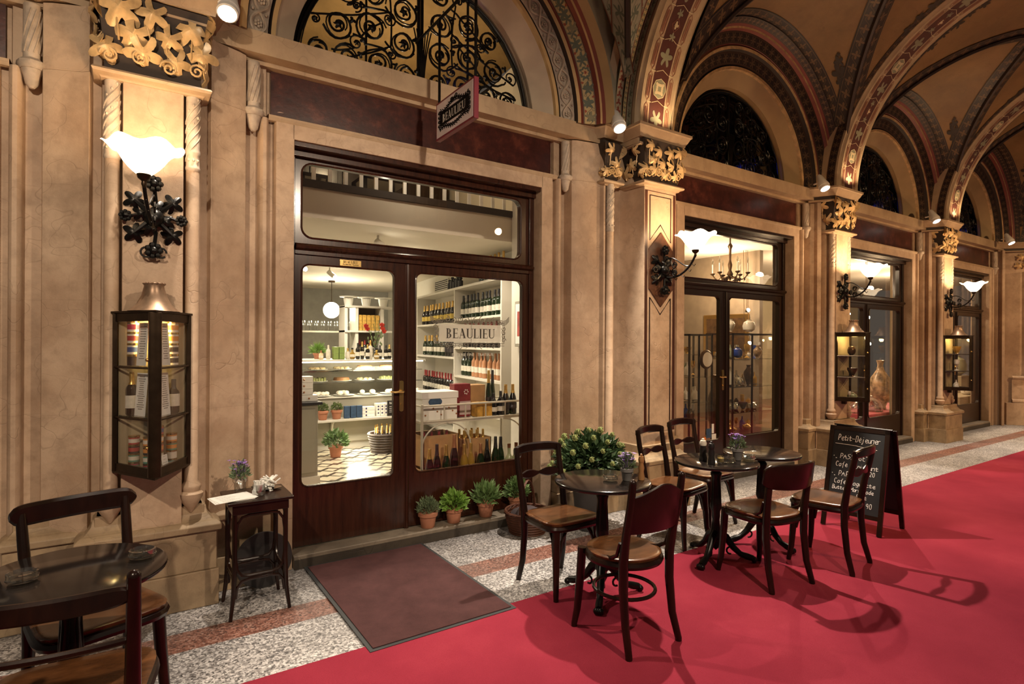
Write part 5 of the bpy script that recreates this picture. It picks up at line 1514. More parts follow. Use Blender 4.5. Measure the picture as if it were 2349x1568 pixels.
for k in (1, 2, 3):
    mb = MB(); mb.box(PX[k] - .6 if k > 1 else 4.62, PX[k] + .6 if k > 1 else 4.98, .44, .5, 0, 3.3)
    struct(mb.obj('wall_inner', AW), 'inner face of the arcade pier')
PROFV = {'amphora': [(.5, 0), (.45, .04), (.7, .2), (1, .5), (.95, .65), (.5, .82), (.35, .9), (.5, 1)],
         'bottle': [(.7, 0), (1, .06), (1, .42), (.8, .6), (.28, .75), (.2, .95), (.26, 1)],
         'bowl': [(.4, 0), (.35, .1), (.6, .3), (1, .8), (1.0, 1)],
         'goblet': [(.7, 0), (.6, .05), (.12, .12), (.12, .45), (.7, .6), (.8, .85), (.7, 1)],
         'globe': [(.4, 0), (.9, .2), (1, .5), (.8, .8), (.35, .93), (.4, 1)],
         'teapot': [(.5, 0), (.9, .15), (1, .45), (.7, .75), (.25, .85), (.12, .9), (.14, 1)]}
A_BLUE = M('cobalt_porcelain', (.02, .05, .28), .15, 0, .3, 12); A_WHT = M('white_porcelain', (.72, .70, .64), .2, 0, .1, 12)
A_BRN = M('brown_bronze_ware', (.10, .055, .025), .3, .5, .4, 12); A_PAT = M('flowered_porcelain', (.46, .32, .20), .25, 0, .9, 9); A_YEL = M('amber_glass', (.55, .33, .06), .1, 0, .2, 10)
A_SIL = M('silver_plate', (.6, .58, .52), .2, 1, .1); A_GRN = M('celadon_ware', (.30, .32, .20), .25, 0, .2, 10)
def vase(name, label, cat, kind, loc, r, h, mat, group=None, extra=None):
    o = T(name, label, cat, loc, 0, group)
    MB().lathe([(a * r, b_ * h) for a, b_ in PROFV[kind]] + [(.001, h * .97)], (0, 0, 0), 18).obj('body', mat, o)
    if kind in ('teapot', 'amphora'):
        mb = MB(); mb.tube([(r * .6, 0, h * .85), (r * 1.35, 0, h * .8), (r * 1.3, 0, h * .45), (r * .8, 0, h * .35)], r * .09, 5); mb.obj('handle', mat, o)
        if kind == 'teapot': MB().tube([(-r * .8, 0, h * .35), (-r * 1.3, 0, h * .55), (-r * 1.5, 0, h * .8)], [r * .16, r * .11, r * .08], 6).obj('spout', mat, o)
    return o
def glass_case(name, label, loc, w_, d, h, shelves, rz=0):
    o = T(name, label, 'display cabinet', loc, rz)
    fr = MB(); t = .022
    for x in (0, w_ - t):
        for y in (0, d - t): fr.box(x, x + t, y, y + t, 0, h)
    for z in (0, h - t): 
        fr.box(0, w_, 0, t, z, z + t); fr.box(0, w_, d - t, d, z, z + t); fr.box(0, t, 0, d, z, z + t); fr.box(w_ - t, w_, 0, d, z, z + t)
    fr.box(w_ * .4, w_ * .4 + t, 0, t, 0, h)
    fr.obj('case_frame', WOODX, o)
    for z in shelves: bx(o, 'glass_shelf', CLEAR, t, w_ - t, t, d - t, z, z + .008)
    bx(o, 'case_bottom', WOODX, 0, w_, 0, d, 0, .05); bx(o, 'case_pane', GLASS, t, w_ - t, .004, .008, t, h - t)
    return o
# bay two
glass_case('display_case', 'tall glass display case behind the right pane of the second shop', (7.75, 1.45, .12), 1.25, .5, 1.63, (.38, .78, 1.22))
glass_case('display_case', 'dark what-not shelf with clock behind the left pane of the second shop', (6.55, 1.3, .12), .52, .35, 1.60, (.35, .62, .98, 1.3))
items2 = [('porcelain_vase', 'white porcelain vase on top of the glass case, left one', 'amphora', 8.0, 1.78, .075, .20, A_WHT), ('porcelain_vase', 'glowing white vase on top of the glass case, right one', 'globe', 8.5, 1.78, .10, .20, A_WHT),
          ('blue_vase', 'cobalt blue vase on the highest shelf of the glass case, at left', 'globe', 7.88, 1.36, .07, .2, A_BLUE), ('blue_vase', 'cobalt blue jar on the highest shelf of the glass case', 'globe', 8.2, 1.36, .08, .17, A_BLUE), ('amber_goblet', 'amber glass goblet on the highest shelf of the glass case', 'goblet', 8.45, 1.36, .06, .22, A_YEL), ('porcelain_vase', 'patterned vase at the right end of the highest case shelf', 'amphora', 8.75, 1.36, .07, .2, A_PAT),
          ('bronze_figure_vase', 'tall dark bronze vase on the middle shelf of the glass case', 'amphora', 8.5, .92, .08, .32, A_BRN), ('table_lamp_base', 'pale lamp base on the middle shelf of the glass case', 'bottle', 8.0, .92, .08, .30, A_WHT), ('silver_jug', 'silver jug on the middle shelf of the glass case', 'teapot', 8.25, .92, .07, .14, A_SIL),
          ('teapot', 'silver teapot on the low shelf of the glass case', 'teapot', 8.1, .52, .08, .14, A_SIL), ('teapot', 'small silver pot at the right of the low case shelf', 'teapot', 8.6, .52, .07, .12, A_SIL), ('brown_bowl', 'wide brown bowl on the low shelf of the glass case', 'bowl', 8.35, .52, .07, .12, A_BRN), ('brass_pot', 'little brass pot on the case bottom, at left', 'teapot', 8.05, .18, .06, .1, BRASS), ('brass_pot', 'little brass pot on the case bottom, at right', 'teapot', 8.45, .18, .07, .11, BRASS)]
for nm, lb, kd, x, z, r, h, mt in items2: vase(nm, lb, 'vase' if 'vase' in nm else 'antique', kd, (x, 1.68, z + (.12 - .14 if False else 0)), r, h, mt)
for nm, lb, kd, x, z, r, h, mt in [('glass_decanter', 'clear decanter low on the what-not shelf', 'bottle', 6.9, .758, .05, .2, A_WHT), ('glass_decanter', 'decanter on the third level of the what-not shelf', 'bottle', 6.72, 1.118, .045, .2, A_WHT), ('brass_bowl', 'brass bowl on the top level of the what-not shelf', 'bowl', 6.72, 1.438, .06, .1, BRASS), ('dark_jar', 'dark jar on the lowest level of the what-not shelf', 'globe', 6.8, .488, .06, .15, A_BRN)]:
    vase(nm, lb, 'antique', kd, (x, 1.48, z), r, h, mt)
vase('floor_amphora', 'tall dark amphora beside the what-not shelf', 'vase', 'amphora', (7.28, 1.4, .12), .13, 1.0, A_BRN)
ck = T('round_clock', 'round clock with pale face on the what-not shelf', 'clock', (6.84, 1.26, 1.36)); 
MB().lathe([(.13, 0), (.14, .02), (.12, .04), (.001, .04)], (0, 0, 0), 24, 0, 1, 1, Matrix.Rotation(R(90), 4, 'X')).obj('clock_rim', A_BRN, ck); MB().lathe([(.105, .041), (.001, .044)], (0, 0, 0), 24, 0, 1, 1, Matrix.Rotation(R(90), 4, 'X')).obj('clock_face', PAPER, ck)
bx(ck, 'clock_post', A_BRN, -.012, .012, -.02, .0, -.26, -.12)
def chandelier(x, y, z, ztop, label):
    o = T('chandelier', label, 'chandelier', (x, y, z))
    MB().lathe([(.001, -.05), (.03, 0), (.05, .06), (.02, .12), (.035, .2), (.015, .28), (.02, .45), (.04, .5), (.012, .55), (.012, ztop - z)], (0, 0, 0), 12).obj('central_stem', A_BRN, o)
    MB().lathe([(.09, ztop - z - .03), (.11, ztop - z - .005)], (0, 0, 0), 16).obj('ceiling_rose', A_BRN, o)
    for i in range(6):
        a = i * PI / 3
        P = [(.03, .03), (.12, -.04), (.21, -.02), (.26, .05)]
        arm = MB(); arm.tube([(r_ * math.cos(a), r_ * math.sin(a), z_) for r_, z_ in P], .010, 6); arm.lathe([(.02, .05), (.04, .07), (.035, .08), (.001, .08)], (.26 * math.cos(a), .26 * math.sin(a), 0), 10)
        for q in range(3): carved_leaf(arm, Matrix.Translation(((.1 + q * .06) * math.cos(a), (.1 + q * .06) * math.sin(a), -.02)) @ Matrix.Rotation(a + q, 4, 'Z') @ Matrix.Rotation(1.2, 4, 'X'), .035, .4, .003, 0, LEAF3)
        ar = arm.obj('arm', A_BRN, o)
        MB().lathe([(.011, .08), (.011, .22)], (.26 * math.cos(a), .26 * math.sin(a), 0), 8).obj('candle_sleeve', A_WHT, ar)
        MB().lathe([(.008, .22), (.018, .25), (.012, .29), (.001, .32)], (.26 * math.cos(a), .26 * math.sin(a), 0), 8).obj('flame_bulb', CLEAR, ar)
chandelier(7.88, 1.6, 2.62, 3.3, 'dark candle chandelier behind the transom of the second shop')
pt = T('gilt_painting', 'gilt framed painting on the wall above the glass case', 'picture', (9.6, 2.9, 1.75), R(90)); bx(pt, 'gilt_frame', BRASS, -.5, .5, -.0, .04, -.4, .4, .01); bx(pt, 'canvas', A_BRN, -.42, .42, .04, .045, -.32, .32)
rnd = random.Random(99); kinds = list(PROFV); mts = [A_BRN, A_SIL, A_YEL, A_WHT, BRASS, A_GRN, A_BLUE, A_PAT, CLEAR, BRASS, A_SIL]
for si, (zc_, wd_) in enumerate(((.17, 'bottom'), (.508, 'low'), (.908, 'middle'), (1.348, 'highest'))):
    for i in range(7):
        kd = kinds[rnd.randrange(6)]
        vase('small_antique', 'small antique vessel in the rear row, %s level of the big glass case' % wd_, 'antique', kd, (7.86 + i * .165, 1.81, zc_ + .003), rnd.uniform(.03, .05), rnd.uniform(.09, .24), mts[rnd.randrange(11)], 'small antiques in the rear row, %s level' % wd_)
for si, (zc_, wd_) in enumerate(((.488, 'first'), (.758, 'second'), (1.118, 'third'))):
    for i in range(3):
        vase('small_antique', 'small antique vessel at the back, %s level of the what-not shelf' % wd_, 'antique', kinds[rnd.randrange(6)], (6.65 + i * .16, 1.575, zc_ + .003), rnd.uniform(.03, .045), rnd.uniform(.1, .22), mts[rnd.randrange(11)], 'small antiques on the what-not, %s level' % wd_)
for i in range(8):
    vase('sill_antique', 'small antique on the rose cloth platform of the third shop', 'antique', kinds[rnd.randrange(6)], (10.35 + i * .24, 1.15, .452), rnd.uniform(.04, .07), rnd.uniform(.12, .35), mts[rnd.randrange(11)], 'antiques at the back of the rose platform')
# stickers on the second door glass
st = T('payment_sticker', 'blue and white card stickers low on the second shop door', 'sticker', (5.66, .3015, .50)); bx(st, 'blue_sticker', BLUEP, -.04, .05, -.002, 0, -.02, .09); bx(st, 'white_sticker', PAPER, .06, .10, -.002, 0, .03, .14); bx(st, 'white_frame_sticker', PAPER, .06, .14, -.002, 0, -.06, .02); MB().lathe([(.03, 0), (.001, .002)], (-.07, 0, -.03), 14, 0, 1, 1, Matrix.Rotation(R(90), 4, 'X')).obj('orange_dot', M('sticker_orange', (.7, .2, .03), .5), st)
# bay three: big patterned vase, glass bells, gilt frames, white drape
o = T('big_floor_vase', 'tall flower-patterned porcelain vase in the third shop window', 'vase', (11.05, .80, .46)); MB().lathe([(a * .17, b_ * .85) for a, b_ in [(.55, 0), (.5, .05), (.9, .25), (1, .5), (.85, .64), (.35, .8), (.25, .9), (.38, 1)]] + [(.001, .83)], (0, 0, 0), 24).obj('vase_body', A_PAT, o)
bn = tag(MB().box(9.9, 12.4, .5, 1.3, .12, .45).obj('display_platform', M('rose_cloth', (.50, .12, .14), .8), None, .01), 'low platform with rose cloth in the third shop window', 'platform')
for i, (x, y, r) in enumerate(((10.55, .72, .17), (10.05, .70, .14))):
    o = T('glass_bell', 'clear glass bell jar on the rose platform, %s' % ('right one' if i == 0 else 'left one'), 'glass bell', (x, y, .452)); MB().lathe([(r, 0), (r, r * .5), (r * .8, r * 1.0), (r * .3, r * 1.35), (.02, r * 1.42), (.03, r * 1.55), (.001, r * 1.6)], (0, 0, 0), 24).obj('bell', CLEAR, o)
for i in range(3):
    o = T('gilt_stand', 'ornate gilt frame leaning in the third shop window, %s' % ('nearest', 'middle', 'farthest')[i], 'frame', (11.45 + i * .22, .72 + .1 * i, .466), .5)
    mb = MB(); mb.tube([(.09 * math.cos(t), 0, .16 + .14 * math.sin(t)) for t in [2 * PI * j / 24 for j in range(24)]], .015, 6, 0, True)
    for q in range(12): mb.ball((.1 * math.cos(q * .52), 0, .16 + .155 * math.sin(q * .52)), .016, 6)
    mb.box(-.06, .06, -.01, .03, 0, .02); mb.obj('gilt_rim', BRASS, o); MB().lathe([(.085, 0), (.001, .002)], (0, .004, .16), 20, 0, 1, 1.5, Matrix.Rotation(R(90), 4, 'X')).obj('mirror_face', A_SIL, o)
o = T('white_curtain', 'pale draped curtain behind the third shop door', 'curtain', (9.3, 1.05, 1.5)); mb = MB()
mb.sheet([[(x_ * .02, .04 * math.sin(x_ * .9), z_) for z_ in (0, .7, 1.5)] for x_ in range(40)], 0, False); mb.obj('drape', M('drape_white', (.62, .58, .54), .8), o)
mb = MB(); mb.tube([(-.05, 0, 1.5), (.85, 0, 1.5)], .012, 6); mb.tube([(0, 0, 1.5), (0, 0, 1.8)], .008, 6); mb.tube([(.8, 0, 1.5), (.8, 0, 1.8)], .008, 6); mb.obj('curtain_rail', BRASS, o)
for i, (x, y, z) in enumerate(((11.7, 1.3, 2.1), (11.75, 1.3, 1.6), (12.0, 1.8, 2.2), (15.3, 1.2, 2.1), (15.35, 1.25, 1.85), (15.4, 1.3, 1.6), (9.4, 2.3, 2.2), (9.4, 2.35, 1.95), (9.45, 2.3, 1.6))):
    s_ = T('small_spot', 'small shining spot lamp, %s' % ('upper one in the third shop window', 'lower one in the third shop window', 'rear one in the third shop window', 'highest in the farthest shop window', 'middle one in the farthest shop window', 'lowest in the farthest shop window', 'highest in the second shop', 'middle one in the second shop', 'lowest in the second shop')[i], 'spot lamp', (x, y, z), 0, 'spot lamps of the antique shops')
    MB().lathe([(.012, -.06), (.035, -.03), (.04, .0)], (0, 0, 0), 10, 0, 1, 1, Matrix.Rotation(R(65), 4, 'X')).obj('lamp_shell', A_SIL, s_); MB().ball((0, -.0, 0), .034, 8).obj('lamp_glow', bpy.data.materials['spot_glow'], s_)
    MB().tube([(0, 0.03, 0), (0, .05, 3.3 - z)], .005, 5).obj('lamp_stem', A_BRN, s_)
for nm, lb, kd, x, y, z, r, h, mt in [('stone_vase', 'large pale green vase behind the farthest shop window', 'globe', 15.6, 1.2, .9, .2, .45, A_GRN), ('cream_teapot', 'cream teapot on the sill of the farthest shop window', 'teapot', 14.95, .8, .53, .1, .16, A_WHT)]:
    vase(nm, lb, 'vase', kd, (x, y, z), r, h, mt)
tag(MB().box(14.0, 16.2, .6, 1.4, .12, .53).obj('display_platform', AW, None, .01), 'plain platform in the farthest shop window', 'platform')
tag(MB().box(15.3, 15.9, 1.0, 1.4, .53, .9).obj('display_block', AW, None, .01), 'plinth block carrying the large green vase', 'plinth')

# ================================================================== PASSAGE FIXTURES
SHADE = NT('opal_glass_shade'); SHADE = SHADE.fin((.8, .72, .6), .35, 0, Emission_Color=(1, .76, .48), Emission_Strength=1.5)
def sconce(x, yw, zc, dx, label, e=26):
    """wrought bracket with open flower-shaped glass shade; zc = height of the wall rosette"""
    o = T('wall_sconce', label, 'wall lamp', (x, yw, zc), 0, 'flower sconces on the piers')
    pl = MB(); rnd = random.Random(int(x * 10) + 3)
    for i in range(4):
        a = PI / 4 + i * PI / 2
        L = .13
        pl.tube([(0, -.02, 0), (L * .5 * math.cos(a), -.035, L * .5 * math.sin(a)), (L * math.cos(a), -.03, L * math.sin(a))], [.018, .014, .010], 6)
        carved_leaf(pl, frame3((L * math.cos(a), -.03, L * math.sin(a)), (1, 0, 0), (0, 0, 1), (0, -1, 0)) @ Matrix.Rotation(a - PI / 2, 4, 'Z'), .062, .4, .006)
        carved_leaf(pl, frame3((.06 * math.cos(a + .5), -.045, .06 * math.sin(a + .5)), (1, 0, 0), (0, 0, 1), (0, -1, 0)) @ Matrix.Rotation(a, 4, 'Z'), .05, .5, .006)
    for s in (-1, 1):
        pl.tube([(0, -.02, 0), (s * .07, -.03, .01), (s * .12, -.035, -.005)], .010, 6)
        for q in range(8): a = q * PI / 4; pl.ball((s * .135, -.035 + .0, -.005), .026, 7); pl.ball((s * .135 + .022 * math.cos(a), -.045, -.005 + .022 * math.sin(a)), .013, 5)
    for z in (.19, -.19):
        pl.tube([(0, -.02, 0), (.01, -.03, z * .5), (0, -.035, z)], .011, 6)
        for q in range(7): a = q * .9; pl.ball((.030 * math.cos(a), -.05, z + .032 * math.sin(a)), .018, 6)
        pl.ball((0, -.05, z), .026, 8)
    for s in (-1, 1): pl.tube([(s * .035 + .028 * math.cos(t * .5), -.05, -.20 + .028 * math.sin(t * .5)) for t in range(12)], .006, 5)
    pl.ball((0, -.03, 0), .055, 10)
    pl.lathe([(.035, 0), (.04, .01), (.02, .02)], (0, 0, 0), 12, 0, 1, 1, Matrix.Rotation(R(90), 4, 'X'))
    pl.obj('wall_rosette', IRON, o)
    ar = MB(); X_, Y_ = dx, -.35
    P = [(0, -.04, -.06), (.01, -.14, -.10), (X_ * .5, -.24, -.07), (X_ * .8, -.32, .02), (X_, Y_, .115)]
    def bez(P, n=20):
        out = []
        for i in range(n + 1):
            t = i / n; Q = [Vector(p) for p in P]
            while len(Q) > 1: Q = [Q[j].lerp(Q[j + 1], t) for j in range(len(Q) - 1)]
            out.append(Q[0])
        return out
    A = bez(P); ar.tube(A, .010, 7)
    ar.tube(bez([(0, -.04, .08), (.0, -.14, .18), (X_ * .4, -.22, .02), (X_ * .7, -.26, .0), (X_ * .9, -.31, .03)]), .006, 5)
    for q in (5, 9, 13, 16):
        p = A[q]; ar.tube([p, p + Vector((0, -.03, -.03)), p + Vector((0, -.045, -.012))], .004, 4)
    for t_ in range(2): ar.tube([(0.0, -.16 - .028 * math.cos(t * .55) * (1 - t / 26), .03 - t_ * .075 + .035 * math.sin(t * .55) * (1 - t / 26)) for t in range(18)], .006, 5)
    aro = ar.obj('curved_arm', IRON, o)
    cup = MB(); cup.lathe([(.004, .09), (.012, .11), (.010, .125), (.028, .14), (.034, .165), (.036, .175)], (X_, Y_, 0), 14); cup.obj('lamp_cup', BRONZE, aro)
    sh = MB()
    def wv(t, a, r, z): 
        k = t ** 2.2
        return r * (1 + .09 * k * math.cos(6 * a)), z + .018 * k * math.cos(6 * a + 1)
    prof = [(.034, .16), (.052, .175), (.072, .195), (.092, .22), (.110, .25), (.128, .275), (.152, .295), (.178, .303)]
    sh.lathe(prof + [(r * .97, z + .004) for r, z in prof[::-1]], (X_, Y_, 0), 48, 0, 1, 1, None, None)
    # wavy flower rim
    sh.v = [((vx - X_) * (1 + .05 * max(0, (vz - .2) / .11) ** 2 * math.cos(6 * math.atan2(vy - Y_, vx - X_))) + X_, (vy - Y_) * (1 + .05 * max(0, (vz - .2) / .11) ** 2 * math.cos(6 * math.atan2(vy - Y_, vx - X_))) + Y_, vz + .014 * max(0, (vz - .2) / .11) ** 2 * math.cos(6 * math.atan2(vy - Y_, vx - X_) + 1)) for vx, vy, vz in sh.v]
    sh.obj('glass_shade', SHADE, aro)
    MB().ball((X_, Y_, .245), .030, 10).obj('light_bulb', m_emit('bulb_glow', (1, .8, .5), 30) if 'bulb_glow' not in bpy.data.materials else bpy.data.materials['bulb_glow'], o)
    light('sconce_light', 'POINT', (x + X_, yw + Y_, zc + .33), e, WARM, .05)
sconce(.125, -.115, 2.28, -.055, 'near flower sconce on the pale pier above the lantern case', 5)
sconce(4.26, -.215, 2.28, .06, 'flower sconce on the brown hexagon of the inlaid pier', 9)
sconce(7.86, -.115, 2.28, .0, 'flower sconce on the third pier, above its display case', 11)
sconce(11.29, -.115, 2.28, .0, 'farthest flower sconce, on the fourth pier', 12)
# cone shaped spot lamps on the cornice
for i, x in enumerate(SPOTX):
    o = T('cornice_spot', ('small spot lamp on the cornice at the top left', 'large white cone spot lamp on the cornice before the inlaid pier', 'cone spot lamp on the cornice before the third pier', 'cone spot lamp on the cornice before the fourth pier', 'cone spot lamp at the right end of the cornice')[i], 'spot lamp', (x, -.15, 3.60), 0, 'cone spot lamps on the cornice')
    Mx = Matrix.Scale(1.18, 4) @ Matrix.Rotation(R(-28), 4, 'X') @ Matrix.Rotation(R(8), 4, 'Y')
    MB().lathe([(.018, .12), (.03, .10), (.045, .02), (.055, -.02), (.055, -.035), (.050, -.037), (.052, -.05), (.052, -.065), (.046, -.07)], (0, -.02, 0), 20, 0, 1, 1, Mx).obj('lamp_cone', M('white_lamp_enamel', (.74, .72, .68), .35) if i == 0 else bpy.data.materials['white_lamp_enamel'], o)
    MB().lathe([(.001, -.0715), (.043, -.0712)], (0, -.02, 0), 20, 0, 1, 1, Mx).obj('lamp_lens', m_emit('lens_glow', (1, .95, .88), 6) if i == 0 else bpy.data.materials['lens_glow'], o)
    MB().tube([(0, 0, -.01), (0.02, .06, .03), (.05, .12, .03)], .010, 6).obj('mounting_arm', bpy.data.materials['white_lamp_enamel'], o)
for x in PX[1:4]:
    pass

# lantern display cases on the piers
def lantern(x, yf, label, kind):
    o = T('lantern_case', label, 'display case', (x, yf, .86))
    w_, d, h = .19, .34, .87
    V = [(-w_, 0), (w_, 0), (0, -d)]
    fr = MB()
    def post(x_, y_, s): fr.box(x_ - s, x_ + s, y_ - s, y_ + s, 0, h)
    post(-w_ + .012, -.013, .012); post(w_ - .012, -.013, .012)
    fr.prism([(-.032, -d + .045), (.032, -d + .045), (.028, -d + .01), (0, -d), (-.028, -d + .01)], 0, h)
    for z0, z1 in ((0, .045), (h - .045, h)):
        for s in (-1, 1):
            a = Vector((s * w_, 0)); b_ = Vector((0, -d)); dn = Vector((s * d, -w_)).normalized() * .02
            fr.prism([tuple(a), tuple(b_), tuple(b_ - dn), tuple(a - dn)], z0, z1)
    fr.prism([(-w_, 0), (w_, 0), (0, -d)], -.012, .006); fr.prism([(-w_ - .01, 0), (w_ + .01, 0), (0, -d - .012)], h, h + .012)
    fr.obj('bronze_frame', BRONZE, o, .002)
    bx(o, 'back_plate', M('case_back_paint', (.30, .24, .14), .6) if 'case_back_paint' not in bpy.data.materials else bpy.data.materials['case_back_paint'], -w_, w_, -.006, 0, 0, h)
    for s in (-1, 1):
        mb = MB(); a = Vector((s * (w_ - .02), -.02)); b_ = Vector((s * .03, -d + .05)); mb.add([(a.x, a.y, .045), (b_.x, b_.y, .045), (b_.x, b_.y, h - .045), (a.x, a.y, h - .045), (a.x * .985, a.y, .045), (b_.x * .9, b_.y, .045), (b_.x * .9, b_.y, h - .045), (a.x * .985, a.y, h - .045)], [(0, 1, 2, 3), (7, 6, 5, 4)], 0, None, False)
        mb.obj('glass_panel', GLASS, o)
    for z in (.30, .575):
        mb = MB(); mb.prism([(-w_ + .03, -.01), (w_ - .03, -.01), (0, -d + .05)], z, z + .008); mb.obj('shelf', BRONZE if kind else CLEAR, o)
        for s in (-1, 1):
            mb = MB(); mb.tube([(s * (w_ - .01), -.02, z), (s * .02, -d + .03, z)], .006, 5); mb.obj('glazing_bar', BRONZE, o)
    for z in (.62, .16): MB().ball((-.035, -d + .012, z), .010, 8).obj('brass_knob', BRASS, o)
    rf = MB(); rf.lathe([(.125, .012), (.085, .05), (.06, .10), (.048, .15), (.052, .165), (.045, .17), (.001, .165)], (0, -.14, h), 20)
    for q in range(14): a = q * 2 * PI / 14; rf.ball((.05 * math.cos(a), -.14 + .05 * math.sin(a), h + .165), .007, 5)
    rf.obj('chimney_cap', M('aged_copper_roof', (.26, .17, .11), .38, .6, .3, 14) if 'aged_copper_roof' not in bpy.data.materials else bpy.data.materials['aged_copper_roof'], o)
    MB().box(-.02, .02, -.05, 0, -.06, 0).obj('wall_bracket', BRONZE, o)
    MB().lathe([(.04, .0), (.03, .02), (.001, .025)], (0, -.14, h - .03), 12).obj('case_lamp', bpy.data.materials['lens_glow'], o)
    light('lantern_case_light', 'POINT', (x, yf - .15, .86 + h - .06), 3.2 if kind == 0 else 2.0, (1, .66, .20), .03)
    return o
lantern(.125, -.125, 'lantern display case on the near pier with tins, bottles and menus', 0)
lantern(7.86, -.125, 'lantern display case on the third pier with dark antiques', 1)
lantern(11.29, -.125, 'farthest lantern display case, on the fourth pier', 1)
TC = [M('tin_red', (.40, .05, .05), .4), M('tin_blue', (.05, .09, .25), .4), M('tin_white', (.68, .62, .52), .4), M('tin_green', (.10, .26, .18), .4), M('tin_orange', (.62, .25, .05), .4), M('tin_dark', (.03, .02, .02), .4), M('tin_teal', (.12, .30, .30), .4), M('tin_crimson', (.35, .03, .08), .4)]
def tin(label, loc, r, h, body, lid, band=None, group='tins in the near lantern case'):
    o = T('storage_tin', label, 'tin', loc, 0, group)
    MB().lathe([(r, 0), (r, h * .82)], (0, 0, 0), 16).obj('tin_body', body, o); MB().lathe([(r * 1.05, h * .82), (r * 1.05, h), (.001, h)], (0, 0, 0), 16).obj('tin_lid', lid, o)
    if band is not None: MB().lathe([(r * 1.01, h * .2), (r * 1.02, h * .65)], (0, 0, 0), 16).obj('tin_label', band, o)
Z0 = .86
nm4 = ('lowest', 'second lowest', 'second highest', 'highest')
for j in range(4):
    tin('%s tin of the left stack on the top shelf of the near lantern case' % nm4[j], (.125 - .095, -.19, Z0 + .584 + j * .062), .028, .060, TC[(5, 2, 2, 2)[j]], BRASS, TC[(5, 1, 0, 7)[j]])
    tin('%s tin of the right stack on the top shelf of the near lantern case' % nm4[j], (.125 + .095, -.19, Z0 + .584 + j * .062), .028, .060, TC[2], BRASS, TC[(5, 5, 4, 4)[j]])
for i, (dx, dy, n, cs) in enumerate(((-.088, -.075, 4, (7, 3, 5, 0)), (-.022, -.165, 4, (0, 3, 5, 4)), (.024, -.085, 5, (1, 2, 0, 4, 0)), (.090, -.075, 4, (6, 2, 3, 4)))):
    for j in range(n):
        tin('%s tin of the %s stack at the bottom of the near lantern case' % (('lowest', 'second', 'third', 'fourth', 'fifth')[j], ('left', 'front', 'middle', 'right')[i]), (.125 + dx, -.128 + dy, Z0 + .007 + j * .048), .027, .046, TC[cs[j]], BRASS, TC[2] if j % 2 else TC[cs[(j + 1) % n]])
bottle('oil_bottle', 'dark bottle with gold cap at the left of the near lantern case', 'wine', (.125 - .10, -.185, Z0 + .309), G_DRK, C_GLD, L_WHT, None, .235, .030, (.04, .11))
bottle('oil_bottle', 'dark square-shouldered bottle at the right of the near lantern case', 'wine', (.125 + .10, -.185, Z0 + .309), G_DRK, C_BLK, L_WHT, None, .19, .030, (.04, .11))
def sheet(name, label, loc, w_, h, rz, tilt, lines=10, parent=None):
    o = T(name, label, 'paper', loc, rz); o.rotation_euler = (tilt, 0, rz)
    bx(o, 'paper_sheet', PAPER, -w_ / 2, w_ / 2, 0, .0015, 0, h)
    mb = MB(); rnd = random.Random(int(h * 999) + lines)
    for i in range(lines):
        z = h * .9 - i * h * .8 / lines; L = w_ * rnd.uniform(.35, .7)
        mb.box(-L / 2, L / 2, -.0006, -.0001, z, z + h * .022)
    mb.obj('printed_text', M('grey_text_ink', (.25, .24, .22), .7) if 'grey_text_ink' not in bpy.data.materials else bpy.data.materials['grey_text_ink'], o)
    return o
sheet('menu_sheet', 'menu sheet in the upper left of the near lantern case', (.125 - .06, -.27, Z0 + .584), .085, .235, R(-60), R(-4), 14)
sheet('menu_sheet', 'menu sheet in the upper right of the near lantern case', (.125 + .06, -.27, Z0 + .584), .085, .235, R(60), R(-4), 14)
sheet('menu_sheet', 'menu sheet in the middle left of the near lantern case', (.125 - .065, -.26, Z0 + .309), .095, .235, R(-60), R(-4), 16)
sheet('menu_sheet', 'menu sheet in the middle right of the near lantern case', (.125 + .06, -.27, Z0 + .309), .095, .235, R(60), R(-4), 16)
sheet('price_card', 'small price card at the bottom right of the near lantern case', (.125 + .06, -.30, Z0 + .007), .06, .085, R(60), R(-8), 4)
for nm, lb, kd, x, dz, r, h, mt in [('amber_ornament', 'gilt ornament on the top shelf of the third pier case', 'globe', 7.84, .584, .05, .13, A_BRN), ('brown_bowl', 'brown footed bowl in the middle of the third pier case', 'bowl', 7.86, .309, .06, .11, A_BRN), ('green_box', 'rounded celadon box at the bottom of the third pier case', 'globe', 7.86, .007, .06, .09, A_GRN), ('small_goblet', 'small pale goblet at the bottom left of the third pier case', 'goblet', 7.79, .007, .025, .11, A_WHT),
                               ('cut_glass_bowl', 'stepped yellow glass bowl at the top of the fourth pier case', 'bowl', 11.27, .584, .06, .12, A_YEL), ('porcelain_bust', 'white porcelain figure in the middle of the fourth pier case', 'goblet', 11.27, .309, .05, .18, A_WHT), ('white_cube_vase', 'white patterned vase at the bottom of the fourth pier case', 'bottle', 11.25, .007, .04, .15, A_WHT)]:
    vase(nm, lb, 'antique', kd, (x, -.25, Z0 + dz + .001), r, h, mt)

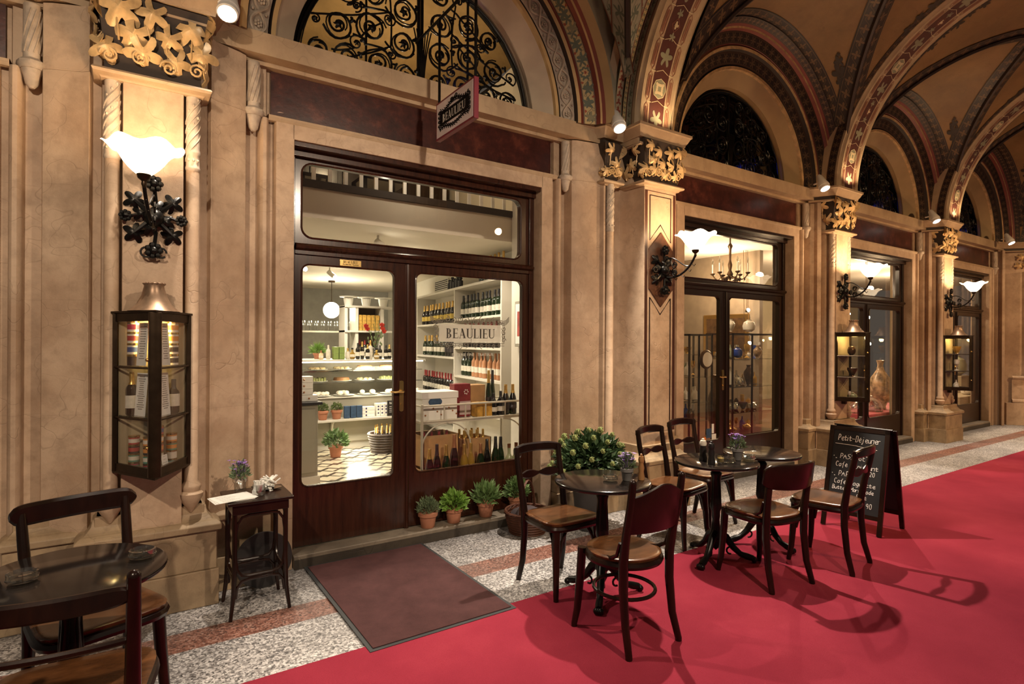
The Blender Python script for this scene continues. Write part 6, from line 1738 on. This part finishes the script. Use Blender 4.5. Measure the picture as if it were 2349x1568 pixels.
# hanging sign
hs = T('hanging_sign', 'pale hanging shop sign reading BEAULIEU with red edge, square to the wall', 'sign', (1.94, -.38, 3.225))
bx(hs, 'red_frame', M('sign_red_edge', (.18, .015, .03), .4), -.018, .018, -.285, .285, -.14, .14, .003)
for s in (-1, 1): bx(hs, 'sign_face', M('sign_pale_face', (.72, .66, .70), .4) if s < 0 else bpy.data.materials['sign_pale_face'], *sorted((s * .018, s * .0195)), -.270, .270, -.125, .125)
bx(hs, 'black_panel', INK, -.0210, -.0195, -.215, .215, -.052, .048)
t = serif_word('BEAULIEU', .058, PAPER, 'letters', hs, None); t.rotation_euler = (0, 0, R(-90)); t.location = (-.0212, 0, -.004)
mb = MB(); f3 = lambda u, v: (-.0205, u, v)
rnd = random.Random(4)
for s in (-1, 1):
    for i in range(7): scroll(mb, (s * (.02 + i * .032), .065 + .018 * math.cos(i * .7)), .020, 1.4, PI / 2, s, f3, .0035)
    for i in range(7): scroll(mb, (s * (.02 + i * .032), -.075 - .012 * math.cos(i * .7)), .018, 1.3, -PI / 2, -s, f3, .0035)
    for i in range(4): scroll(mb, (s * .225, -.05 + i * .032), .017, 1.3, 0, s, f3, .0035)
    scroll(mb, (s * .03, .095), .02, 1.2, PI, s, f3, .004)
mb.tube([f3(.225 * math.cos(a), -.005 + .075 * math.sin(a)) for a in [PI * 2 * q / 40 for q in range(40)]], .0025, 4, 0, True)
mb.obj('scroll_ornament', INK, hs)
t = None
for y in (-.27, .27): MB().tube([(0, y, .14), (0, y, .78)], .010, 6).obj('hanging_rod', IRON, hs)
MB().tube([(0, -.30, .78), (0, .69, .78)], .012, 6).obj('bracket_bar', IRON, hs)
MB().tube([(0, -.27, .78), (0, .2, 1.12), (0, .70, 1.25)], .010, 6).obj('bracket_stay', IRON, hs)
# ================================================================== FURNITURE
def seat_mesh(shape, w_, d, z, th=.022, y0=0.0):
    """thin dished seat; returns top mesh and rim outline"""
    pts = []; n = 40
    for i in range(n):
        a = 2 * PI * i / n; c, s_ = math.cos(a), math.sin(a)
        p = {'round': 2.0, 'square': 4.5, 'dee': 2.9}[shape]
        rr = (abs(c) ** p + abs(s_) ** p) ** (-1 / p)
        wx = w_ / 2 * (1 + (.10 * s_ if shape == 'square' else .06 * s_ if shape == 'dee' else 0))
        pts.append((rr * c * wx, y0 + rr * s_ * d / 2))
    top = MB(); rings = [1, .96, .82, .5, .18]; zz = [z - .004, z, z - .002, z - .009, z - .011]
    vs = [(x * k, y0 + (y - y0) * k, zz[j]) for j, k in enumerate(rings) for x, y in pts]
    fs = [(j * n + i, j * n + (i + 1) % n, (j + 1) * n + (i + 1) % n, (j + 1) * n + i) for j in range(4) for i in range(n)] + [tuple(4 * n + i for i in range(n))]
    bot = len(vs); vs += [(x * .97, y0 + (y - y0) * .97, z - th) for x, y in pts]
    fs += [((i + 1) % n, i, bot + i, bot + (i + 1) % n) for i in range(n)] + [tuple(bot + n - 1 - i for i in range(n))]
    top.add(vs, fs)
    return top, pts
def arc_board(hw, ymid, bow, z0f, z1f, th, n=20, post=None, tilt=.0):
    """curved back board between posts; z0f/z1f give lower and upper edge along t in -1..1"""
    mb = MB(); rows = []
    for i in range(n + 1):
        t = -1 + 2 * i / n; x = hw * t; y = ymid - bow * (1 - t * t)
        a, b_ = z0f(t), z1f(t); m = (a + b_) / 2; e = th * .35
        yb = lambda z: y - tilt * (z - .7)
        rows.append([(x, yb(a) + th / 2 - e, a), (x, yb(a) + th / 2, a + e), (x, yb(b_) + th / 2, b_ - e), (x, yb(b_) + th / 2 - e, b_), (x, yb(b_) - th / 2 + e, b_), (x, yb(b_) - th / 2, b_ - e), (x, yb(a) - th / 2, a + e), (x, yb(a) - th / 2 + e, a), (x, yb(a) + th / 2 - e, a)])
    mb.sheet(rows, 0, False)
    k = len(rows[0]) - 1
    mb.f.append([j for j in range(k)]); mb.mi.append(0); mb.sm.append(False)
    o_ = n * (k + 1); mb.f.append([o_ + k - 1 - j for j in range(k)]); mb.mi.append(0); mb.sm.append(False)
    return mb
def chair(kind, label, x, y, rz, seatmat=None, w_=.40, h=.87, rh=.057):
    o = T('bentwood_chair', label, 'chair', (x, y, .0 if y > -.9 else .0), rz, 'bentwood cafe chairs')
    sm = seatmat or SEATW; sz = .462
    shape = {'rail': 'square', 'panel': 'round', 'low': 'dee', 'ladder': 'square', 'thick': 'square'}[kind]
    sw, sd = (w_, w_) if kind != 'panel' else (.40, .40)
    seat, pts = seat_mesh(shape, sw, sd, sz)
    seat.obj('seat', sm, o)
    rim = MB(); rim.tube([(px_ * .955, py_ * .955, sz - .038) for px_, py_ in pts], .0215, 8, 0, True); rim.obj('seat_frame', CHAIRW, o)
    fx, fy = sw * .40, sd * .40
    for s in (-1, 1):
        fl = MB(); fl.tube([(s * fx, fy, sz - .02), (s * (fx + .008), fy + .006, .28), (s * (fx + .02), fy + .016, .10), (s * (fx + .031), fy + .029, .012), (s * (fx + .031), fy + .029, .0)], [.025, .024, .020, .0165, .016], 10)
        fl.obj('leg', CHAIRW, o)
        ht = {'rail': h - .012, 'panel': h, 'low': .80, 'ladder': h + .005, 'thick': h - .035}[kind]
        rx = sw * .42
        ry = -sd * .43
        lean = .075 if kind != 'low' else .05
        P = [(s * (rx + .012), ry - .055, 0), (s * (rx + .012), ry - .055, .012), (s * (rx + .002), ry - .02, .14), (s * rx, ry, .32), (s * rx, ry, .46), (s * (rx + .004), ry - lean * .3, .60), (s * (rx + .008), ry - lean * .75, .75), (s * (rx + .010), ry - lean, ht)]
        pl = MB(); pl.tube(P, [.018, .0182, .0205, .0235, .025, .022, .0205, .0185], 10)
        if kind in ('ladder', 'panel'): pl.ball((s * (rx + .010), ry - lean, ht), .0195, 8)
        pl.obj('leg', CHAIRW, o)
        if kind in ('rail', 'low', 'ladder'):   # curved corner braces under the seat
            if kind == 'rail':
                br = MB()
                br.tube([(s * (fx + .012), fy - .012, .24), (s * (fx + .0), fy - .035, .34), (s * (fx - .015), fy - .09, .42), (s * (fx - .02), fy - .17, .428)], .0115, 7)
                br.tube([(s * (fx - .008), fy + .012, .24), (s * (fx - .035), fy + .004, .34), (s * (fx - .09), fy - .0, .42), (s * .01, fy + .0, .43)], .0095, 7)
                br.obj('corner_brace', CHAIRW, o)
        if kind in ('panel', 'low'):
            br = MB(); br.tube([(s * (rx + .012), ry + .01, .56), (s * (rx + .01), ry + .035, .49), (s * (rx + .004), ry + .09, .458), (s * (rx - .01), ry + .15, .448)], [.010, .011, .011, .009], 7); br.obj('side_bracket', CHAIRW, o)
    by = -sd * .43
    if kind == 'rail':
        arc_board(sw * .42 + .028, by - .070, .035, lambda t: h - .052 - .008 * abs(t), lambda t: h + .008 - .022 * abs(t) ** 4, .026).obj('top_rail', CHAIRW, o)
        arc_board(sw * .42 + .004, by - .040, .022, lambda t: .69 - .010 - .020 * abs(math.sin(PI * t)) ** 1.2, lambda t: .69 + .010 + .020 * abs(math.sin(PI * t)) ** 1.2, .014).obj('shaped_slat', CHAIRW, o)
    elif kind == 'panel':
        arc_board(sw * .42 + .006, by - .055, .04, lambda t: .615, lambda t: h - .035 + .022 * math.cos(t * PI * 1.0) - .012 * t * t, .014, 24, None, .16).obj('back_panel', CHAIRW, o)
        rg = MB(); rg.tube([(.165 * math.cos(a), .165 * math.sin(a) - .005, .245) for a in [2 * PI * i / 36 for i in range(36)]], .0105, 8, 0, True); rg.obj('ring_stretcher', CHAIRW, o)
    elif kind == 'thick':
        arc_board(sw * .42 + .050, by - .066, .035, lambda t: h - .088 + .030 * abs(t) ** 14, lambda t: h + .004 - .030 * abs(t) ** 14, .036, 30).obj('top_rail', CHAIRW, o)
    elif kind == 'low':
        arc_board(sw * .42 + .055, by - .02, .085, lambda t: .645 + .012 * t * t + .03 * abs(t) ** 12, lambda t: .815 - .004 * t * t - .03 * abs(t) ** 10, .018, 26, None, .12).obj('curved_backrest', CHAIRW, o)
    else:
        arc_board(sw * .42 + .004, by - .060, .03, lambda t: h - .018 - rh + .012 * t ** 8, lambda t: h - .018 - .012 * t ** 8, .024 if rh < .07 else .040).obj('top_rail', CHAIRW, o)
        arc_board(sw * .42 + .002, by - .035, .02, lambda t: .668, lambda t: .690, .018).obj('lower_rail', CHAIRW, o)
    if kind in ('rail', 'ladder', 'low'):
        for s in (-1, 1): MB().tube([(s * (sw * .40 + .008), sd * .38, .20), (s * (sw * .42), -sd * .42, .22)], .0085, 7).obj('side_stretcher', CHAIRW, o) if kind == 'ladder' else None
    return o
CZ = .0095
def tip(o): o.location.z = .0052; o.rotation_euler.x = .0235; return o    # front feet on the carpet, rear feet on the stone
def onc(o, z=CZ): o.location.z = z; return o
tip(chair('rail', 'curved-rail wooden chair with plywood seat at the left of the flower-pot table', 2.365, -1.065, R(180), None, .40, .885))
onc(chair('panel', 'chair with solid wavy back panel and round seat, nearest on the red carpet', 2.262, -1.735, R(-1), None, .40, .88))
chair('rail', 'chair with pinched slat on the wall side of the pepper-mill table', 3.69, -.885, R(190), None, .40, .885)
chair('rail', 'chair standing farthest back, against the second shopfront', 4.26, -.72, R(183), None, .40, .885)
onc(chair('low', 'chair with low curved wraparound backrest on the carpet before the pepper-mill table', 3.60, -1.705, R(-8), None, .42))
onc(chair('rail', 'rightmost chair, its back covering the chalkboard writing', 4.25, -1.80, R(8), None, .40, .86))
tip(chair('thick', 'chair with thick top rail behind the cut-off table at the lower left', -.098, -1.055, R(198), None, .43, .885))
onc(chair('ladder', 'chair in the lower left corner seen from behind, with two plain rails', -.145, -1.70, R(-6), None, .44, .875, .062))

def table(label, x, y, rz, r=.295, zf=0.0):
    o = T('bistro_table', label, 'table', (x, y, zf), rz, 'round black bistro tables')
    zt = .733 - zf
    MB().lathe([(.001, zt - .024), (r - .012, zt - .024), (r - .003, zt - .020), (r, zt - .012), (r - .002, zt - .004), (r - .010, zt), (.001, zt)], (0, 0, 0), 64).obj('tabletop', TOPB, o)
    cl = MB(); cl.lathe([(.10, zt - .024), (.095, zt - .034), (.035, zt - .045), (.028, zt - .07), (.040, zt - .09), (.040, zt - .10), (.034, zt - .12), (.030, zt - .20), (.038, zt - .30), (.042, zt - .34), (.030, zt - .37), (.030, zt - .40), (.026, zt - .43), (.030, .25), (.040, .20), (.045, .17), (.030, .15), (.034, .12), (.02, .09), (.001, .07)], (0, 0, 0), 20)
    for q in range(8):
        a = q * PI / 4; cl.tube([(.028 * math.cos(a), .028 * math.sin(a), zt - .13), (.036 * math.cos(a), .036 * math.sin(a), zt - .31)], .005, 5)
    cl.obj('cast_column', IRON, o)
    for i in range(3):
        a = i * 2 * PI / 3 + .3
        lg = MB(); Pp = [(.02, .20), (.07, .17), (.12, .10), (.17, .055), (.215, .040), (.255, .030)]
        lg.tube([(r_ * math.cos(a), r_ * math.sin(a), z_) for r_, z_ in Pp], [.030, .028, .023, .020, .024, .021], 9)
        for q in (-1, 0, 1): lg.ball((.262 * math.cos(a + q * .045), .262 * math.sin(a + q * .045), .0215), .0205, 8)
        lg.tube([((.10 + .025 * math.cos(t)) * math.cos(a), (.10 + .025 * math.cos(t)) * math.sin(a), .075 + .025 * math.sin(t)) for t in [.5 * j for j in range(11)]], .007, 5)
        lg.obj('leg', IRON, o)
    return o
table('round black table in the middle with glass, purple flowers and wooden mill', 2.465, -1.345, 1.5, .298, CZ)
table('round black table with pepper mill, glasses and flower pot', 3.575, -1.352, 1.0, .295, CZ)
table('empty-looking round black table behind the one with the pepper mill', 4.165, -1.335, .2, .288, CZ)
table('round black table cut off by the left edge of the picture', -.165, -1.345, .7, .305, CZ)
TT = .734
def ashtray(label, x, y):
    o = T('glass_ashtray', label, 'ashtray', (x, y, TT), .4, 'glass ashtrays on the tables')
    MB().lathe([(.032, 0), (.044, .006), (.046, .034), (.040, .036), (.034, .012), (.001, .009)], (0, 0, 0), 16).obj('glass_bowl', CLEAR, o)
    MB().lathe([(.047, .012), (.050, .016), (.047, .020)], (0, 0, 0), 8).obj('cut_facets', CLEAR, o); return o
def tumbler(label, x, y, z, r=.032, h=.075, fill=None):
    o = T('glass_tumbler', label, 'glass', (x, y, z), 0)
    MB().lathe([(r * .8, 0), (r, .008), (r, h), (r * .92, h), (r * .9, .012), (.001, .010)], (0, 0, 0), 20).obj('glass_body', CLEAR, o)
    if fill: MB().lathe([(.001, .012), (r * .88, .014), (r * .88, h * .7), (.001, h * .7)], (0, 0, 0), 16).obj('glass_filling', fill, o)
    return o
PURP = M('purple_petal', (.28, .15, .50), .6, 0, .3, 40)
def flowerpot(label, x, y, z, r, h, seed, pot=GREYPOT):
    o = potted('flower_pot_plant', label, (x, y, z), r, h, pot, LG[0], 190, .028, r * 1.3, h * 1.0, seed, 2.4, None, .8)
    o['category'] = 'flower pot'; rnd = random.Random(seed); mb = MB()
    for i in range(26):
        a = rnd.uniform(0, 6.28); rr = rnd.uniform(0, 1.6) * r; c = Vector((rr * math.cos(a), rr * math.sin(a), h * rnd.uniform(1.7, 2.25)))
        for q in range(5): 
            b_ = q * 1.257 + i; d = Vector((math.cos(b_), math.sin(b_), .25)).normalized(); e = Vector((-math.sin(b_), math.cos(b_), 0))
            mb.add([c, c + d * .009 + e * .005, c + d * .014, c + d * .009 - e * .005], [(0, 1, 2, 3)])
        mb.tube([c, (c.x * .4, c.y * .4, h * 1.1)], .001, 3)
    mb.obj('purple_blossoms', PURP, o); return o
def mill(label, x, y, z, body, cap, s=1.0):
    o = T('pepper_mill', label, 'pepper mill', (x, y, z), 0, 'mills on the tables')
    MB().lathe([(.026 * s, 0), (.027 * s, .02), (.019 * s, .05), (.024 * s, .075), (.017 * s, .10), (.020 * s, .11)], (0, 0, 0), 16).obj('mill_body', body, o)
    MB().lathe([(.021 * s, .11), (.024 * s, .125), (.018 * s, .145), (.008 * s, .150), (.010 * s, .158), (.001, .163)], (0, 0, 0), 16).obj('mill_head', cap, o); return o
AMBER = M('honey_wax', (.60, .40, .10), .3)
ashtray('cut glass ashtray on the middle table beside the grey flower pot', 2.485, -1.395)
flowerpot('grey pot of purple flowers on the middle table', 2.575, -1.445, TT, .038, .075, 31)
mill('small light brown wooden mill behind the grey pot on the middle table', 2.662, -1.482, TT, M('light_turned_wood', (.36, .18, .07), .4), bpy.data.materials['light_turned_wood'], .8)
mill('dark pepper mill on the second carpet table', 3.43, -1.42, TT, C_BLK, C_BLK, 1.0)
mill('mill with cream top standing behind the dark pepper mill', 3.48, -1.31, TT, C_BLK, L_WHT, 1.1)
tumbler('small glass with honey coloured filling right of the dark pepper mill', 3.50, -1.445, TT, .026, .055, AMBER)
ashtray('cut glass ashtray between mill and flower pot on the second carpet table', 3.575, -1.455)
flowerpot('grey pot of purple flowers on the pepper-mill table', 3.715, -1.43, TT, .040, .085, 33)
ashtray('glass ashtray beyond the flower pot, at the edge of the pepper-mill table', 3.795, -1.47)
ashtray('cut glass ashtray at the left on the cut-off table', -.30, -1.375)
ashtray('glass ashtray at the right rim of the cut-off table', .055, -1.335)
mill('dark mill at the left edge of the picture on the cut-off table', -.395, -1.31, TT, C_BLK, L_WHT, 1.0)

# side table with jar, menus and sugar packets
stt = T('side_table', 'small square bentwood side table beside the wine shop door', 'table', (.485, -.115, 0), 0)
SW, SD, SZ = .335, .33, .668
bx(stt, 'tabletop', CHAIRW, -.01, SW + .01, -SD - .01, .005, SZ - .018, SZ, .004)
bx(stt, 'apron', CHAIRW, .015, SW - .015, -SD + .012, -.015, SZ - .075, SZ - .018, .003)
for sx in (0, 1):
    for sy in (0, 1):
        x, y = (.03, SW - .03)[sx], (-.03, -SD + .03)[sy]; ox, oy = (-1, 1)[sx] * .022, (1, -1)[sy] * .016
        MB().tube([(x, y, SZ - .03), (x, y, .30), (x + ox * .2, y + oy * .2, .14), (x + ox, y + oy, 0)], [.014, .014, .013, .010], 8).obj('leg', CHAIRW, stt)
def sbent(a, b_, zt, zb):   # curved brace between two legs: P -> Q
    a, b_ = Vector(a), Vector(b_); d = b_ - a
    return [(a + d * t).to_tuple() + (z,) if False else ((a + d * t).x, (a + d * t).y, z) for t, z in ((.02, zb), (.05, lerp(zb, zt, .6)), (.14, lerp(zb, zt, .92)), (.28, zt), (.72, zt), (.86, lerp(zb, zt, .92)), (.95, lerp(zb, zt, .6)), (.98, zb))]
Ls = [(.03, -SD + .03), (SW - .03, -SD + .03), (SW - .03, -.03), (.03, -.03)]
for i in range(4):
    a, b_ = Ls[i], Ls[(i + 1) % 4]
    MB().tube(sbent(a, b_, SZ - .085, SZ - .20), .008, 7).obj('upper_brace', CHAIRW, stt)
    MB().tube(sbent(a, b_, .235, .335), .009, 7).obj('stretcher', CHAIRW, stt)
    MB().tube(sbent(a, b_, .215, .115), .009, 7).obj('stretcher', CHAIRW, stt)
flw = flowerpot('silver glass jar of purple flowers at the back of the side table', .575, -.19, SZ + .001, .040, .085, 37, CLEAR)
tumbler('short glass holding white sugar packets on the side table', .655, -.33, SZ + .001, .036, .065)
rnd = random.Random(21)
for i in range(7):
    o = tag(MB().box(-.013, .013, -.002, .002, 0, .062).obj('sugar_packet', PAPER), 'white sugar packet sticking out of the short glass', 'sugar packet', 'sugar packets in the glass'); a = i * .9
    o.location = (.655 + .014 * math.cos(a), -.33 + .014 * math.sin(a), SZ + .025); o.rotation_euler = (rnd.uniform(-.4, .4), rnd.uniform(-.4, .4), a)
o = T('oval_tray', 'pale oval tray heaped with sugar packets on the side table', 'tray', (.735, -.22, SZ + .001)); MB().lathe([(.03, 0), (.07, .006), (.074, .010), (.001, .007)], (0, 0, 0), 24, 0, 1.0, .62).obj('tray', A_SIL, o)
for i in range(26):
    p = tag(MB().box(-.028, .028, -.012, .012, 0, .006).obj('sugar_packet', PAPER), 'white sugar packet heaped on the pale oval tray', 'sugar packet', 'sugar packets on the tray')
    a = rnd.uniform(0, 6.28); rr = rnd.uniform(0, .045); p.location = (.735 + rr * math.cos(a), -.22 + rr * .6 * math.sin(a), SZ + .010 + .0032 * i * .7); p.rotation_euler = (rnd.uniform(-.6, .6), rnd.uniform(-.8, .8), rnd.uniform(0, 6))
for i in range(3):
    o = T('menu_card', 'open white menu card lying over the left edge of the side table, %s' % ('lowest', 'middle', 'topmost')[i], 'menu', (.515 + .006 * i, -.335, SZ + .001 + .0022 * i), R(8 + 3 * i), 'menu cards on the side table')
    bx(o, 'card', PAPER, -.115, .10, -.08, .085, 0, .0018)
    for q in range(7): bx(o, 'text_line', bpy.data.materials['grey_text_ink'], -.09, -.09 + .06 + .02 * (q % 3), .055 - q * .02, .058 - q * .02, .0018, .0021) if i == 2 else None
o = T('leaning_tabletop', 'black round tray leaning against the wall behind the side table', 'tray', (.74, -.035, .0))
MB().lathe([(.172, 0), (.175, .008), (.172, .016), (.001, .016)], (0, 0, 0), 40).xf(Matrix.Translation((0, 0, .178)) @ Matrix.Rotation(R(84), 4, 'X')).obj('round_disc', C_BLK, o)

# door mat
mt = T('door_mat', 'brown door mat with black rubber border before the wine shop', 'mat', (1.478, -.535, 0))
MB().box(-.448, .448, -.657, .657, .0095, .0125).obj('rubber_border', RUBBER, mt, .001); MB().box(-.425, .425, -.634, .634, .0125, .0175).obj('pile', MATP, mt, .002)
bx(mt, 'rubber_underside', RUBBER, -.44, .44, -.58, .65, .0005, .0095) if False else None
mt.location.z = 0

# pots on the doorstep
ZP = .0955
potted('potted_herb', 'small terracotta pot of clipped grey-green thyme, leftmost on the doorstep', (2.02, .215, ZP), .075, .125, TERRA, LG[0], 650, .028, .085, .10, 41, 2.6, 'terracotta herb pots on the doorstep', .9)
potted('potted_herb', 'terracotta pot of bright green mint, second on the doorstep', (2.255, .215, ZP), .072, .125, TERRA, LG[1], 230, .055, .095, .10, 42, 1.5, 'terracotta herb pots on the doorstep')
potted('potted_herb', 'terracotta pot of long-leaved sage, third on the doorstep', (2.565, .215, ZP), .075, .13, TERRA, LG[2], 200, .095, .10, .11, 43, 3.2, 'terracotta herb pots on the doorstep', .5)
potted('potted_herb', 'terracotta pot of green herb behind the wicker basket', (2.885, .215, ZP), .075, .13, TERRA, LG[2], 420, .045, .095, .14, 44, 1.6, 'terracotta herb pots on the doorstep')
basket('handled_basket', 'brown wicker basket with tall hoop handle standing by the doorstep', (2.80, -.07, 0), .145, .185, .17, (.33, R(35)), WICK, 9)
cl = tag(MB().lathe([(.14, 0), (.15, .03), (.13, .07), (.07, .10), (.001, .11)], (0, 0, 0), 18).obj('dark_cloth', M('dark_cloth_fabric', (.035, .022, .025), .9)), 'dark cloth bundled in the wicker basket', 'cloth'); cl.location = (2.80, -.07, .10)

# big skimmia bush
bs = T('skimmia_bush', 'large round dark green bush with pale green buds behind the middle table', 'potted plant', (3.30, -.30, 0))
MB().lathe([(.11, 0), (.12, .01), (.155, .34), (.165, .35), (.165, .40), (.15, .40), (.14, .36), (.001, .36)], (0, 0, 0), 28).obj('planter', M('dark_grey_planter', (.07, .07, .068), .5), bs)
rnd = random.Random(77); mb = MB(); foliage(mb, (0, 0, .50), .30, .30, 1900, .070, rnd, 0, 1.9, -.1); foliage(mb, (0, 0, .50), .24, .24, 800, .075, rnd, 0, 1.9, .1)
for i in range(16):
    a = i * .8; mb.tube([(0, 0, .36), (.10 * math.cos(a), .10 * math.sin(a), .55), (.2 * math.cos(a), .2 * math.sin(a), .66)], .005, 4)
mb.obj('foliage', LG[3], bs)
BUD = M('pale_green_bud', (.28, .33, .12), .8, 0, .5, 60); mb = MB()
for q in range(26):
    f = Vector((rnd.uniform(-1, 1), rnd.uniform(-1, 1), rnd.uniform(-1, 1))).normalized(); mb.ball(f * .020, .0075, 5)
mb.ball((0, 0, 0), .017, 6)
b0 = mb.obj('bud_cluster', BUD, bs)
for i in range(46):
    a = i * 2.4; e = math.asin((i + .5) / 46); d = Vector((math.cos(a) * math.cos(e), math.sin(a) * math.cos(e), math.sin(e)))
    o = b0 if i == 0 else b0.copy()
    if i: COL.objects.link(o); o.parent = bs
    o.location = Vector((0, 0, .50)) + d * rnd.uniform(.325, .36); o.scale = (rnd.uniform(.8, 1.15),) * 3
bpy.context.view_layer.update()

# chalkboard
CB = T('chalkboard_sign', 'A-shaped chalkboard with handwritten breakfast offers on the red carpet', 'sign', (5.08, -1.565, CZ + .004), 0)
tl = math.atan2(.20, .86); BW, BH = .235, .87
Fm = Matrix.Rotation(R(-90 + 5), 4, 'Z') @ Matrix.Rotation(-tl, 4, 'X')     # local x to the right of the reader, z up the slope, -y out of the board
def onb(mb): return mb.xf(Fm)
fr = MB()
fr.box(-BW, -BW + .035, -.010, .012, 0, BH); fr.box(BW - .035, BW, -.010, .012, 0, BH); fr.box(-BW, BW, -.010, .012, BH - .035, BH); fr.box(-BW + .035, BW - .035, -.010, .012, .12, .155)
onb(fr).obj('front_frame', CHAIRW, CB)
onb(MB().box(-BW + .034, BW - .034, -.004, .006, .15, BH - .03)).obj('front_slate', BLACKB, CB)
Bm = Matrix.Translation((.42, .0, 0)) @ Matrix.Rotation(R(-90 + 5), 4, 'Z') @ Matrix.Rotation(tl, 4, 'X')
rb = MB(); rb.box(-BW, -BW + .035, -.010, .012, 0, BH); rb.box(BW - .035, BW, -.010, .012, 0, BH); rb.box(-BW, BW, -.010, .012, BH - .035, BH); rb.box(-BW + .035, BW - .035, -.010, .012, .12, .155); rb.xf(Bm).obj('rear_frame', CHAIRW, CB)
MB().box(-BW + .034, BW - .034, -.004, .006, .15, BH - .03).xf(Bm).obj('rear_slate', BLACKB, CB)
GL = {'P': '1219 1949574515', 'e': '14545646261423325263', 't': '2823324363 0656', 'i': '1612 1818', '-': '0555', 'D': '1219 19495856534212', 'j': '3631201011 3838', 'u': '06130332435356 5652', 'n': '0206 04163656 5652' , 'r': '0206 04162646', 'A': '022952 1545', 'S': '59291817265554432202', 'G': '5949291814133242535535', 'E': '5919125 2 1646'.replace(' ', '', 1), 'C': '5849291714233252', 'a': '5646261413223243 5652', 'f': '5949383230 1646', 'o': '3616131232525536', 's': '4626154453422202', 'R': '1219 1949575515 3552', 'I': '2922', 'B': '1219 19495715 455453421 2'.replace('1 2', '12'), 'g': '5646261413324354 5651402010', 'M': '0209 0935 3569 6962', 'm': '0206 0516252226 3622 36465652', 'l': '2922', 'd': '5646261413324354 5952', '4': '3904 0454 3932', '2': '0819395856120 252'.replace(' ', ''), '0': '2918133252583929', '6': '4918141322425345261 4'.replace(' ', ''), '9': '5635161839485642', ',': '2211', '„': '0201 1211', '"': '0908 1918', '´': '3848'}
GL['E'] = '591912525 1646'.replace('5 1', ' 1'); GL['B'] = '1219 1949584615 46555342 4212'; GL['2'] = '08193948561252'; GL['6'] = '4918131242534516'; GL['n'] = '0206 051636 3656 5652'; GL['m'] = '0206 0525 2522 2545 4542'
def write(mb, txt, x, z, h, slant=.12, sp=.62):
    rnd = random.Random(hash(len(txt)) + int(x * 999) + int(z * 999)); s_ = h / 7.0
    for ch in txt:
        k = 'e' if ch == 'é' else ch
        if k in GL:
            for st in (GL[k].split(' ') + (['3747'] if ch == 'é' else [])):
                pts = [(int(st[i]), int(st[i + 1])) for i in range(0, len(st) - 1, 2)]
                P = [Vector((x + (a + slant * b_) * s_ * 1.12 * sp, -.0052, z + (b_ - 2) * s_)) for a, b_ in pts]
                if len(P) > 1 and (P[0] - P[-1]).length < 1e-6 and len(P) == 2: P[1] += Vector((.001, 0, .001))
                Q = []
                for i in range(len(P) - 1):
                    Q += [P[i], P[i].lerp(P[i + 1], .5)]
                Q.append(P[-1])
                if len(Q) > 3: Q = [Q[0]] + [(Q[i - 1] + Q[i] * 2 + Q[i + 1]) / 4 for i in range(1, len(Q) - 1)] + [Q[-1]]
                mb.tube(Q, .0022 if h < .05 else .0026, 5)
        x += h * (sp if ch not in 'i,Il' else sp * .55)
cm = MB()
write(cm, 'Petit-Déjeuner', -.165, .745, .052, .15, .48)
cm.tube([(-.18, -.0052, .715), (-.02, -.0052, .712), (.03, -.0052, .705), (.15, -.0052, .695)], .002, 4)
cm.tube([(.02, -.0052, .675), (.03, -.0052, .668), (.045, -.0052, .67)], .0022, 4)
write(cm, '„PASSAGE"', -.165, .590, .042, .12, .70); cm.ball((-.182, -.005, .605), .004, 6)
write(cm, 'Café Croissant', -.165, .520, .040, .12, .62)
write(cm, '4,20', .07, .470, .036)
write(cm, '„PARIS"', -.165, .440, .042, .12, .70); cm.ball((-.182, -.005, .455), .004, 6)
write(cm, 'Café Baguette', -.165, .375, .038, .12, .66)
write(cm, 'Butter Marmelade', -.175, .322, .034, .12, .62)
write(cm, 'Saft', .02, .270, .034); write(cm, '6,90', .06, .205, .040)
onb(cm).obj('chalk_writing', CHALK, CB)
MB().tube([(.21, -.235, .855), (.21, .235, .855)], .008, 6).obj('hinge_bar', IRON, CB)
